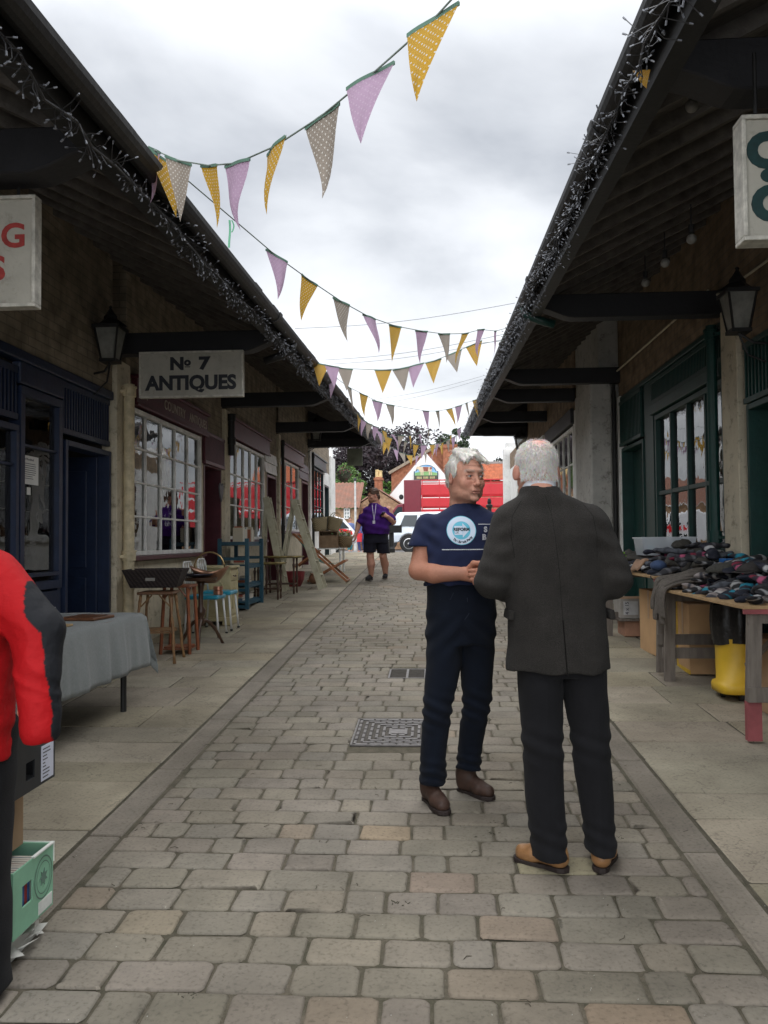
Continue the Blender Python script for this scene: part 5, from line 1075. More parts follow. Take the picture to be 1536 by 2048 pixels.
books(-2.84, 12.0, zb+.113, 3, 'book in the low pile at the near end of the bottom blue shelf', 'near pile on the bottom blue shelf', True); books(-2.84, 12.5, zb+.113, 4, 'book in the low pile at the far end of the bottom blue shelf', 'far pile on the bottom blue shelf', True)
books(-2.84, 12.05, zb+.643, 3, 'book in the flat pile on the upper middle blue shelf', 'pile on the upper middle blue shelf', True); books(-2.84, 12.35, zb+.363, 3, 'book in the flat pile on the lower middle blue shelf', 'pile on the lower middle blue shelf', True)
# --- pie crust tables
def pietable(x, y, r_, h, label, gold):
    t = thing('occasional_table', label, 'table', (x, y, gz(y)), group='dark round tables with turned legs')
    f = MB(); n = 48; f.grid(lambda a, b: Vector((r_*(b+.03*b*b*math.sin(a*6.2832*12))*math.cos(a*6.2832), r_*.72*(b+.03*b*b*math.sin(a*6.2832*12))*math.sin(a*6.2832), h+.02*(b > .95))), 72, 8); f.build('tabletop', gold, t, solid=.014)
    for sx in (-1, 1):
        for sy in (-1, 1):
            f = MB(); f.lathe([(.012, 0), (.02, .04), (.012, .1), (.022, .14), (.016, .2), (.024, .26), (.014, .32), (.018, h*.7), (.026, h*.8), (.014, h*.85), (.022, h-.01)], (sx*r_*.62, sy*r_*.42, 0), 10); f.build('leg', m_dwood, t, smooth=True)
    f = MB()
    for sx in (-1, 1): f.bar((sx*r_*.62, -r_*.42, .17), (sx*r_*.62, r_*.42, .17), .018, .018); f.bar((-r_*.62, sx*r_*.42, .17), (r_*.62, sx*r_*.42, .17), .018, .018)
    f.build('stretcher', m_dwood, t)
m_gold = mat('gilt_top', (.36, .29, .10), .4, col2=(.12, .085, .04), scale=12, metal=.4)
pietable(-2.67, 13.25, .30, .57, 'smaller round dark table with dull gilt top beside the blue shelves', m_gold); pietable(-2.6, 14.1, .38, .62, 'larger scalloped dark table with gilt rim in front of the step ladders', m_gold)
# --- step ladders
m_lad = mat('weathered_paint', (.50, .48, .36), .8, col2=(.34, .31, .22), scale=6, bump=.4)
def ladder(x, y, h, w_, run, label, back, rz=0, n=6):
    t = thing('step_ladder', label, 'ladder', (x, y, gz(y)), rz, group='old painted wooden step ladders')
    for sy in (-1, 1):
        f = MB(); f.bar((0, sy*w_/2, 0), (-run, sy*w_/2*.72, h), .032, .11, up=(1, 0, .3)); f.build('side_rail', m_lad, t, bevel=.003)
    for k in range(1, n+1):
        q = k/(n+.35); ww = w_*(1-.28*q)-.02; f = MB(); f.box((-run*q-.05, -ww/2, h*q-.01), (-run*q+.06, ww/2, h*q+.01)); f.build('tread', m_lad, t)
    for sy in (-1, 1):
        f = MB(); f.bar((-run-back, sy*w_*.45, 0), (-run+.0, sy*w_*.30, h-.03), .02, .045, up=(1, 0, .3)); f.build('rear_leg', m_lad, t)
    f = MB(); f.bar((-run-back*.8, -w_*.42, h*.2), (-run-back*.8, w_*.42, h*.2), .02, .05); f.bar((-run-back*.4, -w_*.38, h*.6), (-run-back*.4, w_*.38, h*.6), .02, .05); f.build('rear_brace', m_lad, t)
    return t
ladder(-2.0, 14.95, 1.62, .44, .52, 'open grey green step ladder standing nearest the lane', .30)
ladder(-2.62, 14.55, 1.66, .40, .32, 'second step ladder leaning close to the shop wall behind the first', .12, .05)
# --- deck chair
x, y = -2.1, 16.3; t = thing('deck_chair', 'folding deck chair with dark green canvas beside the step ladder', 'deck chair', (x, y, gz(y))); m_dk = mat('orange_varnish', (.34, .13, .05), .4, var=.3)
for sy in (-.28, .28):
    f = MB(); f.bar((.42, sy, .02), (-.62, sy, .95), .03, .045, up=(0, 0, 1)); f.build('back_rail', m_dk, t)
    f = MB(); f.bar((-.35, sy*.9, .02), (.38, sy*.9, .42), .028, .04, up=(0, 0, 1)); f.build('seat_rail', m_dk, t)
    f = MB(); f.bar((-.6, sy*.8, .3), (-.15, sy*.8, .62), .02, .03, up=(0, 0, 1)); f.build('prop_rail', m_dk, t)
f = MB(); f.bar((.42, -.28, .03), (.42, .28, .03), .03, .03); f.bar((-.62, -.3, .94), (-.62, .3, .94), .03, .04); f.bar((.38, -.27, .42), (.38, .27, .42), .03, .03); f.build('crossbar', m_dk, t)
f = MB(); f.grid(lambda a, b: Vector((-.6+.98*a, -.22+.44*b, .92-.5*a-.36*math.sin(a*math.pi)*.75)), 20, 3); f.build('canvas', mat('green_canvas', (.01, .07, .045), .8, bump=.3, bscale=200), t, solid=.004, smooth=True)
# --- white table, wooden crate, baskets
x, y = -2.3, 18.3; t = thing('painted_table', 'small white table with turned legs under the wooden crate', 'table', (x, y, gz(y)))
f = MB(); f.box((-.35, -.4, .54), (.33, .4, .565)); f.build('tabletop', m_wpaint, t, bevel=.005)
for sx in (-.3, .28):
    for sy in (-.35, .35): f = MB(); f.lathe([(.018, 0), (.028, .05), (.018, .12), (.03, .18), (.02, .24), (.028, .4), (.03, .54)], (sx, sy, 0), 10); f.build('leg', m_wpaint, t, smooth=True)
zt_ = gz(y)+.567
f = MB(); w_, d_, h_ = .42, .36, .38
for (a, b) in (((-w_/2, -d_/2, 0), (w_/2, d_/2, .015)), ((-w_/2, -d_/2, h_-.02), (w_/2, d_/2, h_)), ((-w_/2, -d_/2, .015), (-w_/2+.02, d_/2, h_-.02)), ((w_/2-.02, -d_/2, .015), (w_/2, d_/2, h_-.02)), ((-w_/2+.02, d_/2-.02, .015), (w_/2-.02, d_/2, h_-.02)), ((-w_/2+.02, -d_/2, .015), (w_/2-.02, -d_/2+.015, h_*.72))): f.box(a, b)
o = f.build('wooden_crate', mat('worn_oak', (.28, .19, .11), .7, col2=(.18, .11, .06), scale=8), bevel=.004); o.location = (-2.28, 18.15, zt_); tag(o, 'open fronted wooden crate on the small white table', 'crate')
f = MB(); f.lathe([(.10, 0), (.15, .08), (.165, .2), (.17, .26), (.155, .26), (.14, .08), (0, .02)], n=24); o = f.build('wicker_basket', m_wickl, smooth=True); o.location = (-1.93, 18.2, zt_); tag(o, 'round wicker basket at the lane side end of the white table', 'basket')
def strawbag(x, y, z, rz, tilt, label):
    t = thing('straw_bag', label, 'bag', (x, y, z), rz, group='straw shopping bags on the crate'); t.rotation_euler = (0, tilt, rz)
    f = MB(); f.grid(lambda a, b: Vector(((.13+.05*b)*math.cos(a*6.2832), (.08+.02*b)*math.sin(a*6.2832), .30*b)), 24, 6); f.build('body', m_straw, t, solid=.008, smooth=True)
    for sy in (-.07, .07): f = MB(); f.tube([(.1*math.cos(R(d)), sy, .29+.12*math.sin(R(d))) for d in range(0, 181, 20)], .008, 6); f.build('handle', m_straw, t, smooth=True)
strawbag(-2.46, 18.05, zt_+.375, .2, -.1, 'taller straw bag nearest the shop wall on top of the crate'); strawbag(-2.2, 18.1, zt_+.375, -.3, .25, 'shorter straw bag with painted leaves tilted outward on the crate')
f = MB(); rr = random.Random(6)
for k in range(140):
    p_ = Vector((rr.gauss(0, .08), rr.gauss(0, .07), abs(rr.gauss(0, .05)))); a = Vector((rr.gauss(0, 1), rr.gauss(0, 1), rr.gauss(0, 1))).normalized()*.035; b = a.orthogonal().normalized()*.02
    f.add([p_-a, p_+b, p_+a, p_-b], [(0, 1, 2, 3)], rr.choice([(.3, .38, .15), (.5, .5, .42), (.18, .3, .1)]))
f.sph((0, 0, .0), (.13, .10, .06), col=(.45, .45, .36)); o = f.build('artificial_flowers', MATS['basket_leaves'], colattr=True, fixn=False); o.location = (-1.96, 18.15, zt_+.27); tag(o, 'pale green and cream artificial flowers heaped above the round wicker basket', 'flowers')
o = MB(); o.lathe([(.07, 0), (.12, .05), (.13, .12), (.09, .18), (.1, .2), (.09, .2), (.1, .12), (0, .02)], n=20); o = o.build('copper_pot', m_copper, smooth=True); o.location = (-2.28, 15.9, gz(15.9)); tag(o, 'round copper pot on the paving behind the step ladder', 'pot')
o = MB(); o.lathe([(.14, 0), (.2, .12), (.22, .28), (.2, .28), (.12, .02), (0, .02)], n=20); o = o.build('plastic_tub', mat('oxblood', (.18, .02, .025), .4)); o.location = (-2.62, 15.4, gz(15.4)); tag(o, 'oxblood red tub on the paving under the step ladders', 'tub')
# heart shaped slate on the pilaster
f = MB(); f.prism([(.0, -.16), (.1, -.02), (.12, .08), (.07, .13), (0, .07), (-.07, .13), (-.12, .08), (-.1, -.02)], -.01, .01, 'x'); o = f.build('slate_heart', mat('slate', (.12, .12, .13), .6), bevel=.004); q = WX(449, 983, -3.12); o.location = (-3.27+.0, q.y, q.z); o.location.x = -3.235+.0; o.location.x = -3.17; tag(o, 'heart shaped slate hanging on the pillar between the two white windows', 'plaque')
# --- notices and vase in the blue shop window
def pane_at(u, v, X=-3.2): return WX(u, v, X)
a, b = pane_at(43, 908), pane_at(84, 970); t = thing('notice', 'white printed notice taped inside the blue shop window', 'notice', (a.x-.0325, (a.y+b.y)/2, (a.z+b.z)/2)); w_, h_ = abs(b.y-a.y), .23
f = MB(); f.box((0, -w_/2, -h_/2), (.002, w_/2, h_/2)); f.build('paper', mat('paper_white', (.78, .78, .76), .8, var=.03), t)
f = MB(); put_text(f, 'The Woodshed', .028, (.003, 0, h_/2-.03), (0, 1, 0), (0, 0, 1), extrude=.0004); rr = random.Random(3)
for k in range(8):
    ww = w_*(.40 if k < 6 else .25)*rr.uniform(.8, 1); f.box((.0022, -ww, h_/2-.062-.017*k), (.003, ww, h_/2-.067-.017*k))
f.build('print', mat('ink', (.1, .1, .12), .8), t)
a = pane_at(65, 982); f = MB(); f.box((0, -.03, -.03), (.002, .03, .03)); o = f.build('note', MATS['paper_white']); o.location = (a.x-.0325, a.y, a.z); tag(o, 'tiny square white note under the printed notice in the blue shop window', 'notice')
a = pane_at(60, 1150, -3.45); t = thing('flower_vase', 'glass vase of pale dried flowers inside the blue shop window', 'vase', (-3.42, 6.62, S*6+1.02))
f = MB(); f.lathe([(.03, 0), (.028, .04), (.05, .14), (.045, .14), (.02, .02), (0, .01)], n=16); f.build('vase', mat('pale_glass', (.5, .52, .52), .1), t, smooth=True)
f = MB(); rr = random.Random(4)
for k in range(240):
    d = Vector((rr.gauss(0, 1), rr.gauss(0, 1), abs(rr.gauss(.3, .7)))).normalized()*rr.uniform(.06, .16); p_ = Vector((0, 0, .17))+d; a = Vector((rr.gauss(0, 1), rr.gauss(0, 1), rr.gauss(0, 1))).normalized()*.012; b_ = a.orthogonal().normalized()*.01
    f.add([p_-a, p_+b_, p_+a, p_-b_], [(0, 1, 2, 3)], rr.choice([(.4, .36, .42), (.3, .27, .32), (.5, .48, .5)]))
for k in range(16): a = rr.uniform(0, 6.28); f.tube([(0, 0, .05), (math.cos(a)*.06, math.sin(a)*.06, .25)], .0015, 4, (.2, .2, .12))
f.build('flowers', MATS['basket_leaves'], t, colattr=True, fixn=False)
o = MB(); o.box((0, 0, 0), (.5, 2.9, .03)); o = o.build('window_board', m_blue); o.location = (-3.68, 4.0, S*6+.97)
tag(o, 'blue display board inside the blue shop window', 'shelf')
o = MB(); o.box((0, 0, 0), (.4, 2.6, .03)); o = o.build('window_board', m_wpaint); o.location = (-3.62, 8.55, S*10.4+.93); tag(o, 'white display board inside the first white paned window', 'shelf')
for k in range(9):
    rr = random.Random(k); h_ = rr.uniform(.08, .17); r_ = rr.uniform(.03, .05); o = MB(); o.lathe([(r_*.6, 0), (r_, h_*.3), (r_*.7, h_*.6), (r_*.35, h_*.75), (r_*.5, h_*.95), (0, h_)], n=14); o = o.build('ornament', MATS['white_china'], smooth=True); o.location = (-3.34-rr.uniform(0, .12), 8.75+k*.28+rr.uniform(-.08, .08), S*10.4+.961); tag(o, 'small white china ornament on the board inside the first white paned window', 'ornament', 'white china ornaments in the window')
# --- box stack at the lower left
def cbox(name, label, cat, x0, x1, y0, y1, z0, h, m, th=.006, hole=None, parent=None):
    t = thing(name, label, cat, (x0, y0, z0)); w_, d_ = x1-x0, y1-y0; f = MB()
    f.box((0, 0, 0), (w_, d_, .006)); f.box((0, 0, .006), (th, d_, h)); f.box((th, 0, .006), (w_-th, th, h)); f.box((th, d_-th, .006), (w_-th, d_, h))
    if hole:                                            # lane side wall with a hand hole
        a, b, c, d = hole; f.box((w_-th, 0, .006), (w_, a, h)); f.box((w_-th, b, .006), (w_, d_, h)); f.box((w_-th, a, .006), (w_, b, c)); f.box((w_-th, a, d), (w_, b, h))
    else: f.box((w_-th, 0, .006), (w_, d_, h))
    f.build('box_walls', m, t); return t
gl = gz(2.6)
m_wpap = mat('torn_white_card', (.55, .54, .5), .85, var=.15)
t = cbox('cardboard_box', 'crushed white box with torn paper at the bottom of the stack by the kerb', 'box', -1.86, -1.40, 2.62, 2.88, gl+.004, .095, m_wpap)
f = MB(); rr = random.Random(9)
for k in range(16):
    c = Vector((.44+rr.uniform(-.02, .05), .17+rr.uniform(-.1, .1), rr.uniform(.0, .07))); f.add([c+Vector((rr.uniform(-.05, .05), rr.uniform(-.06, .06), rr.uniform(-.01, .03))) for _ in range(3)], [(0, 1, 2)])
f.build('torn_paper', m_wpap, t, fixn=False)
m_gbox = mat('banana_box_green', (.25, .50, .34), .6, var=.12); 
t = cbox('produce_box', 'pale green fruit box full of paperback books, low in the stack at the left', 'box', -1.86, -1.36, 2.62, 2.90, gl+.102, .215, m_gbox, hole=(.06, .13, .08, .15)); t2 = t
f = MB(); f.box((0.0, .281, .15), (.502, .286, .218)); f.box((.494, .13, .2155), (.506, .28, .221)); f.build('white_lining', mat('white_card', (.72, .74, .7), .7), t)
f = MB(); n = 28
for r0, r1 in ((.066, .061), (.05, .047)):
    for k in range(n):
        a0, a1 = 6.2832*k/n, 6.2832*(k+1)/n; f.add([(.502, .205+r0*math.cos(a0), .125+r0*1.1*math.sin(a0)), (.502, .205+r0*math.cos(a1), .125+r0*1.1*math.sin(a1)), (.502, .205+r1*math.cos(a1), .125+r1*1.1*math.sin(a1)), (.502, .205+r1*math.cos(a0), .125+r1*1.1*math.sin(a0))], [(0, 1, 2, 3)])
f.prism([(.205+.03*math.cos(a)*(1 if i % 2 else .5), .125+.03*math.sin(a)*(1 if i % 2 else .5)) for i, a in enumerate([6.2832*k/14 for k in range(14)])], .5012, .503, 'x'); f.build('printed_emblem', mat('emblem_ink', (.12, .2, .16), .7), t)
f = MB(); f.box((.5005, .17, .008), (.502, .27, .05)); f.build('pasted_label', MATS['white_card'], t)
for k in range(12):
    f = MB(); c = rnd.choice([(.3, .03, .03), (.05, .12, .3), (.5, .5, .5), (.03, .03, .05), (.6, .55, .5), (.05, .25, .4), (.35, .1, .12)]); hb = .175; f.box((0, 0, 0), (.125, .017, hb), col=c); f.box((.004, .002, .002), (.121, .015, hb+.001), col=(.62, .58, .5)); o = f.build('paperback', mbk, colattr=True); o.location = (-1.50-.0*k, 2.632+k*.0185, gl+.112); tag(o, 'paperback standing in the pale green fruit box', 'book', 'paperbacks in the green fruit box')
cbox('cardboard_box', 'plain brown cardboard box standing between the green box and the black crate', 'box', -1.86, -1.46, 2.63, 2.88, gl+.32, .225, mat('brown_card', (.36, .24, .14), .8, var=.12, scale=4))
t = cbox('produce_box', 'black fruit crate with a pasted white label, top of the stack beside the red sleeve', 'box', -1.86, -1.36, 2.62, 2.91, gl+.548, .22, mat('black_card', (.025, .027, .03), .5, var=.2), hole=(.08, .14, .04, .10))
f = MB(); f.box((.5002, .185, .01), (.5018, .275, .13)); lb_ = f.build('paper_label', mat('label_blue_white', (.62, .64, .74), .7, var=.04), t)
f = MB(); rr = random.Random(12)
for k in range(9):
    ww = rr.uniform(.03, .12); f.box((.5019, .195, .02+k*.012), (.5025, .195+ww*.55, .024+k*.012))
f.build('label_print', MATS['ink'], lb_)
f = MB()
for a in (.20, .245): f.prism([(a, .20), (a+.025, .20), (a+.025, .165), (a+.013, .155), (a+.017, .15), (a, .165)], .5002, .5018, 'x')
f.build('red_marks', mat('red_ink', (.5, .02, .05), .6), t)
# ================================================================== MARKET STALL ON THE RIGHT
m_tw = mat('stall_timber', (.21, .18, .15), .8, col2=(.12, .10, .085), scale=8, bump=.4, stretch=(3, 3, .4)); m_ply = mat('ply_edge', (.45, .30, .15), .8, col2=(.3, .19, .09), scale=12, bump=.3); m_pink = mat('faded_red_paint', (.26, .065, .07), .7, var=.25)
def stall(y0, y1, label, pinkleg):
    g0 = gz((y0+y1)/2); x0, x1, h = 1.9, 2.62, .81
    t = thing('stall_table', label, 'table', (x0, y0, g0)); w_, d_ = x1-x0, y1-y0
    f = MB(); f.box((0, 0, h-.022), (w_, d_, h)); f.build('tabletop', m_ply, t, bevel=.003)
    f = MB(); f.box((.03, .025, h-.11), (w_-.02, .05, h-.023)); f.box((.03, d_-.05, h-.11), (w_-.02, d_-.025, h-.023)); f.build('top_rail', m_tw, t)
    f = MB(); f.box((.0, -.004, h-.05), (w_, .02, h-.0225)); f.build('painted_edge', m_pink, t)
    for sx in (.04, w_-.08):
        for yy in (.03, d_-.07):
            sp = -.02 if sx < .2 else .02
            f = MB(); f.prism([(sx+sp, .22 if pinkleg and yy < .2 else -.02), (sx+sp+.085, .22 if pinkleg and yy < .2 else -.02), (sx+.085, h-.023), (sx, h-.023)], yy, yy+.045, 'y'); o = f.build('leg', m_tw, t, bevel=.003)
            if pinkleg and yy < .2: f = MB(); f.prism([(sx+sp-.001, -.02), (sx+sp+.086, -.02), (sx+sp+.086, .22), (sx+sp-.001, .22)], yy-.001, yy+.046, 'y'); f.build('painted_foot', m_pink, o)
    for yy in (.005, d_-.03): f = MB(); f.box((0.02, yy, .22), (w_, yy+.024, .31)); f.build('lower_rail', m_tw, t)
    f = MB(); f.bar((w_/2, .06, h-.05), (w_/2, d_*.5, .3), .02, .04); f.build('diagonal_brace', m_tw, t); return t, g0+h
t1, z1 = stall(5.2, 7.12, 'nearer stall table with bare timber legs and a faded red front foot', True)
t2_, z2 = stall(7.25, 9.5, 'farther stall table of ply and timber, behind the man in tweed', False)
# boxes beneath
m_card = mat('brown_cardboard', (.52, .32, .16), .8, var=.12, scale=3); m_cardd = mat('plain_cardboard', (.42, .27, .16), .8, var=.12, scale=3)
def closedbox(x0, x1, y0, y1, h, m, label, rz=0, z0=0, name='cardboard_box', tape=True):
    y = (y0+y1)/2; t = thing(name, label, 'box', ((x0+x1)/2, y, gz(y)+z0), rz); w_, d_ = x1-x0, y1-y0
    f = MB(); f.box((-w_/2, -d_/2, 0), (w_/2, d_/2, h)); f.build('box_walls', m, t, bevel=.004)
    f = MB(); f.box((-w_/2, -.002, h), (w_/2, .002, h+.003)); f.box((-w_/2+.0, -d_/2-.001, h-.002), (w_/2, d_/2, h+.0012)); f.build('flaps', m_cardd, t)
    if tape: f = MB(); f.box((-w_/2-.0015, -.03, h*.55), (-w_/2+.001, .03, h+.002)); f.box((-w_/2, -.03, h+.0035), (w_/2, .03, h+.0045)); f.build('parcel_tape', mat('parcel_tape', (.34, .2, .1), .3), t)
    return t
closedbox(2.13, 2.55, 8.05, 8.68, .62, m_card, 'tall plain cardboard box under the farther stall table, nearest the lane', .03)
t = closedbox(2.21, 2.60, 7.28, 7.72, .60, m_card, 'tall cardboard box with a yellow edge, behind the middle stall leg', -.05)
f = MB(); f.box((-.198, -.222, .0), (-.19, .222, .035)); f.box((-.198, .18, .035), (-.19, .222, .6)); f.build('yellow_edge', mat('yellow_print', (.6, .38, .02), .6), t)
closedbox(2.32, 2.72, 5.75, 6.35, .52, m_cardd, 'wide brown cardboard box under the right end of the nearer stall table', 0)
closedbox(2.12, 2.5, 9.35, 9.7, .17, mat('rosy_card', (.36, .19, .12), .8), 'flat reddish cardboard box on the paving beside the tweed jacket', 0, tape=False)
t = closedbox(2.08, 2.5, 9.35, 9.7, .22, mat('grey_card', (.33, .31, .28), .8), 'grey cardboard box with a 4 x 15 label, beside the tweed jacket hem', 0, z0=.20, tape=False)
f = MB(); f.box((-.18, -.1785, .04), (-.02, -.1755, .19)); lb_ = f.build('paper_label', mat('label_grey', (.5, .5, .5), .7), t)
f = MB(); put_text(f, '4 x 15', .055, (-.14, -.18, .115), (0, 0, 1), (-1, 0, 0), offset=.001, extrude=.0006); f.build('label_print', MATS['ink'], lb_)
f = MB(); f.box((2.06, 9.32, gz(9.5)+.172), (2.52, 9.72, gz(9.5)+.198)); tag(f.build('plank', m_tw), 'grey plank between the two flat boxes beside the tweed jacket', 'plank')
# yellow bin with a black sack
y = 6.45; t = thing('litter_bin', 'yellow wheeled bin with flared base and a black sack, under the stall', 'bin', (2.30, y, gz(y))); m_yel = mat('bin_yellow', (.68, .43, .03), .45, var=.08)
def sq(r, z, n=36, k=.45): 
    return [(r*(math.copysign(abs(math.cos(a))**k, math.cos(a))), r*(math.copysign(abs(math.sin(a))**k, math.sin(a))), z) for a in [6.28318*i/n for i in range(n)]]
f = MB(); prof = [(.150, .05, .5), (.168, .055, .5), (.172, .10, .5), (.168, .125, .6), (.150, .14, .85), (.154, .42, .9), (.160, .46, .9)]; vs = []
for r_, z, k in prof: vs += sq(r_, z, 36, k)
n = 36; f.add(vs, [(i*n+j, i*n+(j+1) % n, (i+1)*n+(j+1) % n, (i+1)*n+j) for i in range(len(prof)-1) for j in range(n)]+[tuple(range(n))[::-1]]); f.build('bin_body', m_yel, t, smooth=True)
for a in (R(-100), R(-20), R(160)): f = MB(); f.cyl((.11*math.cos(a)-.01, .11*math.sin(a), .03), (.11*math.cos(a)+.015, .11*math.sin(a), .03), .03, n=14); f.build('castor', m_tyre, t)
f = MB(); rr = random.Random(2)
f.grid(lambda a, b: Vector(((.172+.014*math.sin(b*3)+.010*math.sin(a*37)+.008*math.sin(a*61+2))*math.cos(a*6.2832), (.172+.014*math.sin(b*3)+.010*math.sin(a*37)+.008*math.sin(a*61+2))*math.sin(a*6.2832), .42+.30*b+.012*math.sin(a*20))), 60, 8); f.build('black_sack', mat('sack_plastic', (.012, .012, .013), .35, bump=.6, bscale=30), t, smooth=True)
# clear plastic tub
y = 8.8; t = thing('storage_tub', 'clear plastic storage tub at the back of the stall', 'tub', (2.42, y, z2+.15))
m_clear = bpy.data.materials.new('clear_plastic'); m_clear.use_nodes = True; b_ = m_clear.node_tree.nodes['Principled BSDF']; b_.inputs['Base Color'].default_value = (.75, .8, .85, 1); b_.inputs['Alpha'].default_value = .42; b_.inputs['Roughness'].default_value = .25
f = MB(); a, b = .25, .17; f.add(ring(a, b, 0)+ring(a*1.1, b*1.1, .19)+ring(a*1.14, b*1.14, .19)+ring(a*1.14, b*1.14, .175)+ring(a*1.11, b*1.11, .185), [(3, 2, 1, 0)]+[(k+i, k+(i+1) % 4, k+4+(i+1) % 4, k+4+i) for k in (0, 4, 8) for i in range(4)]); f.build('tub_walls', m_clear, t, bevel=.012, seg=3)
f = MB(); f.box((-.08, -.1, .005), (.14, .1, .07)); f.build('contents', mat('navy_goods', (.03, .04, .07), .8), t, bevel=.02)
# --- the heap: bundles of socks, gloves and caps
m_goods = mat('knit_goods', (1, 1, 1), .85, attr='Col', var=.25, scale=40, bump=.5, bscale=180)
def pack(seed, c1, c2, tagc, L_=.26, W_=.095, T_=.032, stripes=True):
    rr = random.Random(seed); b = MB(); n, m = 22, 8; ph = rr.uniform(0, 6); vs = []; cs = []; bend = rr.uniform(-.5, .5)
    for i in range(n+1):
        q = i/n; x = (q-.5)*L_; ww = W_/2*(1-abs(2*q-1)**5)**.5*(1+.1*math.sin(q*9+ph)); tt = T_/2*(1-abs(2*q-1)**4)**.5*(1+.35*math.sin(q*11+ph))
        for j in range(m):
            a = 6.2832*j/m; yy = ww*math.cos(a)+bend*x*x*2; zz = T_/2+tt*math.sin(a)*(1+.15*math.sin(a*3+q*9)); vs.append((x, yy, zz))
            c = c1
            if stripes and (int(q*9+ph) % 3 == 0): c = c2
            if .42 < q < .56 and tagc: c = tagc
            cs.append(c)
    fs = [(i*m+j, i*m+(j+1) % m, (i+1)*m+(j+1) % m, (i+1)*m+j) for i in range(n) for j in range(m)]+[tuple(range(m))[::-1], tuple(n*m+j for j in range(m))]
    b.v = vs; b.f = fs; b.c = cs; b.mi = [0]*len(fs); return b
P = [('sock_bundle', (.012, .016, .03), (.03, .03, .045), (.6, .6, .6), 'dark navy sock bundle with a white band'), ('sock_bundle', (.03, .03, .035), (.12, .12, .13), None, 'charcoal and grey striped sock bundle'), ('sock_bundle', (.012, .012, .014), (.35, .35, .36), (.4, .4, .4), 'black and white striped sock bundle'), ('glove_pair', (.10, .11, .13), (.06, .065, .08), None, 'grey knitted glove pair'), ('sock_bundle', (.02, .02, .03), (.02, .2, .28), (.02, .28, .4), 'black sock bundle with turquoise band'), ('sock_bundle', (.03, .02, .035), (.25, .02, .05), (.5, .1, .2), 'dark sock bundle with pink band'), ('hat_bundle', (.06, .055, .045), (.045, .04, .035), None, 'dark olive knitted hat'), ('sock_bundle', (.32, .28, .27), (.05, .05, .06), (.5, .48, .46), 'pale grey sock bundle')]
protos = []
for i, (nm, c1, c2, tg, lb) in enumerate(P):
    big = nm == 'hat_bundle'; b = pack(i*3+1, c1, c2, tg, L_=.25 if big else .28, W_=.18 if big else .105, T_=.085 if big else .048, stripes=not big); o = b.build(nm, m_goods, smooth=True, colattr=True, fixn=False); protos.append(o)
rr = random.Random(31); used = set()
def place(k, x, y, z, rz, tx, ty, sc_, where):
    src = protos[k]; o = src if k not in used else src.copy()
    if k in used: COL.objects.link(o)
    used.add(k); o.location = (x, y, z); o.rotation_euler = (tx, ty, rz); o.scale = (sc_, sc_, sc_)
    nm = P[k][4]; tag(o, nm+' in the heap on the '+where, {'sock_bundle': 'socks', 'glove_pair': 'gloves', 'hat_bundle': 'hat'}[P[k][0]], P[k][4].replace('bundle', 'bundles').replace('pair', 'pairs').replace('knitted hat', 'knitted hats')+' heaped on the '+where)
for (ya, yb, zz, where, wts) in ((5.28, 7.05, z1, 'nearer stall table', [4, 2, 5, 1, 2, 2, 1, 2]), (7.35, 9.4, z2, 'farther stall table', [4, 4, 1, 4, 1, 1, 4, 0])):
    nx, ny = 6, int((yb-ya)/.155)
    for lay in range(4):
        for i in range(nx):
            for j in range(ny):
                x = 2.0+(.6)*(i+.5)/nx+rr.uniform(-.03, .03); y = ya+(yb-ya)*(j+.5)/ny+rr.uniform(-.05, .05)
                if lay and (x < 2.02+.07*lay or rr.random() < .22*lay): continue
                if x > 2.2 and 8.55 < y < 9.05 and lay >= 2: continue
                k = rr.choices(range(8), wts)[0]; place(k, x, y, zz+.001+lay*.04+(x-1.95)*.06*lay, rr.choice([0, 1.57, 3.14])+rr.gauss(.25, .35), rr.gauss(0, .16), rr.gauss(0, .16)-(.08 if lay else 0), rr.uniform(.85, 1.12), where)
# caps on the heap
def cap(x, y, z, rz, c, label):
    t = thing('flat_cap', label, 'cap', (x, y, z), rz); f = MB()
    f.grid(lambda a, b: Vector((.135*math.sin(b*1.57)*math.cos(a*6.2832)*1.1, .12*math.sin(b*1.57)*math.sin(a*6.2832), .075*math.cos(b*1.57)**.7*(1-.35*math.cos(a*6.2832)*b)+.01)), 28, 8); m = mat('cap_%d' % int(c[0]*1000), c, .9, var=.3, scale=60, bump=.4, bscale=200); f.build('crown', m, t, smooth=True, solid=.004)
    f = MB(); f.grid(lambda a, b: Vector((.09+.075*b*math.cos((a-.5)*2), .13*math.sin((a-.5)*2.2), .014-.01*b)), 14, 4); f.build('peak', m, t, smooth=True, solid=.005)
cap(2.2, 6.35, z1+.15, 2.6, (.05, .048, .04), 'dark green grey flat cap nearest the grey jogging trousers'); cap(2.28, 5.95, z1+.17, 3.3, (.035, .03, .028), 'brown black flat cap between the blue box and the near sock heap'); cap(2.38, 5.6, z1+.18, 2.9, (.07, .06, .05), 'olive tweed cap at the right edge of the nearer stall table'); cap(2.35, 9.2, z2+.12, 3.0, (.02, .02, .022), 'black cap beside the clear plastic tub')
f = MB(); f.box((0, 0, 0), (.11, .16, .075)); o = f.build('packet', mat('bright_blue_card', (.01, .13, .4), .5), bevel=.003); o.location = (2.42, 7.0, z1+.17); tag(o, 'small bright blue packet with a bar label on the heap', 'packet')
f = MB(); f.box((.03, -.002, .02), (.08, -.0005, .055)); q = f.build('bar_label', MATS['paper_white']); q.parent = o
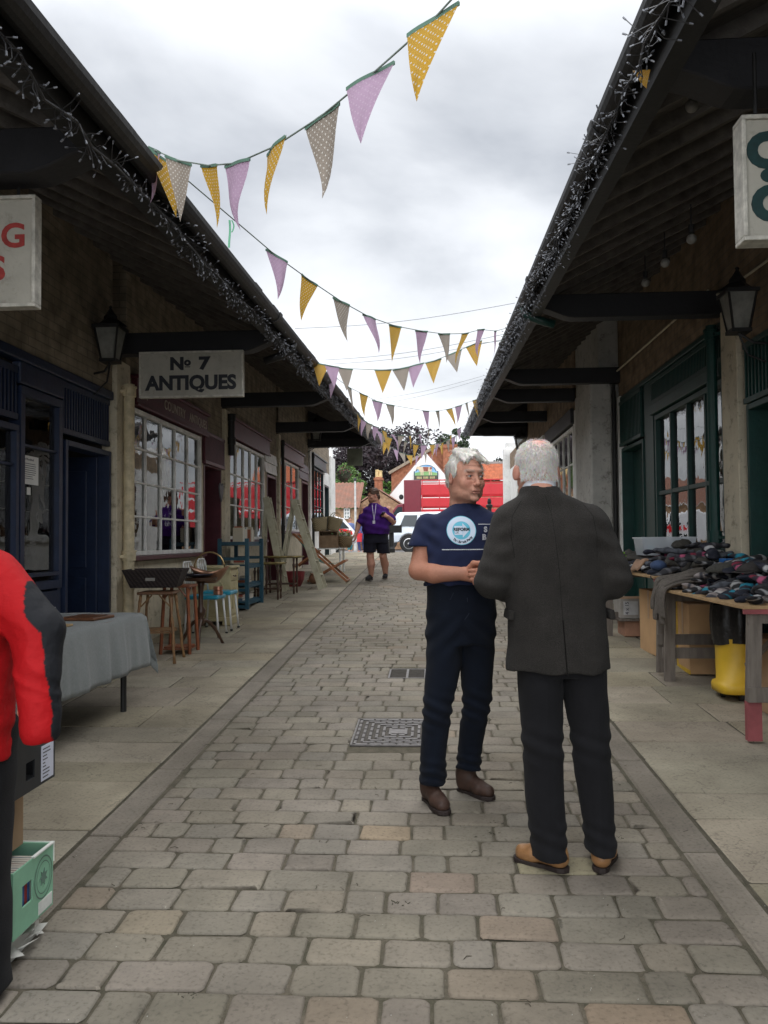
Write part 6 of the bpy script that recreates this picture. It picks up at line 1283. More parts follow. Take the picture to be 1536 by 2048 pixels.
for k in range(3):
    o = pack(40+k, (.25, .55, .03), (.15, .35, .02), (.03, .03, .03), L_=.2, W_=.08, T_=.028).build('glove_pair', m_goods, smooth=True, colattr=True, fixn=False); o.location = (2.02+.03*k, 9.05+.07*k, z2+.10+.025*k); o.rotation_euler = (0, .1, .3+.2*k); tag(o, 'lime green glove pair at the far end of the stall', 'gloves', 'lime green gloves at the far end of the stall')
# grey jogging trousers draped over the corner
m_jog = mat('grey_marl', (.115, .10, .085), .95, var=.25, scale=50, bump=.4, bscale=120)
for k in range(5):
    y0 = 6.80+k*.075; dr = [.24, .30, .22, .28, .2][k]; f = MB()
    def fn(a, b, y0=y0, dr=dr, k=k):
        L1 = .55; s_ = a*(L1+dr); fold = .012*math.sin(b*9+k)+.008*math.sin(a*14+k)
        if s_ < L1: x = 2.42-s_; z = z1+.10+.035*k*.4-.09*(s_/L1)**2+fold
        else:
            q = s_-L1; x = 1.868-.02*math.sin(q*9); z = z1+.012-q+.014*k*.2
            x += fold
        return Vector((x-.018*k*0, y0+(b-.5)*.105*(1-.25*a)-.05*a*(k-2)*.4, z))
    f.grid(fn, 30, 8); o = f.build('jogging_trousers', m_jog, solid=.022, smooth=True, fixn=False, subd=1)
    tag(o, 'grey jogging trouser leg draped over the table edge between the two stall tables', 'trousers', 'grey jogging trousers hanging over the table edge')
f = MB(); f.grid(lambda a, b: Vector((1.99-.1*a+.01*math.sin(b*8), 7.78+.3*b+.03*a, z2+.12-.10*a*a+.012*math.sin(a*7+b*5))), 12, 12); o = f.build('folded_cloth', mat('tan_cloth', (.32, .2, .13), .9), solid=.018, smooth=True); tag(o, 'tan folded garment at the lane side edge of the farther stall', 'garment')
f = MB(); f.sph((0, 0, .05), (.07, .11, .05), 16, 10); o = f.build('folded_cloth', mat('denim_roll', (.04, .07, .15), .9, bump=.5), smooth=True); o.location = (2.02, 7.55, z2+.03); tag(o, 'rolled blue garment beside the tan one at the stall edge', 'garment')
# ================================================================== PEOPLE (sculpted from distance fields, meshed with surface nets)
class Fld:
    def __init__(s, lo, hi, h):
        s.lo = np.array(lo, float); s.h = h; s.n = np.ceil((np.array(hi)-s.lo)/h).astype(int)+1
        s.ax = [(s.lo[i]+h*np.arange(s.n[i])).astype(np.float32) for i in range(3)]; s.d = np.full(tuple(s.n), 1.0, np.float32)
    def sub(s, lo, hi):
        sl = []
        for i in range(3):
            a = int(max(0, math.floor((lo[i]-s.lo[i])/s.h))); b = int(min(s.n[i], math.ceil((hi[i]-s.lo[i])/s.h)+1)); sl.append(slice(a, max(a, b)))
        return tuple(sl), s.ax[0][sl[0]][:, None, None], s.ax[1][sl[1]][None, :, None], s.ax[2][sl[2]][None, None, :]
    def op(s, sl, nd, k, mode):
        o = s.d[sl]
        if o.size == 0: return
        if mode == 's': o = -o
        if k > 0:
            hh = np.clip(.5+.5*(o-nd)/k, 0, 1); r_ = o*(1-hh)+nd*hh-k*hh*(1-hh)
        else: r_ = np.minimum(o, nd)
        s.d[sl] = -r_ if mode == 's' else r_
    def cone(s, a, b, ra, rb, k=.01, mode='u'):
        a = np.array(a, float); b = np.array(b, float); m = max(ra, rb)+k+.03; sl, X, Y, Z = s.sub(np.minimum(a, b)-m, np.maximum(a, b)+m)
        v = b-a; L2 = max(1e-9, v@v); t = np.clip(((X-a[0])*v[0]+(Y-a[1])*v[1]+(Z-a[2])*v[2])/L2, 0, 1)
        s.op(sl, np.sqrt((X-a[0]-t*v[0])**2+(Y-a[1]-t*v[1])**2+(Z-a[2]-t*v[2])**2)-(ra+(rb-ra)*t), k, mode); return s
    def chain(s, pts, rs, k=.01):
        for i in range(len(pts)-1): s.cone(pts[i], pts[i+1], rs[i], rs[i+1], k)
        return s
    def ell(s, c, r, k=.01, mode='u', rot=None):
        c = np.array(c, float); m = max(r)+k+.03; sl, X, Y, Z = s.sub(c-m, c+m); x, y, z = X-c[0], Y-c[1], Z-c[2]
        if rot is not None: M_ = np.array(Euler(rot).to_matrix().transposed()); x, y, z = M_[0, 0]*x+M_[0, 1]*y+M_[0, 2]*z, M_[1, 0]*x+M_[1, 1]*y+M_[1, 2]*z, M_[2, 0]*x+M_[2, 1]*y+M_[2, 2]*z
        q = np.sqrt((x/r[0])**2+(y/r[1])**2+(z/r[2])**2); q2 = np.sqrt((x/r[0]**2)**2+(y/r[1]**2)**2+(z/r[2]**2)**2)+1e-9
        s.op(sl, q*(q-1)/q2, k, mode); return s
    def loft(s, st, k=.01, p=2.3, mode='u'):
        st = np.array(sorted(st), float); sl, X, Y, Z = s.sub((-9, -9, st[0, 0]-.02), (9, 9, st[-1, 0]+.02)); zz = s.ax[2][sl[2]]
        from_ = [np.interp(zz, st[:, 0], st[:, j]) for j in range(1, 5)]
        ker = np.array([1, 2, 3, 2, 1])/9.0
        from_ = [np.convolve(np.pad(f_, 2, mode='edge'), ker, 'valid')[None, None, :] if len(zz) > 5 else f_[None, None, :] for f_ in from_]
        cx, cy, rx, ry = from_
        q = (np.abs((X-cx)/rx)**p+np.abs((Y-cy)/ry)**p)**(1/p); d = (q-1)*np.minimum(rx, ry)
        d = np.maximum(d, np.maximum(Z-st[-1, 0], st[0, 0]-Z)); s.op(sl, d.astype(np.float32), k, mode); return s
    def disp(s, fn):
        X, Y, Z = s.ax[0][:, None, None], s.ax[1][None, :, None], s.ax[2][None, None, :]; s.d = (s.d+fn(X, Y, Z)).astype(np.float32); return s
    def mesh(s):
        d = s.d; ins = d < 0; c = np.zeros(tuple(s.n-1), int); offs = [(i, j, k) for i in (0, 1) for j in (0, 1) for k in (0, 1)]
        nx, ny, nz = s.n-1
        for i, j, k in offs: c += ins[i:i+nx, j:j+ny, k:k+nz]
        act = (c > 0) & (c < 8); idx = -np.ones(act.shape, int); I = np.argwhere(act); idx[act] = np.arange(len(I))
        acc = np.zeros((len(I), 3)); cnt = np.zeros(len(I))
        for a in offs:
            for ax in range(3):
                if a[ax]: continue
                b = list(a); b[ax] = 1; da = d[I[:, 0]+a[0], I[:, 1]+a[1], I[:, 2]+a[2]]; db = d[I[:, 0]+b[0], I[:, 1]+b[1], I[:, 2]+b[2]]
                m = (da < 0) != (db < 0); t = np.where(m, da/(da-db+1e-12), 0); p = np.tile(np.array(a, float), (len(I), 1)); p[:, ax] += t; acc[m] += p[m]; cnt[m] += 1
        V = s.lo+s.h*(I+acc/np.maximum(cnt, 1)[:, None]); F = []
        for ax in range(3):
            u, v = (ax+1) % 3, (ax+2) % 3; sa = [slice(None)]*3; sb_ = [slice(None)]*3; sa[ax] = slice(0, -1); sb_[ax] = slice(1, None)
            A, B = ins[tuple(sa)], ins[tuple(sb_)]; E = np.argwhere(A != B); E = E[(E[:, u] > 0) & (E[:, v] > 0) & (E[:, u] < s.n[u]-1) & (E[:, v] < s.n[v]-1)]
            if not len(E): continue
            fl = A[E[:, 0], E[:, 1], E[:, 2]]; q = []
            for du, dv in ((-1, -1), (0, -1), (0, 0), (-1, 0)):
                C = E.copy(); C[:, u] += du; C[:, v] += dv; q.append(idx[C[:, 0], C[:, 1], C[:, 2]])
            q = np.stack(q, 1); q[~fl] = q[~fl][:, ::-1]; F.append(q)
        return V, np.concatenate(F)
def npmesh(name, parts, m, parent=None, cols=None):
    V = np.concatenate([p[0] for p in parts]); F = []; o = 0
    for p in parts: F.append(p[1]+o); o += len(p[0])
    F = np.concatenate(F); me = bpy.data.meshes.new(name); me.vertices.add(len(V)); me.vertices.foreach_set('co', V.astype(np.float32).ravel())
    me.loops.add(len(F)*4); me.loops.foreach_set('vertex_index', F.ravel().astype(np.int32)); me.polygons.add(len(F)); me.polygons.foreach_set('loop_start', np.arange(0, len(F)*4, 4, dtype=np.int32)); me.polygons.foreach_set('loop_total', np.full(len(F), 4, np.int32))
    me.polygons.foreach_set('use_smooth', np.ones(len(F), bool)); me.update(); me.validate()
    me.materials.append(m)
    if cols is not None: a = me.color_attributes.new('Col', 'FLOAT_COLOR', 'POINT'); a.data.foreach_set('color', np.concatenate([cols, np.ones((len(V), 1))], 1).astype(np.float32).ravel())
    ob = bpy.data.objects.new(name, me); COL.objects.link(ob)
    if parent: ob.parent = parent
    return ob
def nz3(X, Y, Z, f, seed=0):       # cheap smooth pseudo noise
    a = np.sin(X*f*1.3+Y*f*.7+seed)+np.sin(Y*f*1.7-Z*f*.9+seed*2.1)+np.sin(Z*f*1.1+X*f*.5+seed*3.7)+.6*np.sin(X*f*2.3-Z*f*2.1+seed)
    return a/3.6
# ---- head in its own frame: origin between the ears, facing -y
def head_field(age=1.0, jowl=1.0, beard=0):
    F = Fld((-.105, -.15, -.20), (.105, .14, .15), .0026)
    F.ell((0, .018, .042), (.075, .093, .084), 0).ell((0, -.028, -.02), (.063, .064, .085), .03).ell((0, -.03, -.078), (.052*jowl, .052, .04), .03).ell((0, .03, -.03), (.066, .07, .06), .03)
    for s_ in (-1, 1): F.ell((s_*.038, -.058, -.03), (.026, .026, .026), .018).ell((s_*.047, -.02, -.075), (.018*jowl, .035, .025), .02)
    F.ell((0, -.083, .03), (.046, .014, .012), .014)
    for s_ in (-1, 1):
        F.ell((s_*.031, -.096, .006), (.019, .016, .0125), .012, 's')
        F.ell((s_*.031, -.077, .004), (.0145, .0125, .0125), .004)
        F.ell((s_*.031, -.0895, .0035), (.0130, .008, .0050), .001, 's')
        F.cone((s_*.019, -.086, .0105), (s_*.045, -.082, .009), .0038, .0034, .003)
        F.cone((s_*.021, -.085, -.005), (s_*.043, -.081, -.003), .003, .003, .003)
        if age: F.cone((s_*.020, -.088, -.013), (s_*.042, -.080, -.014), .0018, .0016, .006, 's')
    F.cone((0, -.086, .016), (0, -.108, -.03), .0085, .0115, .012); F.ell((0, -.110, -.033), (.0115, .0105, .009), .006)
    for s_ in (-1, 1):
        F.ell((s_*.0125, -.099, -.037), (.0075, .009, .0065), .005); F.ell((s_*.006, -.106, -.0425), (.003, .004, .002), .002, 's')
        if age: F.cone((s_*.019, -.097, -.038), (s_*.031, -.082, -.076), .002, .0022, .007, 's')
    F.ell((0, -.083, -.062), (.027, .018, .02), .015); F.cone((-.019, -.0955, -.0645), (.019, -.0955, -.0645), .004, .004, .006); F.cone((-.016, -.0955, -.0745), (.016, -.0955, -.0745), .0048, .0048, .006)
    F.cone((-.023, -.098, -.0695), (.023, -.098, -.0695), .0018, .0018, .003, 's')
    F.ell((0, -.083, -.102), (.021, .017, .014), .015)
    for s_ in (-1, 1):
        F.ell((s_*.079, .012, -.004), (.0085, .019, .032), .006, rot=(R(-12), 0, s_*R(18))); F.ell((s_*.086, .008, .0), (.005, .010, .018), .004, 's', rot=(R(-12), 0, s_*R(18)))
    F.cone((0, .03, -.06), (0, .045, -.2), .060, .064, .03)
    if beard: F.ell((0, -.055, -.09), (.05, .05, .05), .02); F.ell((0, -.08, -.07), (.035, .03, .03), .012); F.cone((-.02, -.1, -.07), (.02, -.1, -.07), .003, .003, .003, 's')
    return F
def place_np(V, Rm, T, sc_=1): return (V*sc_) @ np.array(Rm).T + np.array(T)
SK = np.array((.52, .265, .185))
def face_cols(V, base=SK, lip=(.33, .12, .10), brow=(.4, .36, .32), browk=.5, ruddy=.35):
    C = np.tile(np.array(base, float), (len(V), 1)); x, y, z = np.abs(V[:, 0]), V[:, 1], V[:, 2]
    def blend(w_, c): C[:] = C*(1-w_[:, None])+np.array(c)*w_[:, None]
    g_ = lambda a, b, c, sx, sy, sz: np.exp(-(((x-a)/sx)**2+((y-b)/sy)**2+((z-c)/sz)**2))
    blend(g_(.038, -.075, -.03, .022, .03, .02)*ruddy, (.55, .2, .14)); blend(g_(0, -.11, -.033, .012, .015, .015)*ruddy, (.55, .2, .15)); blend(g_(.08, .01, 0, .02, .03, .04)*.5, (.52, .19, .15))
    blend(np.clip(g_(0, -.098, -.0645, .021, .012, .0045)+g_(0, -.098, -.0745, .018, .012, .005), 0, 1)*.75, lip)
    blend((g_(.031, -.085, .006, .021, .02, .013))*.42, (.27, .12, .09)); blend(np.clip(((x > .018) & (x < .045) & (np.abs(z-.0085) < .0018) & (y < -.07)).astype(float), 0, 1)*.7, (.06, .035, .03)); blend(((x < .022) & (np.abs(z+.0697) < .0014) & (y < -.08)).astype(float)*.75, (.12, .04, .035)); blend(((x > .012) & (x < .05) & (z > .022) & (z < .036) & (y < -.06)).astype(float)*browk, brow)
    blend(g_(0, -.07, -.095, .04, .04, .03)*.18, (.3, .22, .18))
    return C
def skin_mat():
    m = mat('skin', (1, 1, 1), .52, var=.10, scale=75, bump=.4, bscale=260, attr='Col', spec=.3); m.node_tree.nodes['Principled BSDF'].inputs['Subsurface Weight'].default_value = .12; m.node_tree.nodes['Principled BSDF'].inputs['Subsurface Radius'].default_value = (.012, .005, .003); m.node_tree.nodes['Principled BSDF'].inputs['Subsurface Scale'].default_value = 1.0; return m
m_skin = skin_mat(); m_eye = mat('eye_white', (.36, .33, .30), .15, var=.03); m_iris = mat('iris', (.06, .075, .09), .15, var=.2)
def eyes(par, Rm, T, sc_, look=0.0):
    for s_ in (-1, 1):
        f = MB(); f.sph((s_*.031, -.0765, .0035), .0118, 14, 10); f.xf(lambda p: Vector(place_np(np.array([p]), Rm, T, sc_)[0])); o = f.build('eyeball', m_eye, par, smooth=True)
        f = MB(); a = look; f.sph((s_*.031+.0085*math.sin(a), -.0765-.0085*math.cos(a), .0035), .0052, 10, 8); f.xf(lambda p: Vector(place_np(np.array([p]), Rm, T, sc_)[0])); f.build('iris', m_iris, o, smooth=True)
def strands(par, name, pts, dirs, ln, r_, m, cols=None, curl=.0, seed=1):
    rr = random.Random(seed); b = MB()
    for i, (p, d) in enumerate(zip(pts, dirs)):
        p = Vector(p); d = Vector(d); L_ = ln*rr.uniform(.6, 1.2); c = cols(rr) if cols else (1, 1, 1)
        q = p+d*L_*.5; e_ = p+d*L_+Vector((rr.gauss(0, 1), rr.gauss(0, 1), rr.gauss(0, 1)))*L_*curl
        b.tube([p-d*.003, q, e_], [r_, r_*.9, r_*.25], 3, c, cap=False)
    return b.build(name, m, par, colattr=True, smooth=True, fixn=False)
m_hairw = mat('white_hair', (1, 1, 1), .55, var=.1, attr='Col', scale=80)
# ---- hand: frame columns = (finger direction, across to thumb side, palm normal)
def hand(W, fd, td, sc_=1.0, curl=1.0, h=.0032, arm=None, base=SK, spread=.0):
    fd = Vector(fd).normalized(); td = Vector(td); td = (td-fd*td.dot(fd)).normalized(); nn = fd.cross(td); W = Vector(W)
    L = lambda a, b, c: W+(fd*a+td*b+nn*c)*sc_
    ex = .14*sc_; lo = [W[i]-ex for i in range(3)]; hi = [W[i]+ex for i in range(3)]
    F = Fld(lo, hi, h)
    if arm is not None: a_ = Vector(arm[0]); q = (W-a_).normalized(); F.cone(W-q*.1, W, arm[1], .029*sc_, .01)
    F.cone(L(0, -.012, 0), L(.07, -.022, 0), .019*sc_, .017*sc_, .012).cone(L(0, .01, 0), L(.075, .022, 0), .019*sc_, .016*sc_, .012).cone(L(.03, 0, 0), L(.07, 0, 0), .02*sc_, .016*sc_, .012)
    sgn = 1
    for k, (b, l1, l2, l3, r0) in enumerate(((.030, .036, .026, .02, .0092), (.010, .041, .029, .021, .0096), (-.010, .038, .027, .02, .0092), (-.028, .029, .02, .018, .0082))):
        a0 = L(.078-abs(b)*.15, b, 0); ang = curl*(.55+.1*k); p1 = a0+(fd*math.cos(ang)+nn*sgn*math.sin(ang)+td*b*spread)*l1*sc_
        ang2 = ang+curl*(.9+.08*k); p2 = p1+(fd*math.cos(ang2)+nn*math.sin(ang2))*l2*sc_; ang3 = ang2+curl*.6; p3 = p2+(fd*math.cos(ang3)+nn*math.sin(ang3))*l3*sc_
        F.chain([a0, p1, p2, p3], [r0*1.1*sc_, r0*sc_, r0*.92*sc_, r0*.78*sc_], .004)
    t0 = L(.02, .025, .004); t1 = t0+(fd*.55+td*.7+nn*.45)*.038*sc_; t2 = t1+(fd*.9+td*.1+nn*.5*min(1, curl))*.032*sc_; t3 = t2+(fd*.9-td*.2+nn*.5*min(1, curl))*.022*sc_
    F.chain([t0, t1, t2, t3], [.015*sc_, .0125*sc_, .011*sc_, .0085*sc_], .006)
    V, Q = F.mesh(); C = np.tile(np.array(base)*1.02, (len(V), 1)); return V, Q, C
def person(label, loc, rz, parts, extra_kids=None):
    V = [(p[0], p[1]) for p in parts]; cols = np.concatenate([p[2] for p in parts]); o = npmesh('person', V, m_skin, None, cols); o.location = loc; o.rotation_euler = (0, 0, rz); tag(o, label, 'person'); return o
def plain(F, c=SK): V, Q = F.mesh(); return V, Q, np.tile(np.array(c, float), (len(V), 1))
def rotz(a): return Matrix.Rotation(a, 3, 'Z')
def fabric(name, c, fine=260, bump=.35, rough=.9, var=.15, sheen=.03, extra=None, scale=14): return mat(name, c, rough, var=var, scale=scale, bump=bump, bscale=fine, sheen=sheen, extra=extra, spec=.15)
def boot(par, heel, toe, m, msole, name='boot', hgt=.10, w_=.045, shaft=None, r_sh=.055):
    a = Vector(heel); b = Vector(toe); d = (b-a); d.z = 0; L_ = d.length; d.normalize(); sd = Vector((-d.y, d.x, 0)); z0 = a.z
    lo = [min(a[i], b[i])-.12 for i in range(3)]; hi = [max(a[i], b[i])+.12 for i in range(3)]; lo[2] = z0-.02; hi[2] = z0+.24
    F = Fld(lo, hi, .004); up = Vector((0, 0, 1))
    p = lambda t, s_, z: a+d*(t*L_)+sd*s_+up*z
    F.cone(p(.14, 0, .05), p(.14, 0, hgt if name == 'boot' else .06), .036, .04 if name == 'boot' else .034, .02).cone(p(.2, 0, .05), p(.62, 0, .046), .036, .034, .02).cone(p(.62, -.012, .043), p(.85, -.004, .038), .034, .030, .02).cone(p(.62, .014, .04), p(.8, .014, .036), .032, .028, .02).cone(p(.2, 0, .09), p(.55, 0, .06), .04, .03, .02)
    if shaft: F.cone(p(.2, 0, .07), shaft, .04 if name == 'boot' else .03, r_sh, .02)
    def cut(X, Y, Z): return 0*X+0*Y+0*Z
    F.d = np.maximum(F.d, (z0+.018)-F.ax[2][None, None, :]); F.disp(lambda X, Y, Z: .0012*nz3(X, Y, Z, 90))
    o = npmesh(name, [F.mesh()], m, par)
    f = MB(); out = []
    prof = [(-.02, 0), (.02, .026), (.12, .036), (.35, .033), (.6, .045), (.8, .046), (.93, .034), (1.0, .012)]
    out = [p(t, s_, 0) for t, s_ in prof]+[p(t, -s_*.92, 0) for t, s_ in prof[::-1]]; n = len(out)
    f.add([q+up*.0 for q in out]+[q+up*.02 for q in out], [tuple(range(n)), tuple(range(2*n-1, n-1, -1))]+[(i, (i+1) % n, n+(i+1) % n, n+i) for i in range(n)]); f.build('sole', msole, o, bevel=.003); return o
def project(par, shirt, mb, name, m, off=.0022, dirv=(0, 1, 0), kids=None):
    # lay a flat mark onto the cloth it is printed on
    me = shirt.data; bv = BVHTree.FromPolygons([v.co.copy() for v in me.vertices], [tuple(p.vertices) for p in me.polygons]); out = []
    for x, y, z in mb.v:
        hit = bv.ray_cast(Vector((x, -1, z)), Vector(dirv)); yy = hit[0].y-off if hit[0] is not None else y
        out.append((x, yy, z))
    mb.v = out; return mb.build(name, m, par, fixn=False)
PZ = YAW
# ------------------------------------------------------------------ 1. man in the navy T-shirt
def P1(u, v): return ((u-925)/401.0, (1610-v)/401.0)
Y1_ = 4.11; g1 = G(925, 1610); L1 = (g1.x, Y1_, gz(Y1_))
hr = rotz(R(25)) @ Matrix.Rotation(R(2), 3, 'X'); HT = (.046, .10, 1.633); HS = 1.06
hf = head_field(1, 1.06); hf.disp(lambda X, Y, Z: np.where((Z > .042) & (Y < -.05), .0011*np.sin(Z*400+8*X), 0)+.0009*nz3(X, Y, Z, 60)+.0005*nz3(X, Y, Z, 190))
hV, hQ = hf.mesh(); hC = face_cols(hV, browk=.35, ruddy=.5); hV = place_np(hV, hr, HT, HS)
B = Fld((-.34, -.2, 0.02), (.42, .42, 1.56), .0075)
B.loft([(.8, .01, .12, .15, .11), (1.0, .01, .11, .16, .115), (1.2, .01, .10, .155, .11), (1.35, .03, .11, .17, .10), (1.43, .04, .12, .15, .08), (1.47, .042, .125, .08, .06)], .02)
B.cone((.042, .13, 1.42), (.035, .125, 1.55), .064, .06, .02)
B.chain([(-.155, .12, 1.385), (-.205, .055, 1.165)], [.052, .045], .02).chain([(-.205, .055, 1.165), (-.13, .0, 1.152), (.01, -.06, 1.152)], [.047, .047, .032], .015)
B.chain([(.235, .15, 1.385), (.30, .07, 1.16)], [.052, .045], .02).chain([(.30, .07, 1.16), (.25, -.0, 1.14), (.16, -.09, 1.14)], [.047, .045, .032], .015)
B.chain([(-.06, .11, .86), (-.12, .05, .5), (-.14, .08, .1)], [.08, .055, .028], .02).chain([(.08, .13, .86), (.09, .15, .5), (.05, .23, .12)], [.08, .055, .028], .02)
B.cone((-.155, .11, .055), (-.11, -.04, .035), .024, .015, .02).cone((.045, .23, .055), (.13, .14, .035), .024, .015, .02)
TAN = np.array((.43, .195, .125)); h1 = hand((.015, -.062, 1.152), (.95, -.3, -.12), (.15, .0, 1), 1.08, 1.25, arm=((-.1, -.02, 1.152), .036), base=TAN); h2 = hand((.155, -.092, 1.14), (-.85, -.35, 0), (.1, .2, 1), 1.05, 1.1, arm=((.25, 0, 1.14), .036), base=TAN)
man = person('white haired man in a navy T-shirt and jeans, standing and looking to the right', L1, PZ, [plain(B, TAN), (hV, hQ, hC), h1, h2]); eyes(man, hr, HT, HS, .25)
# T-shirt
T = Fld((-.36, -.2, 1.05), (.42, .38, 1.55), .006)
T.loft([(1.095, .012, .105, .182, .140), (1.15, .008, .10, .186, .148), (1.25, .012, .10, .184, .142), (1.34, .03, .108, .196, .132), (1.40, .04, .115, .198, .118), (1.435, .043, .12, .170, .100), (1.465, .045, .124, .122, .088), (1.49, .045, .13, .080, .074), (1.50, .045, .13, .068, .068)], .02, 2.4)
T.cone((-.150, .12, 1.39), (-.196, .075, 1.285), .064, .057, .03).cone((.235, .15, 1.40), (.285, .10, 1.285), .068, .072, .03)
T.cone((.045, .13, 1.42), (.045, .13, 1.52), .02, .02, .01)
T.d = np.where((T.ax[2][None, None, :] > 1.285) | (np.abs(T.ax[0][:, None, None]-.03) < .19), T.d, np.maximum(T.d, .004))
def tw_(X, Y, Z):
    lowb = np.clip((1.32-Z)/.2, 0, 1); return .0075*lowb*np.sin(Z*75+X*26*np.sign(X-.02)+2*np.sin(X*20))*np.clip(.6+np.sin(X*12+Z*9), 0, 1.2)+.004*nz3(X, Y, Z, 30, 2)+.005*np.sin((X*.8+Z)*70)*np.exp(-((X+.15)/.06)**2-((Z-1.33)/.07)**2)
T.disp(tw_)
m_navy = fabric('navy_jersey', (.013, .018, .048), 300, .2); shirt = npmesh('t_shirt', [T.mesh()], m_navy, man)
f = MB(); cu_ = [(.045+.083*math.cos(a)*1.0, .115+.078*math.sin(a), 1.478+.018*math.sin(a)) for a in [6.2832*k/28 for k in range(29)]]; f.tube(cu_, .0065, 6); f.build('collar', m_navy, shirt, smooth=True)
# printed roundel
cx, cz = P1(928, 1063); R0 = .0725
def disc(r0, r1, n=48, m=5, tilt=R(-6)):
    b = MB(); vs = []; 
    for i in range(m+1):
        r_ = r0+(r1-r0)*i/m
        for j in range(n): a = 6.2832*j/n; vs.append((cx+r_*math.cos(a), -.1, cz+r_*math.sin(a)*1.0))
    b.add(vs, [(i*n+j, i*n+(j+1) % n, (i+1)*n+(j+1) % n, (i+1)*n+j) for i in range(m) for j in range(n)]); return b
m_lb = mat('print_light_blue', (.10, .42, .55), .7, var=.05); m_pw = mat('print_pale', (.50, .58, .68), .7, var=.05); m_pb = mat('print_black', (.02, .03, .04), .7)
project(shirt, shirt, disc(.0, R0), 'printed_roundel', m_lb, .0015); project(shirt, shirt, disc(.045, R0-.003), 'printed_ring', m_pw, .0024)
f = MB(); ar = [(-.034, -.022), (.006, -.022), (.006, -.036), (.040, .0), (.006, .036), (.006, .022), (-.034, .022)]
def fillpoly(f, pts, y=-.1, n=16):      # strips so that the print can follow the cloth
    xs = [-.034+.040*i/6 for i in range(7)]
    for a, b in zip(xs[:-1], xs[1:]): f.add([(cx+a, y, cz-.022), (cx+b, y, cz-.022), (cx+b, y, cz+.022), (cx+a, y, cz+.022)], [(0, 1, 2, 3)])
    for i in range(6):
        a, b = .006+.034*i/6, .006+.034*(i+1)/6; ha, hb = .036*(1-i/6), .036*(1-(i+1)/6); f.add([(cx+a, y, cz-ha), (cx+b, y, cz-hb), (cx+b, y, cz+hb), (cx+a, y, cz+ha)], [(0, 1, 2, 3)])
fillpoly(f, ar); project(shirt, shirt, f, 'printed_arrow', m_pw, .0028)
def ptext(name, s_, size, x, z, m, off=.0034, o=.001, al='CENTER', arc=None):
    vs, fs = text_mesh(s_, size, o, 0.0001, al); f = MB()
    if arc:
        out = []
        for a, b, c in vs: th = -math.pi/2+(a)/arc+arc_shift; rr_ = arc-b; out.append((cx+rr_*math.cos(th), -.1, cz+rr_*math.sin(th)))
    else: out = [(x+a, -.1, z+b) for a, b, c in vs]
    f.add(out, fs); project(shirt, shirt, f, name, m, off)
arc_shift = .12
ptext('printed_words', 'REFORM', .021, cx+.001, cz+.004, m_pb, o=.0012); ptext('printed_words', 'UK', .017, cx-.022, cz-.012, m_pb, o=.0); ptext('printed_words', 'The Brexit Party', .0155, 0, 0, m_pb, o=.0008, arc=.058)
m_ptw = mat('print_white', (.62, .62, .64), .7, var=.04)
f = MB()
rr = random.Random(5); x_ = P1(889, 0)[0]; z_ = P1(0, 1101)[1]
while x_ < P1(985, 0)[0]: w_ = rr.uniform(.002, .005); f.add([(x_, -.1, z_-.002), (x_+w_, -.1, z_-.002), (x_+w_, -.1, z_+.0025), (x_, -.1, z_+.0025)], [(0, 1, 2, 3)]); x_ += w_+.0016
project(shirt, shirt, f, 'printed_line', m_ptw)
ptext('printed_words', 'S', .036, P1(973, 0)[0], P1(0, 1062)[1], m_ptw, o=.002, al='LEFT'); ptext('printed_words', 'B', .036, P1(969, 0)[0], P1(0, 1077)[1], m_ptw, o=.002, al='LEFT')
f = MB()
for (u0, u1, v) in ((962, 1000, 1051), (969, 1000, 1082)):
    a, z = P1(u0, v); b, _ = P1(u1, v)
    for i in range(6): q0, q1 = a+(b-a)*i/6, a+(b-a)*(i+1)/6; f.add([(q0, -.1, z-.0012), (q1, -.1, z-.0012), (q1, -.1, z+.0012), (q0, -.1, z+.0012)], [(0, 1, 2, 3)])
project(shirt, shirt, f, 'printed_rules', m_ptw)
# jeans
J = Fld((-.26, -.12, .07), (.26, .36, 1.17), .0065)
J.loft([(.80, .008, .12, .166, .125), (.84, .012, .12, .172, .132), (.95, .014, .115, .176, .132), (1.05, .012, .11, .172, .130), (1.135, .010, .108, .170, .13)], .015, 2.5)
def leg(F, st, k=.02, p=2.1): return F.loft(st, k, p)
leg(J, [(.105, -.141, .075, .064, .082), (.25, -.139, .07, .064, .078), (.45, -.118, .055, .070, .08), (.55, -.106, .06, .078, .085), (.70, -.078, .09, .089, .105), (.80, -.074, .105, .094, .12), (.95, -.066, .11, .09, .11)])
leg(J, [(.14, .052, .22, .062, .075), (.28, .062, .20, .064, .075), (.45, .086, .15, .070, .082), (.52, .092, .14, .075, .084), (.66, .092, .14, .085, .10), (.80, .095, .13, .089, .12), (.95, .086, .12, .09, .11)])
def jw(X, Y, Z):
    kn = np.exp(-((Z-.47)/.08)**2); cuff = np.exp(-((Z-.15)/.07)**2); hip = np.exp(-((Z-.85)/.09)**2)
    return .0065*kn*np.sin(Z*95+X*40)+.006*cuff*np.sin(Z*120+X*25+2*np.sin(Y*30))+.0055*hip*np.sin(Z*60+np.abs(X-.01)*60)+.003*nz3(X, Y, Z, 26, 5)
J.disp(jw)
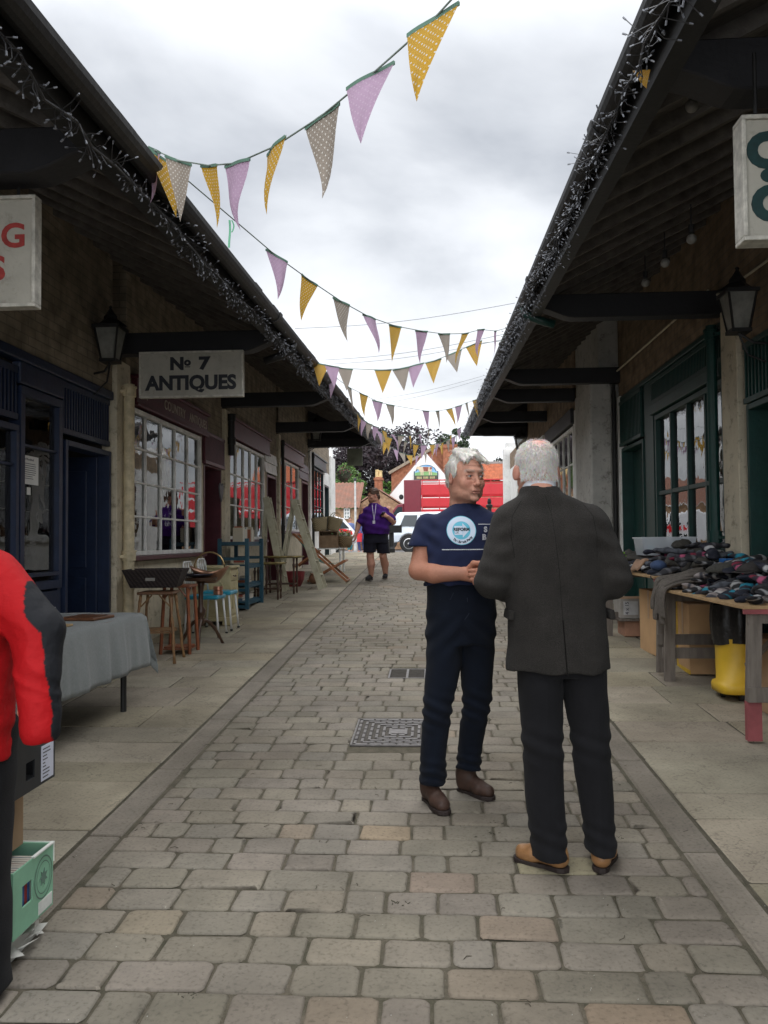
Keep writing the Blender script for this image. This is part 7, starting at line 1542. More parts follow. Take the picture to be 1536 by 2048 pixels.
def denim(n, l, co, res, b):
    v = n.new('ShaderNodeTexNoise'); v.inputs['Scale'].default_value = 6; v.inputs['Detail'].default_value = 4; l.new(co, v.inputs['Vector']); r_ = n.new('ShaderNodeMapRange'); r_.inputs[1].default_value = .5; r_.inputs[2].default_value = .8; r_.inputs[4].default_value = .55; l.new(v.outputs['Fac'], r_.inputs[0])
    m = n.new('ShaderNodeMix'); m.data_type = 'RGBA'; l.new(r_.outputs[0], m.inputs[0]); l.new(res, m.inputs[6]); m.inputs[7].default_value = (.009, .014, .026, 1); return m.outputs[2]
jeans = npmesh('jeans', [J.mesh()], fabric('dark_denim', (.004, .0065, .013), 420, .4, extra=denim), man)
f = MB(); f.tube([(P1(u, v)[0], -.1, P1(u, v)[1]) for u, v in ((871, 1192), (885, 1200), (905, 1199), (911, 1186))], .0012, 4); project(jeans, jeans, f, 'pocket_seam', mat('seam_thread', (.02, .026, .042), .8), .0004)
f = MB(); f.tube([(P1(u, v)[0], -.1, P1(u, v)[1]) for u, v in ((936, 1165), (938, 1200), (941, 1228), (932, 1240))], .0016, 4); project(jeans, jeans, f, 'fly_seam', MATS['seam_thread'], .0004)
m_boot = mat('brown_nubuck', (.052, .026, .017), .65, var=.3, scale=25, bump=.3); m_sole = mat('dark_sole', (.02, .012, .01), .7)
boot(man, (-.175, .155, .0), (-.09, -.105, .0), m_boot, m_sole, shaft=(-.145, .09, .16)); boot(man, (.005, .27, .005), (.165, .10, .0), m_boot, m_sole, shaft=(.05, .22, .18))
# hair: swept white volume plus strands
H = Fld((-.12, -.15, -.12), (.12, .16, .17), .0032)
H.ell((0, .024, .052), (.0785, .090, .080), 0).ell((0, .062, -.008), (.070, .044, .062), .02)
for s_ in (-1, 1): H.ell((s_*.068, .022, .035), (.015, .05, .042), .012).ell((s_*.071, -.012, .03), (.007, .018, .032), .008)
H.ell((0, -.10, -.02), (.074, .062, .094), .006, 's').ell((0, -.085, -.12), (.1, .10, .09), .01, 's')
for s_ in (-1, 1): H.ell((s_*.090, .006, -.012), (.024, .022, .03), .004, 's')
for k in range(7):
    q = -1+2*k/6; H.cone((q*.05, .01, .124), (q*.058+.010, -.062, .104-.028*abs(q)), .017, .010, .012); 
H.cone((.02, -.045, .115), (.044, -.080, .078), .010, .006, .010)
def hw_(X, Y, Z): return .0032*np.sin(X*110+7*np.sin(Y*28)+Z*25)+.002*nz3(X, Y, Z, 70, 1)
H.disp(hw_); HV, HQ = H.mesh(); HVw = place_np(HV, hr, HT, HS)
hc = np.tile(np.array((.56, .54, .49)), (len(HV), 1)); hair = npmesh('hair', [(HVw, HQ)], m_hairw, man, hc*(1-.25*np.clip((-.0-HV[:, 2:3])/.08, 0, 1)))
nrm = np.zeros_like(HV); v0 = HV[HQ[:, 0]]; n_ = np.cross(HV[HQ[:, 1]]-v0, HV[HQ[:, 2]]-v0)
for j in range(4): np.add.at(nrm, HQ[:, j], n_)
nrm /= np.linalg.norm(nrm, axis=1)[:, None]+1e-9
rs_ = np.random.RandomState(2); I = rs_.choice(len(HV), 1700); flow = np.stack([.35*np.sign(HV[I, 0])*(.4+np.abs(HV[I, 0])*8)+rs_.normal(0, .15, len(I)), np.where(HV[I, 1] < 0, -.4, .5)+rs_.normal(0, .15, len(I)), -.35-3*np.clip(.1-HV[I, 2], 0, .3)], 1)
flow -= nrm[I]*(flow*nrm[I]).sum(1)[:, None]; flow /= np.linalg.norm(flow, axis=1)[:, None]; dirs = flow+nrm[I]*.05; Rm = np.array(hr)
strands(hair, 'hair_strands', (HVw[I]), (dirs @ Rm.T), .026, .0010, m_hairw, lambda r_: tuple(x*r_.uniform(.8, 1.25) for x in (.58, .56, .5)), .08)['kind'] = 'stuff'
br = MB()
rr = random.Random(1); bp, bd = [], []
for s_ in (-1, 1):
    for k in range(60): q = rr.random(); bp.append((s_*(.014+.034*q), -.094+.016*q*q+.004, .0285+.006*math.sin(q*2.6)+rr.uniform(-.0025, .0025))); bd.append((s_*.8, -.25, rr.uniform(-.1, .4)))
strands(man, 'eyebrows', place_np(np.array(bp), hr, HT, HS), np.array(bd) @ Rm.T, .009, .0006, m_hairw, lambda r_: (.34, .3, .26), .1)['kind'] = 'stuff'
# ------------------------------------------------------------------ 2. man in the tweed jacket, back to the viewer
Y2_ = 3.42; g2 = G(1135, 1730); L2 = (g2.x, Y2_, gz(Y2_))
hr2 = rotz(R(180+3)) @ Matrix.Rotation(R(6), 3, 'X'); HT2 = (-.090, .130, 1.632); HS2 = 1.05
hf2 = head_field(1, 1.1); [hf2.ell((q*.085, .014, -.004), (.0095, .019, .032), .004, rot=(R(-12), 0, q*R(28))) for q in (-1, 1)]; hf2.ell((0, .085, -.09), (.05, .028, .03), .02); hf2.cone((-.03, .105, -.1), (.03, .105, -.1), .002, .002, .006, 's'); V2, Q2 = hf2.mesh(); C2 = face_cols(V2, ruddy=.5)
wb = np.clip((V2[:, 2]-.06)/.05, 0, 1)[:, None]; C2 = C2*(1-.5*wb)+np.array((.60, .30, .25))*.5*wb; V2w = place_np(V2, hr2, HT2, HS2)
B = Fld((-.40, -.2, 0.02), (.34, .45, 1.60), .008)
B.loft([(.8, 0, .08, .15, .11), (1.0, -.02, .08, .16, .12), (1.25, -.03, .08, .17, .11), (1.42, -.05, .09, .17, .09), (1.50, -.07, .1, .09, .07)], .02); B.cone((-.075, .095, 1.45), (-.088, .095, 1.56), .058, .056, .02)
for sh, el, wr in (((-.21, .09, 1.41), (-.295, .05, 1.165), (-.175, .27, 1.13)), ((.13, .09, 1.41), (.215, .05, 1.175), (.08, .27, 1.13))): B.chain([sh, el, wr], [.05, .045, .03], .02)
B.chain([(-.07, .08, .85), (-.09, .07, .5), (-.075, .04, .1)], [.08, .055, .04], .02).chain([(.09, .08, .85), (.11, .07, .5), (.135, .05, .1)], [.08, .055, .04], .02); B.cone((-.05, .03, .055), (-.15, .11, .035), .024, .015, .02).cone((.13, .03, .055), (.19, .14, .035), .024, .015, .02)
h1 = hand((-.172, .275, 1.13), (.55, .8, .05), (.1, 0, 1), 1.0, 1.1, arm=((-.295, .05, 1.165), .035)); h2 = hand((.078, .275, 1.13), (-.55, .8, .05), (.1, 0, 1), 1.0, 1.1, arm=((.215, .05, 1.175), .035))
man2 = person('older man with thin white hair and a dark tweed jacket, his back turned', L2, PZ, [plain(B), (V2w, Q2, C2), h1, h2]); eyes(man2, hr2, HT2, HS2)
K = Fld((-.42, -.16, .76), (.34, .42, 1.62), .0065)
K.loft([(.805, -.014, .085, .214, .160), (.9, -.016, .082, .208, .150), (1.02, -.022, .08, .202, .142), (1.12, -.030, .08, .205, .140), (1.25, -.036, .08, .215, .142), (1.36, -.040, .08, .226, .138), (1.43, -.046, .083, .226, .122), (1.475, -.052, .087, .19, .105), (1.51, -.062, .085, .140, .10), (1.53, -.075, .082, .096, .092), (1.55, -.083, .084, .082, .084), (1.566, -.086, .086, .074, .078)], .012, 2.4)
K.d = np.maximum(K.d, -(1.586-K.ax[2][None, None, :]) if False else K.d)
K.loft([(1.53, -.080, .082, .090, .090), (1.558, -.085, .085, .082, .085)], .006, 2.2)
K.d = np.maximum(K.d, .795+.006*np.sin(K.ax[0]*14)[:, None, None]-K.ax[2][None, None, :]).astype(np.float32)
for sh, el, wr, r_ in (((-.205, .09, 1.415), (-.292, .045, 1.175), (-.185, .25, 1.13), (.078, .074, .062)), ((.122, .09, 1.415), (.208, .045, 1.18), (.09, .25, 1.13), (.078, .078, .062))): K.cone(sh, el, r_[0], r_[1], .035).cone(el, wr, r_[1], r_[2], .012)
K.cone((-.018, -.085, .79), (-.018, -.075, 1.0), .004, .001, .004, 's')
def kw(X, Y, Z):
    el = np.exp(-((np.abs(X+.04)-.26)/.06)**2-((Z-1.19)/.09)**2); bk = np.clip(-(Y-.03)/.05, 0, 1)
    seam = .0025*np.exp(-((X+.026)/.004)**2)*bk
    drape = .0065*np.sin(X*34+1.0)*np.clip((1.05-Z)/.3, 0, 1)+.004*np.sin(X*22+Z*13)*bk*np.clip((1.45-Z)/.3, 0, 1)
    arm = .006*np.sin((Z+.5*np.abs(X))*70)*np.exp(-((np.abs(X+.04)-.20)/.035)**2)*np.exp(-((Z-1.34)/.1)**2)
    return .007*el*np.sin(Z*75+X*20)+seam+drape+arm+.0035*nz3(X, Y, Z, 24, 3)
K.disp(kw)
def tweed(n, l, co, res, b):
    sp = n.new('ShaderNodeSeparateXYZ'); l.new(co, sp.inputs[0]); w_ = n.new('ShaderNodeMath'); w_.operation = 'MULTIPLY'; w_.inputs[1].default_value = 2*math.pi/.052; l.new(sp.outputs[0], w_.inputs[0])
    s_ = n.new('ShaderNodeMath'); s_.operation = 'COSINE'; l.new(w_.outputs[0], s_.inputs[0]); r_ = n.new('ShaderNodeMapRange'); r_.inputs[1].default_value = .985; r_.inputs[2].default_value = 1.0; r_.inputs[4].default_value = .55; l.new(s_.outputs[0], r_.inputs[0])
    m = n.new('ShaderNodeMix'); m.data_type = 'RGBA'; l.new(r_.outputs[0], m.inputs[0]); l.new(res, m.inputs[6]); m.inputs[7].default_value = (.033, .030, .028, 1)
    v = n.new('ShaderNodeTexNoise'); v.inputs['Scale'].default_value = 330; l.new(co, v.inputs['Vector']); q = n.new('ShaderNodeMapRange'); q.inputs[1].default_value = .35; q.inputs[2].default_value = .65; q.inputs[3].default_value = .7; q.inputs[4].default_value = 1.3; l.new(v.outputs['Fac'], q.inputs[0])
    m2 = n.new('ShaderNodeMix'); m2.data_type = 'RGBA'; m2.blend_type = 'MULTIPLY'; m2.inputs[0].default_value = 1; l.new(m.outputs[2], m2.inputs[6]); l.new(q.outputs[0], m2.inputs[7]); return m2.outputs[2]
m_tweed = fabric('charcoal_tweed', (.0255, .0232, .0208), 300, .6, .95, extra=tweed); jk = npmesh('jacket', [K.mesh()], m_tweed, man2)
f = MB(); cpts = []
for k in range(33):
    a = R(-170+340*k/32)-math.pi/2; cpts.append((a, k))
f.grid(lambda a, b: Vector((-.080+(.078+.014*b-.012*b*b)*math.cos(R(-60+300*a)-math.pi*.833), .098+(.074+.018*b)*math.sin(R(-60+300*a)-math.pi*.833), 1.562-.042*b-.02*max(0, math.sin(R(-60+300*a)-math.pi*.833)))), 40, 5); f.build('jacket_collar', m_tweed, jk, solid=.006, smooth=True)
f = MB(); f.grid(lambda a, b: Vector((-.086+(.0680+.003*b)*math.cos(6.2832*a), .087+(.0710+.003*b)*math.sin(6.2832*a), 1.588-.03*b-.022*max(0, math.sin(6.2832*a)))), 36, 4); f.build('shirt_collar', mat('white_shirt', (.62, .64, .68), .8, var=.05), man2, solid=.003, smooth=True)
m_seam = mat('seam_shadow', (.008, .0075, .007), .95, spec=.05)
def seam(pts, r_=.0009, nm='seam'):
    f = MB(); P_ = []
    for i in range(len(pts)-1): P_ += [tuple(Vector((pts[i][0], -.1, pts[i][1])).lerp(Vector((pts[i+1][0], -.1, pts[i+1][1])), k/8)) for k in range(8)]
    f.tube(P_+[(pts[-1][0], -.1, pts[-1][1])], r_, 3); project(jk, jk, f, nm, m_seam, .0008)
seam([(-.082, 1.53), (-.06, 1.45), (-.036, 1.2), (-.026, 1.02)]); seam([(-.026, 1.02), (-.020, .9), (-.015, .80)], .0028, 'vent')
seam([(-.175, 1.505), (-.215, 1.44), (-.222, 1.36), (-.210, 1.27)]); seam([(.072, 1.505), (.115, 1.44), (.125, 1.36), (.125, 1.27)])
for x_, s_ in ((-.222, -1), (.190, 1)): f = MB(); f.box((x_-.012, .0, 1.015), (x_+.012, .14, 1.055), rot=(0, R(-10*s_), 0)); f.build('pocket_flap', m_tweed, jk, bevel=.006)
TR = Fld((-.26, -.1, .05), (.27, .28, .95), .0065)
TR.loft([(.78, -.005, .085, .172, .12), (.83, -.01, .085, .180, .13), (.92, -.015, .083, .182, .13)], .02, 2.5)
TR.loft([(.05, -.072, .045, .073, .098), (.12, -.076, .055, .074, .088), (.30, -.086, .068, .079, .085), (.48, -.089, .07, .083, .088), (.62, -.092, .08, .088, .10), (.75, -.093, .085, .092, .12), (.86, -.09, .085, .09, .12)], .008, 2.2)
TR.loft([(.07, .139, .05, .060, .09), (.15, .136, .06, .062, .08), (.30, .124, .068, .070, .082), (.48, .110, .07, .078, .088), (.62, .100, .08, .085, .10), (.75, .088, .085, .094, .12), (.86, .085, .085, .09, .12)], .008, 2.2)
TR.disp(lambda X, Y, Z: .004*nz3(X, Y, Z, 22, 7)+.005*np.exp(-((Z-.5)/.07)**2)*np.sin(Z*80+X*30)+.0045*np.exp(-((Z-.13)/.06)**2)*np.sin(Z*100+X*35)-.0022*np.exp(-((np.abs(X-.02)-.105)/.006)**2)*(Y < .03))
npmesh('trousers', [TR.mesh()], fabric('black_wool', (.0095, .0095, .011), 350, .3), man2)
m_tan = mat('tan_leather_shoe', (.38, .20, .085), .35, col2=(.22, .11, .045), scale=16, bump=.3, bscale=60); 
boot(man2, (-.01, -.005, .0), (-.20, .15, .0), m_tan, m_sole, 'shoe', shaft=(-.06, .045, .10), r_sh=.03); boot(man2, (.115, -.015, .0), (.215, .20, .0), m_tan, m_sole, 'shoe', shaft=(.135, .05, .10), r_sh=.03)
# short cropped white hair
nrm = np.zeros_like(V2); v0 = V2[Q2[:, 0]]; n_ = np.cross(V2[Q2[:, 1]]-v0, V2[Q2[:, 2]]-v0)
for j in range(4): np.add.at(nrm, Q2[:, j], n_)
nrm /= np.linalg.norm(nrm, axis=1)[:, None]+1e-9
x, y, z = V2[:, 0], V2[:, 1], V2[:, 2]
ok = ((y > -.045) & (z > -.052-.25*y*0) & (z > -.055+.25*np.abs(x)) & ~((np.abs(x) > .066) & (z < .03) & (z > -.05) & (y < .045)) & ~((z < .0) & (y < .03))) | ((z > .075) & (y > -.07))
bald = np.exp(-((x/.048)**2+((y-.06)/.06)**2+((z-.115)/.045)**2))
I = np.where(ok)[0]; rs_ = np.random.RandomState(5); I = rs_.choice(I, 6500); I = I[rs_.rand(len(I)) > bald[I]*1.15]
fl = np.stack([rs_.normal(0, .35, len(I))+2*x[I], rs_.normal(.15, .3, len(I))+y[I]*1.5, -1.0-0*I+rs_.normal(0, .25, len(I))], 1); fl -= nrm[I]*(fl*nrm[I]).sum(1)[:, None]; fl /= np.linalg.norm(fl, axis=1)[:, None]+1e-9; Rm2 = np.array(hr2)
HC = Fld((-.11, -.12, -.12), (.11, .15, .16), .0035); HC.ell((0, .020, .042), (.0785, .0965, .0865), 0).ell((0, .034, .002), (.0685, .070, .050), .02); HC.ell((0, -.09, -.06), (.12, .085, .13), .006, 's'); HC.ell((0, -.07, -.09), (.12, .10, .085), .006, 's'); HC.ell((0, .022, .150), (.046, .062, .038), .02, 's')
for s_ in (-1, 1): HC.ell((s_*.086, .004, -.010), (.020, .030, .036), .004, 's')
HC.disp(lambda X, Y, Z: .0012*nz3(X, Y, Z, 130, 2)); a_, b_ = HC.mesh(); hcap = npmesh('hair', [(place_np(a_, hr2, HT2, HS2), b_)], m_hairw, man2, (lambda w_: np.array((.55, .52, .48))*(1-w_)+np.array((.60, .25, .20))*w_)(np.exp(-((a_[:, 0:1]/.042)**2+((a_[:, 1:2]-.065)/.055)**2+((a_[:, 2:3]-.11)/.036)**2))))
strands(hcap, 'hair_strands', place_np(V2[I]+nrm[I]*.004, hr2, HT2, HS2), (fl+nrm[I]*.35) @ Rm2.T, .017, .00085, m_hairw, lambda r_: tuple(q*r_.uniform(.8, 1.2) for q in (.68, .65, .61)), .12)['kind'] = 'stuff'
# leaflet between the two
p = PY(962, 1131, 3.98); f = MB(); f.add([(0, 0, 0), (.10, .02, .01), (.11, .03, -.08), (.01, .01, -.09)], [(0, 1, 2, 3)]); o = f.build('leaflet', MATS['paper_white'], solid=.001); o.location = (p.x-.004, p.y, p.z+.012); tag(o, 'folded white leaflet held between the two men', 'leaflet')
# ------------------------------------------------------------------ 3. man in the purple polo shirt
Y3_ = 16.5; g3 = G(752, 1157); L3 = (PY(752, 1100, Y3_).x, Y3_, gz(Y3_))
hr3 = rotz(R(-62)) @ Matrix.Rotation(R(14), 3, 'X'); HT3 = (-.05, -.02, 1.70); HS3 = 1.1
hf3 = head_field(0, 1.15, beard=1); V3, Q3 = hf3.mesh(); C3 = face_cols(V3, brow=(.08, .04, .02)); bw = np.exp(-((V3[:, 1]+.07)/.05)**2-((V3[:, 2]+.085)/.035)**2)[:, None]; C3 = C3*(1-.8*bw)+np.array((.16, .06, .025))*.8*bw
B = Fld((-.5, -.4, .02), (.46, .3, 1.64), .01)
B.loft([(.8, 0, 0, .2, .15), (.9, 0, 0, .22, .17), (1.2, 0, 0, .24, .19), (1.42, 0, 0, .20, .13), (1.5, -.02, 0, .1, .08)], .03); B.cone((-.03, .0, 1.46), (-.04, 0, 1.62), .075, .07, .02)
B.chain([(-.22, 0, 1.41), (-.34, -.03, 1.14), (-.395, -.12, .93)], [.075, .06, .035], .02).chain([(.25, .02, 1.41), (.345, .0, 1.17), (.235, -.2, 1.27)], [.075, .062, .036], .02)
B.chain([(-.12, -.01, .8), (-.115, -.05, .48), (-.10, -.04, .33), (-.10, .0, .1)], [.085, .072, .080, .045], .02).chain([(.12, .02, .8), (.14, .0, .48), (.175, .10, .33), (.185, .16, .12)], [.085, .072, .078, .045], .02)
B.cone((-.10, .02, .055), (-.16, -.12, .035), .024, .015, .02).cone((.185, .18, .07), (.165, .05, .045), .024, .015, .02)
h1 = hand((-.397, -.125, .925), (-.12, -.25, -1), (-.2, -1, .1), 1.1, .35, .005); h2 = hand((.232, -.205, 1.272), (-.75, -.45, .3), (.1, .3, 1), 1.05, .9, .005)
p3 = person('bearded man in purple polo shirt and black shorts walking and looking left', L3, PZ, [plain(B), (place_np(V3, hr3, HT3, HS3), Q3, C3), h1, h2]); eyes(p3, hr3, HT3, HS3)
T = Fld((-.46, -.3, .88), (.46, .28, 1.58), .009)
T.loft([(.925, .0, -.01, .255, .20), (1.05, .0, -.02, .275, .225), (1.2, .005, -.02, .27, .22), (1.32, .005, -.01, .262, .19), (1.42, .0, 0, .225, .15), (1.48, -.01, 0, .15, .12), (1.53, -.03, 0, .10, .09)], .03, 2.4)
T.cone((-.20, 0, 1.39), (-.30, -.02, 1.17), .085, .088, .05).cone((.22, .02, 1.39), (.325, .01, 1.20), .085, .088, .05); T.disp(lambda X, Y, Z: .012*nz3(X, Y, Z, 18, 4)+.006*np.sin(Z*45+X*12))
sh3 = npmesh('polo_shirt', [T.mesh()], fabric('purple_cotton', (.048, .010, .13), 200, .2), p3)
f = MB(); f.grid(lambda a, b: Vector((-.035+(.085+.03*b)*math.cos(6.2832*a), (.08+.03*b)*math.sin(6.2832*a), 1.545-.035*b)), 24, 3); f.build('collar', MATS['purple_cotton'], sh3, solid=.006, smooth=True)
f = MB(); f.tube([(-.07, -.085, 1.53), (-.06, -.17, 1.42), (-.035, -.235, 1.25), (-.03, -.25, 1.18)], .006, 5); f.tube([(.01, -.085, 1.53), (.0, -.17, 1.42), (-.025, -.235, 1.25), (-.03, -.25, 1.18)], .006, 5); f.box((-.06, -.262, 1.13), (-.01, -.256, 1.19)); f.build('lanyard', mat('lanyard_pale', (.5, .48, .55), .6), p3)
SH = Fld((-.3, -.26, .52), (.34, .28, .98), .009); SH.loft([(.75, 0, 0, .245, .18), (.95, 0, 0, .245, .19)], .02, 2.5); SH.loft([(.56, -.13, -.03, .13, .14), (.8, -.11, -.01, .135, .16)], .03); SH.loft([(.54, .15, .03, .125, .14), (.8, .12, .01, .13, .16)], .03); SH.disp(lambda X, Y, Z: .008*nz3(X, Y, Z, 20, 9)); npmesh('shorts', [SH.mesh()], fabric('black_cotton', (.012, .012, .02), 200, .2), p3)
m_sock = mat('black_sock', (.015, .015, .018), .9)
boot(p3, (-.085, .05, .01), (-.20, -.18, .0), m_sock, m_sole, 'shoe', shaft=(-.10, .0, .20), r_sh=.055); boot(p3, (.20, .22, .03), (.15, -.03, .0), m_sock, m_sole, 'shoe', shaft=(.185, .16, .20), r_sh=.055)
H = Fld((-.12, -.14, -.12), (.12, .16, .17), .005); H.ell((0, .028, .052), (.088, .104, .088), 0).ell((0, .07, -.03), (.08, .055, .09), .02); H.ell((0, -.10, -.04), (.08, .07, .10), .006, 's').ell((0, -.08, -.13), (.1, .10, .09), .01, 's'); H.disp(lambda X, Y, Z: .004*np.sin(X*90+6*np.sin(Z*30))); a_, b_ = H.mesh(); npmesh('hair', [(place_np(a_, hr3, HT3, HS3), b_)], m_hairw, p3, np.tile(np.array((.07, .035, .02)), (len(a_), 1)))
f = MB(); f.box((-.035, -.008, -.075), (.035, .008, .075)); o = f.build('phone', mat('phone_black', (.02, .02, .022), .2), bevel=.004); q = Matrix.Rotation(PZ, 3, 'Z') @ Vector((.135, -.27, 1.315)); o.location = (L3[0]+q.x, L3[1]+q.y, L3[2]+q.z); o.rotation_euler = (R(60), 0, R(35)); tag(o, 'black phone in the right hand of the man in purple', 'phone')
# ------------------------------------------------------------------ 4. person in the red and black jacket at the left edge
Y4 = 2.42; o4 = Vector((PY(-90, 1000, Y4).x, Y4, gz(Y4)))
def q4(u, v, dy=0): p = PY(u, v, Y4+dy); return (p.x-o4.x, p.y-o4.y, p.z-o4.z)
shd, elb, wri = q4(-16, 1152), q4(74, 1262, -.02), q4(78, 1425, -.10)
B = Fld((-.42, -.28, .02), (.36, .34, 1.55), .01)
B.loft([(.8, -.02, .0, .16, .12), (1.1, -.02, .0, .17, .12), (1.35, -.02, .0, .17, .11), (1.42, -.02, .0, .1, .08)], .03); B.cone((-.02, .04, 1.38), (-.02, .04, 1.52), .06, .06, .02); B.chain([shd, elb, wri], [.05, .045, .03], .02); B.chain([(-.2, .04, 1.33), (-.28, 0, 1.05), (-.2, -.12, .85)], [.05, .045, .03], .02)
B.chain([(-.09, .04, .85), (-.1, .03, .45), (-.1, .04, .08)], [.09, .06, .04], .02).chain([(.05, .04, .85), (.05, .03, .45), (.05, .04, .08)], [.09, .06, .04], .02)
hf4 = head_field(0); V4, Q4 = hf4.mesh(); hr4 = rotz(R(150)); hand4 = hand((wri[0]-.01, wri[1]+.02, wri[2]+.03), (-.95, .3, -.3), (.1, .3, 1), .9, 1.3, .005)
hand5 = hand((-.2, -.12, .85), (.3, -.5, -.8), (.8, -.3, 0), 1.0, .6, .005)
p4 = person('person at the left edge in a red and black waterproof jacket', tuple(o4), 0, [plain(B), (place_np(V4, hr4, (-.02, .03, 1.60), 1.0), Q4, face_cols(V4)), hand4, hand5])
K = Fld((-.46, -.3, .70), (.40, .34, 1.46), .006)
K.loft([(.74, -.03, .0, .20, .15), (.95, -.03, .0, .20, .155), (1.15, -.03, .0, .20, .15), (1.3, -.03, .0, .20, .14), (1.37, -.03, .02, .14, .11), (1.41, -.03, .03, .09, .09)], .03, 2.4)
K.cone(shd, elb, .082, .080, .035).cone(elb, tuple(Vector(elb).lerp(Vector(wri), .5)), .078, .066, .01).cone(tuple(Vector(elb).lerp(Vector(wri), .5)), tuple(Vector(wri)+Vector((0, .01, -.05))), .066, .056, .01)
K.chain([(-.2, .04, 1.31), (-.29, 0, 1.05), (-.21, -.1, .88)], [.085, .075, .06], .03)
K.d = np.where(K.ax[0][:, None, None] > wri[0]-.085, np.maximum(K.d, (wri[2]-.082+.2*(K.ax[1][None, :, None]-wri[1]))-K.ax[2][None, None, :]), K.d).astype(np.float32)
K.disp(lambda X, Y, Z: .006*np.abs(np.sin(Z*44+X*30+2*np.sin(Z*21+Y*9)))*np.clip(.3+np.sin(Z*17+X*9), 0, 1)+.003*nz3(X, Y, Z, 34, 2)+.0022*np.abs(nz3(X, Y, Z, 95, 5)))
kv, kq = K.mesh(); A_, E_, W_ = np.array(shd), np.array(elb), np.array(wri); cols = np.zeros((len(kv), 3)); red = np.array((.42, .006, .009)); blk = np.array((.014, .015, .018))
zz = kv[:, 2]; ax_ = np.interp(zz, [W_[2]-.1, W_[2], E_[2], A_[2], A_[2]+.12], [W_[0], W_[0], E_[0], A_[0], A_[0]-.05]); off = kv[:, 0]-ax_
isb = (off > .044+.13*np.clip((zz-E_[2]-.05)/.2, 0, 1)) & (zz < A_[2]+.06); isb |= (kv[:, 0] < A_[0]+.015) & (zz < 1.06); 
cols[:] = red; cols[isb] = blk; npmesh('jacket', [(kv, kq)], mat('waterproof_shell', (1, 1, 1), .7, var=.06, attr='Col', bump=.35, bscale=40, spec=.2), p4, cols)
TR = Fld((-.3, -.15, .03), (.22, .24, .95), .008); TR.loft([(.04, -.12, .05, .095, .10), (.45, -.11, .04, .10, .10), (.85, -.10, .04, .12, .13)], .02); TR.loft([(.04, .058, .05, .085, .10), (.45, .055, .04, .09, .10), (.85, .055, .04, .11, .13)], .02); TR.disp(lambda X, Y, Z: .006*nz3(X, Y, Z, 24, 6)); npmesh('trousers', [TR.mesh()], MATS['black_wool'], p4)
boot(p4, (-.09, .0, 0), (-.22, .17, 0), m_sock, m_sole, 'shoe', shaft=(-.12, .04, .1), r_sh=.03); boot(p4, (.08, .0, 0), (-.02, .18, 0), m_sock, m_sole, 'shoe', shaft=(.058, .04, .1), r_sh=.03)
H = Fld((-.12, -.14, -.12), (.12, .16, .17), .006); H.ell((0, .028, .052), (.088, .104, .088), 0).ell((0, .07, -.02), (.08, .055, .08), .02); H.ell((0, -.10, -.04), (.08, .07, .10), .006, 's'); a_, b_ = H.mesh(); npmesh('hair', [(place_np(a_, hr4, (-.02, .03, 1.60), 1.0), b_)], m_hairw, p4, np.tile(np.array((.1, .07, .05)), (len(a_), 1)))
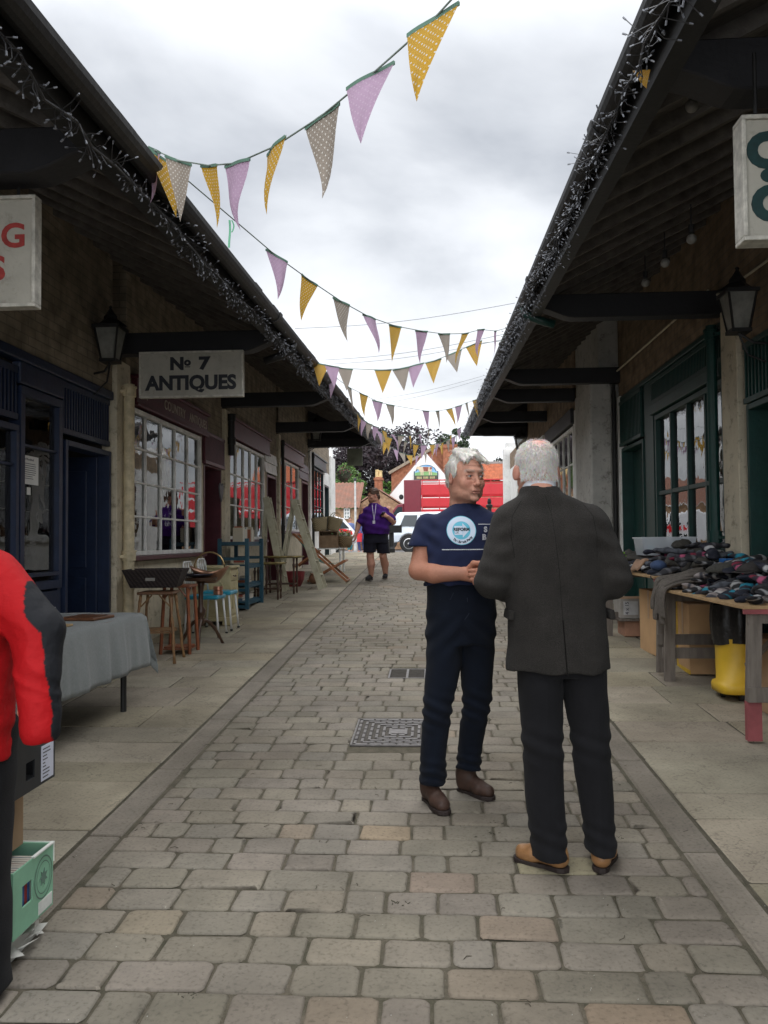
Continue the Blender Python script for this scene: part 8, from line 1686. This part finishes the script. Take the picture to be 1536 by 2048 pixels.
# ------------------------------------------------------------------ 5. far pedestrians
def faraway(u, Y, label, top, bot, h=1.68, rz=0, bag=None):
    x = PY(u, 1050, Y).x; B = Fld((-.34, -.25, 0.02), (.34, .25, 1.8), .016)
    B.loft([(.8, 0, 0, .15, .11), (1.1, 0, 0, .14, .10), (1.38, 0, 0, .17, .10), (1.46, 0, 0, .08, .06)], .03).cone((0, 0, 1.42), (0, 0, 1.56), .055, .055, .02).ell((0, 0, 1.63), (.08, .095, .115), .02).ell((0, -.095, 1.62), (.014, .02, .02), .01)
    B.chain([(-.17, 0, 1.38), (-.22, .02, 1.1), (-.2, -.06, .86)], [.045, .04, .03], .02).chain([(.17, 0, 1.38), (.22, .02, 1.1), (.22, -.04, .84)], [.045, .04, .03], .02).chain([(-.08, 0, .85), (-.09, -.06, .47), (-.08, .0, .08), (-.09, -.13, .05)], [.085, .055, .04, .035], .02).chain([(.08, 0, .85), (.09, .04, .47), (.1, .12, .1), (.09, .02, .05)], [.085, .055, .04, .035], .02)
    V, Q = B.mesh(); C = np.tile(SK, (len(V), 1)); k = (V[:, 2] > 1.66) | ((V[:, 1] > .03) & (V[:, 2] > 1.55)); C[k] = (.08, .05, .035)
    o = person(label, (x, Y, gz(Y)), rz, [(V, Q, C)])
    T = Fld((-.34, -.25, .8), (.34, .25, 1.5), .016); T.loft([(.85, 0, 0, .18, .14), (1.1, 0, 0, .17, .13), (1.38, 0, 0, .19, .12), (1.45, 0, 0, .10, .08)], .03).cone((-.18, 0, 1.37), (-.22, .02, 1.05), .06, .055, .02).cone((.18, 0, 1.37), (.22, .02, 1.05), .06, .055, .02); npmesh('jacket', [T.mesh()], mat('coat_%d' % u, top, .9), o)
    T = Fld((-.3, -.25, .08), (.3, .25, .95), .016); T.chain([(-.08, 0, .88), (-.09, -.06, .47), (-.08, .0, .12)], [.11, .075, .06], .02).chain([(.08, 0, .88), (.09, .04, .47), (.1, .11, .13)], [.11, .075, .06], .02); npmesh('trousers', [T.mesh()], mat('legs_%d' % u, bot, .9), o)
    return o
faraway(700, 41, 'small far pedestrian in pale blue top and teal trousers, nearer the white car', (.12, .16, .32), (.05, .2, .22), rz=.5)
faraway(722, 38.5, 'small far pedestrian in blue holding a red bag', (.08, .10, .25), (.06, .08, .2), rz=-.4)
x = PY(717, 1060, 38.2).x; f = MB(); f.grid(lambda a, b: Vector(((.15+.03*b)*math.cos(6.2832*a), .07*math.sin(6.2832*a), -.4+.4*b)), 20, 4); f.tube([(.1*math.cos(R(d)), 0, .12*math.sin(R(d))) for d in range(0, 181, 30)], .01, 5); o = f.build('carrier_bag', mat('bag_red', (.55, .02, .03), .5), smooth=True); o.location = (x, 38.2, gz(38.2)+.9); tag(o, 'bright red carrier bag held by the far pedestrian in blue', 'bag')
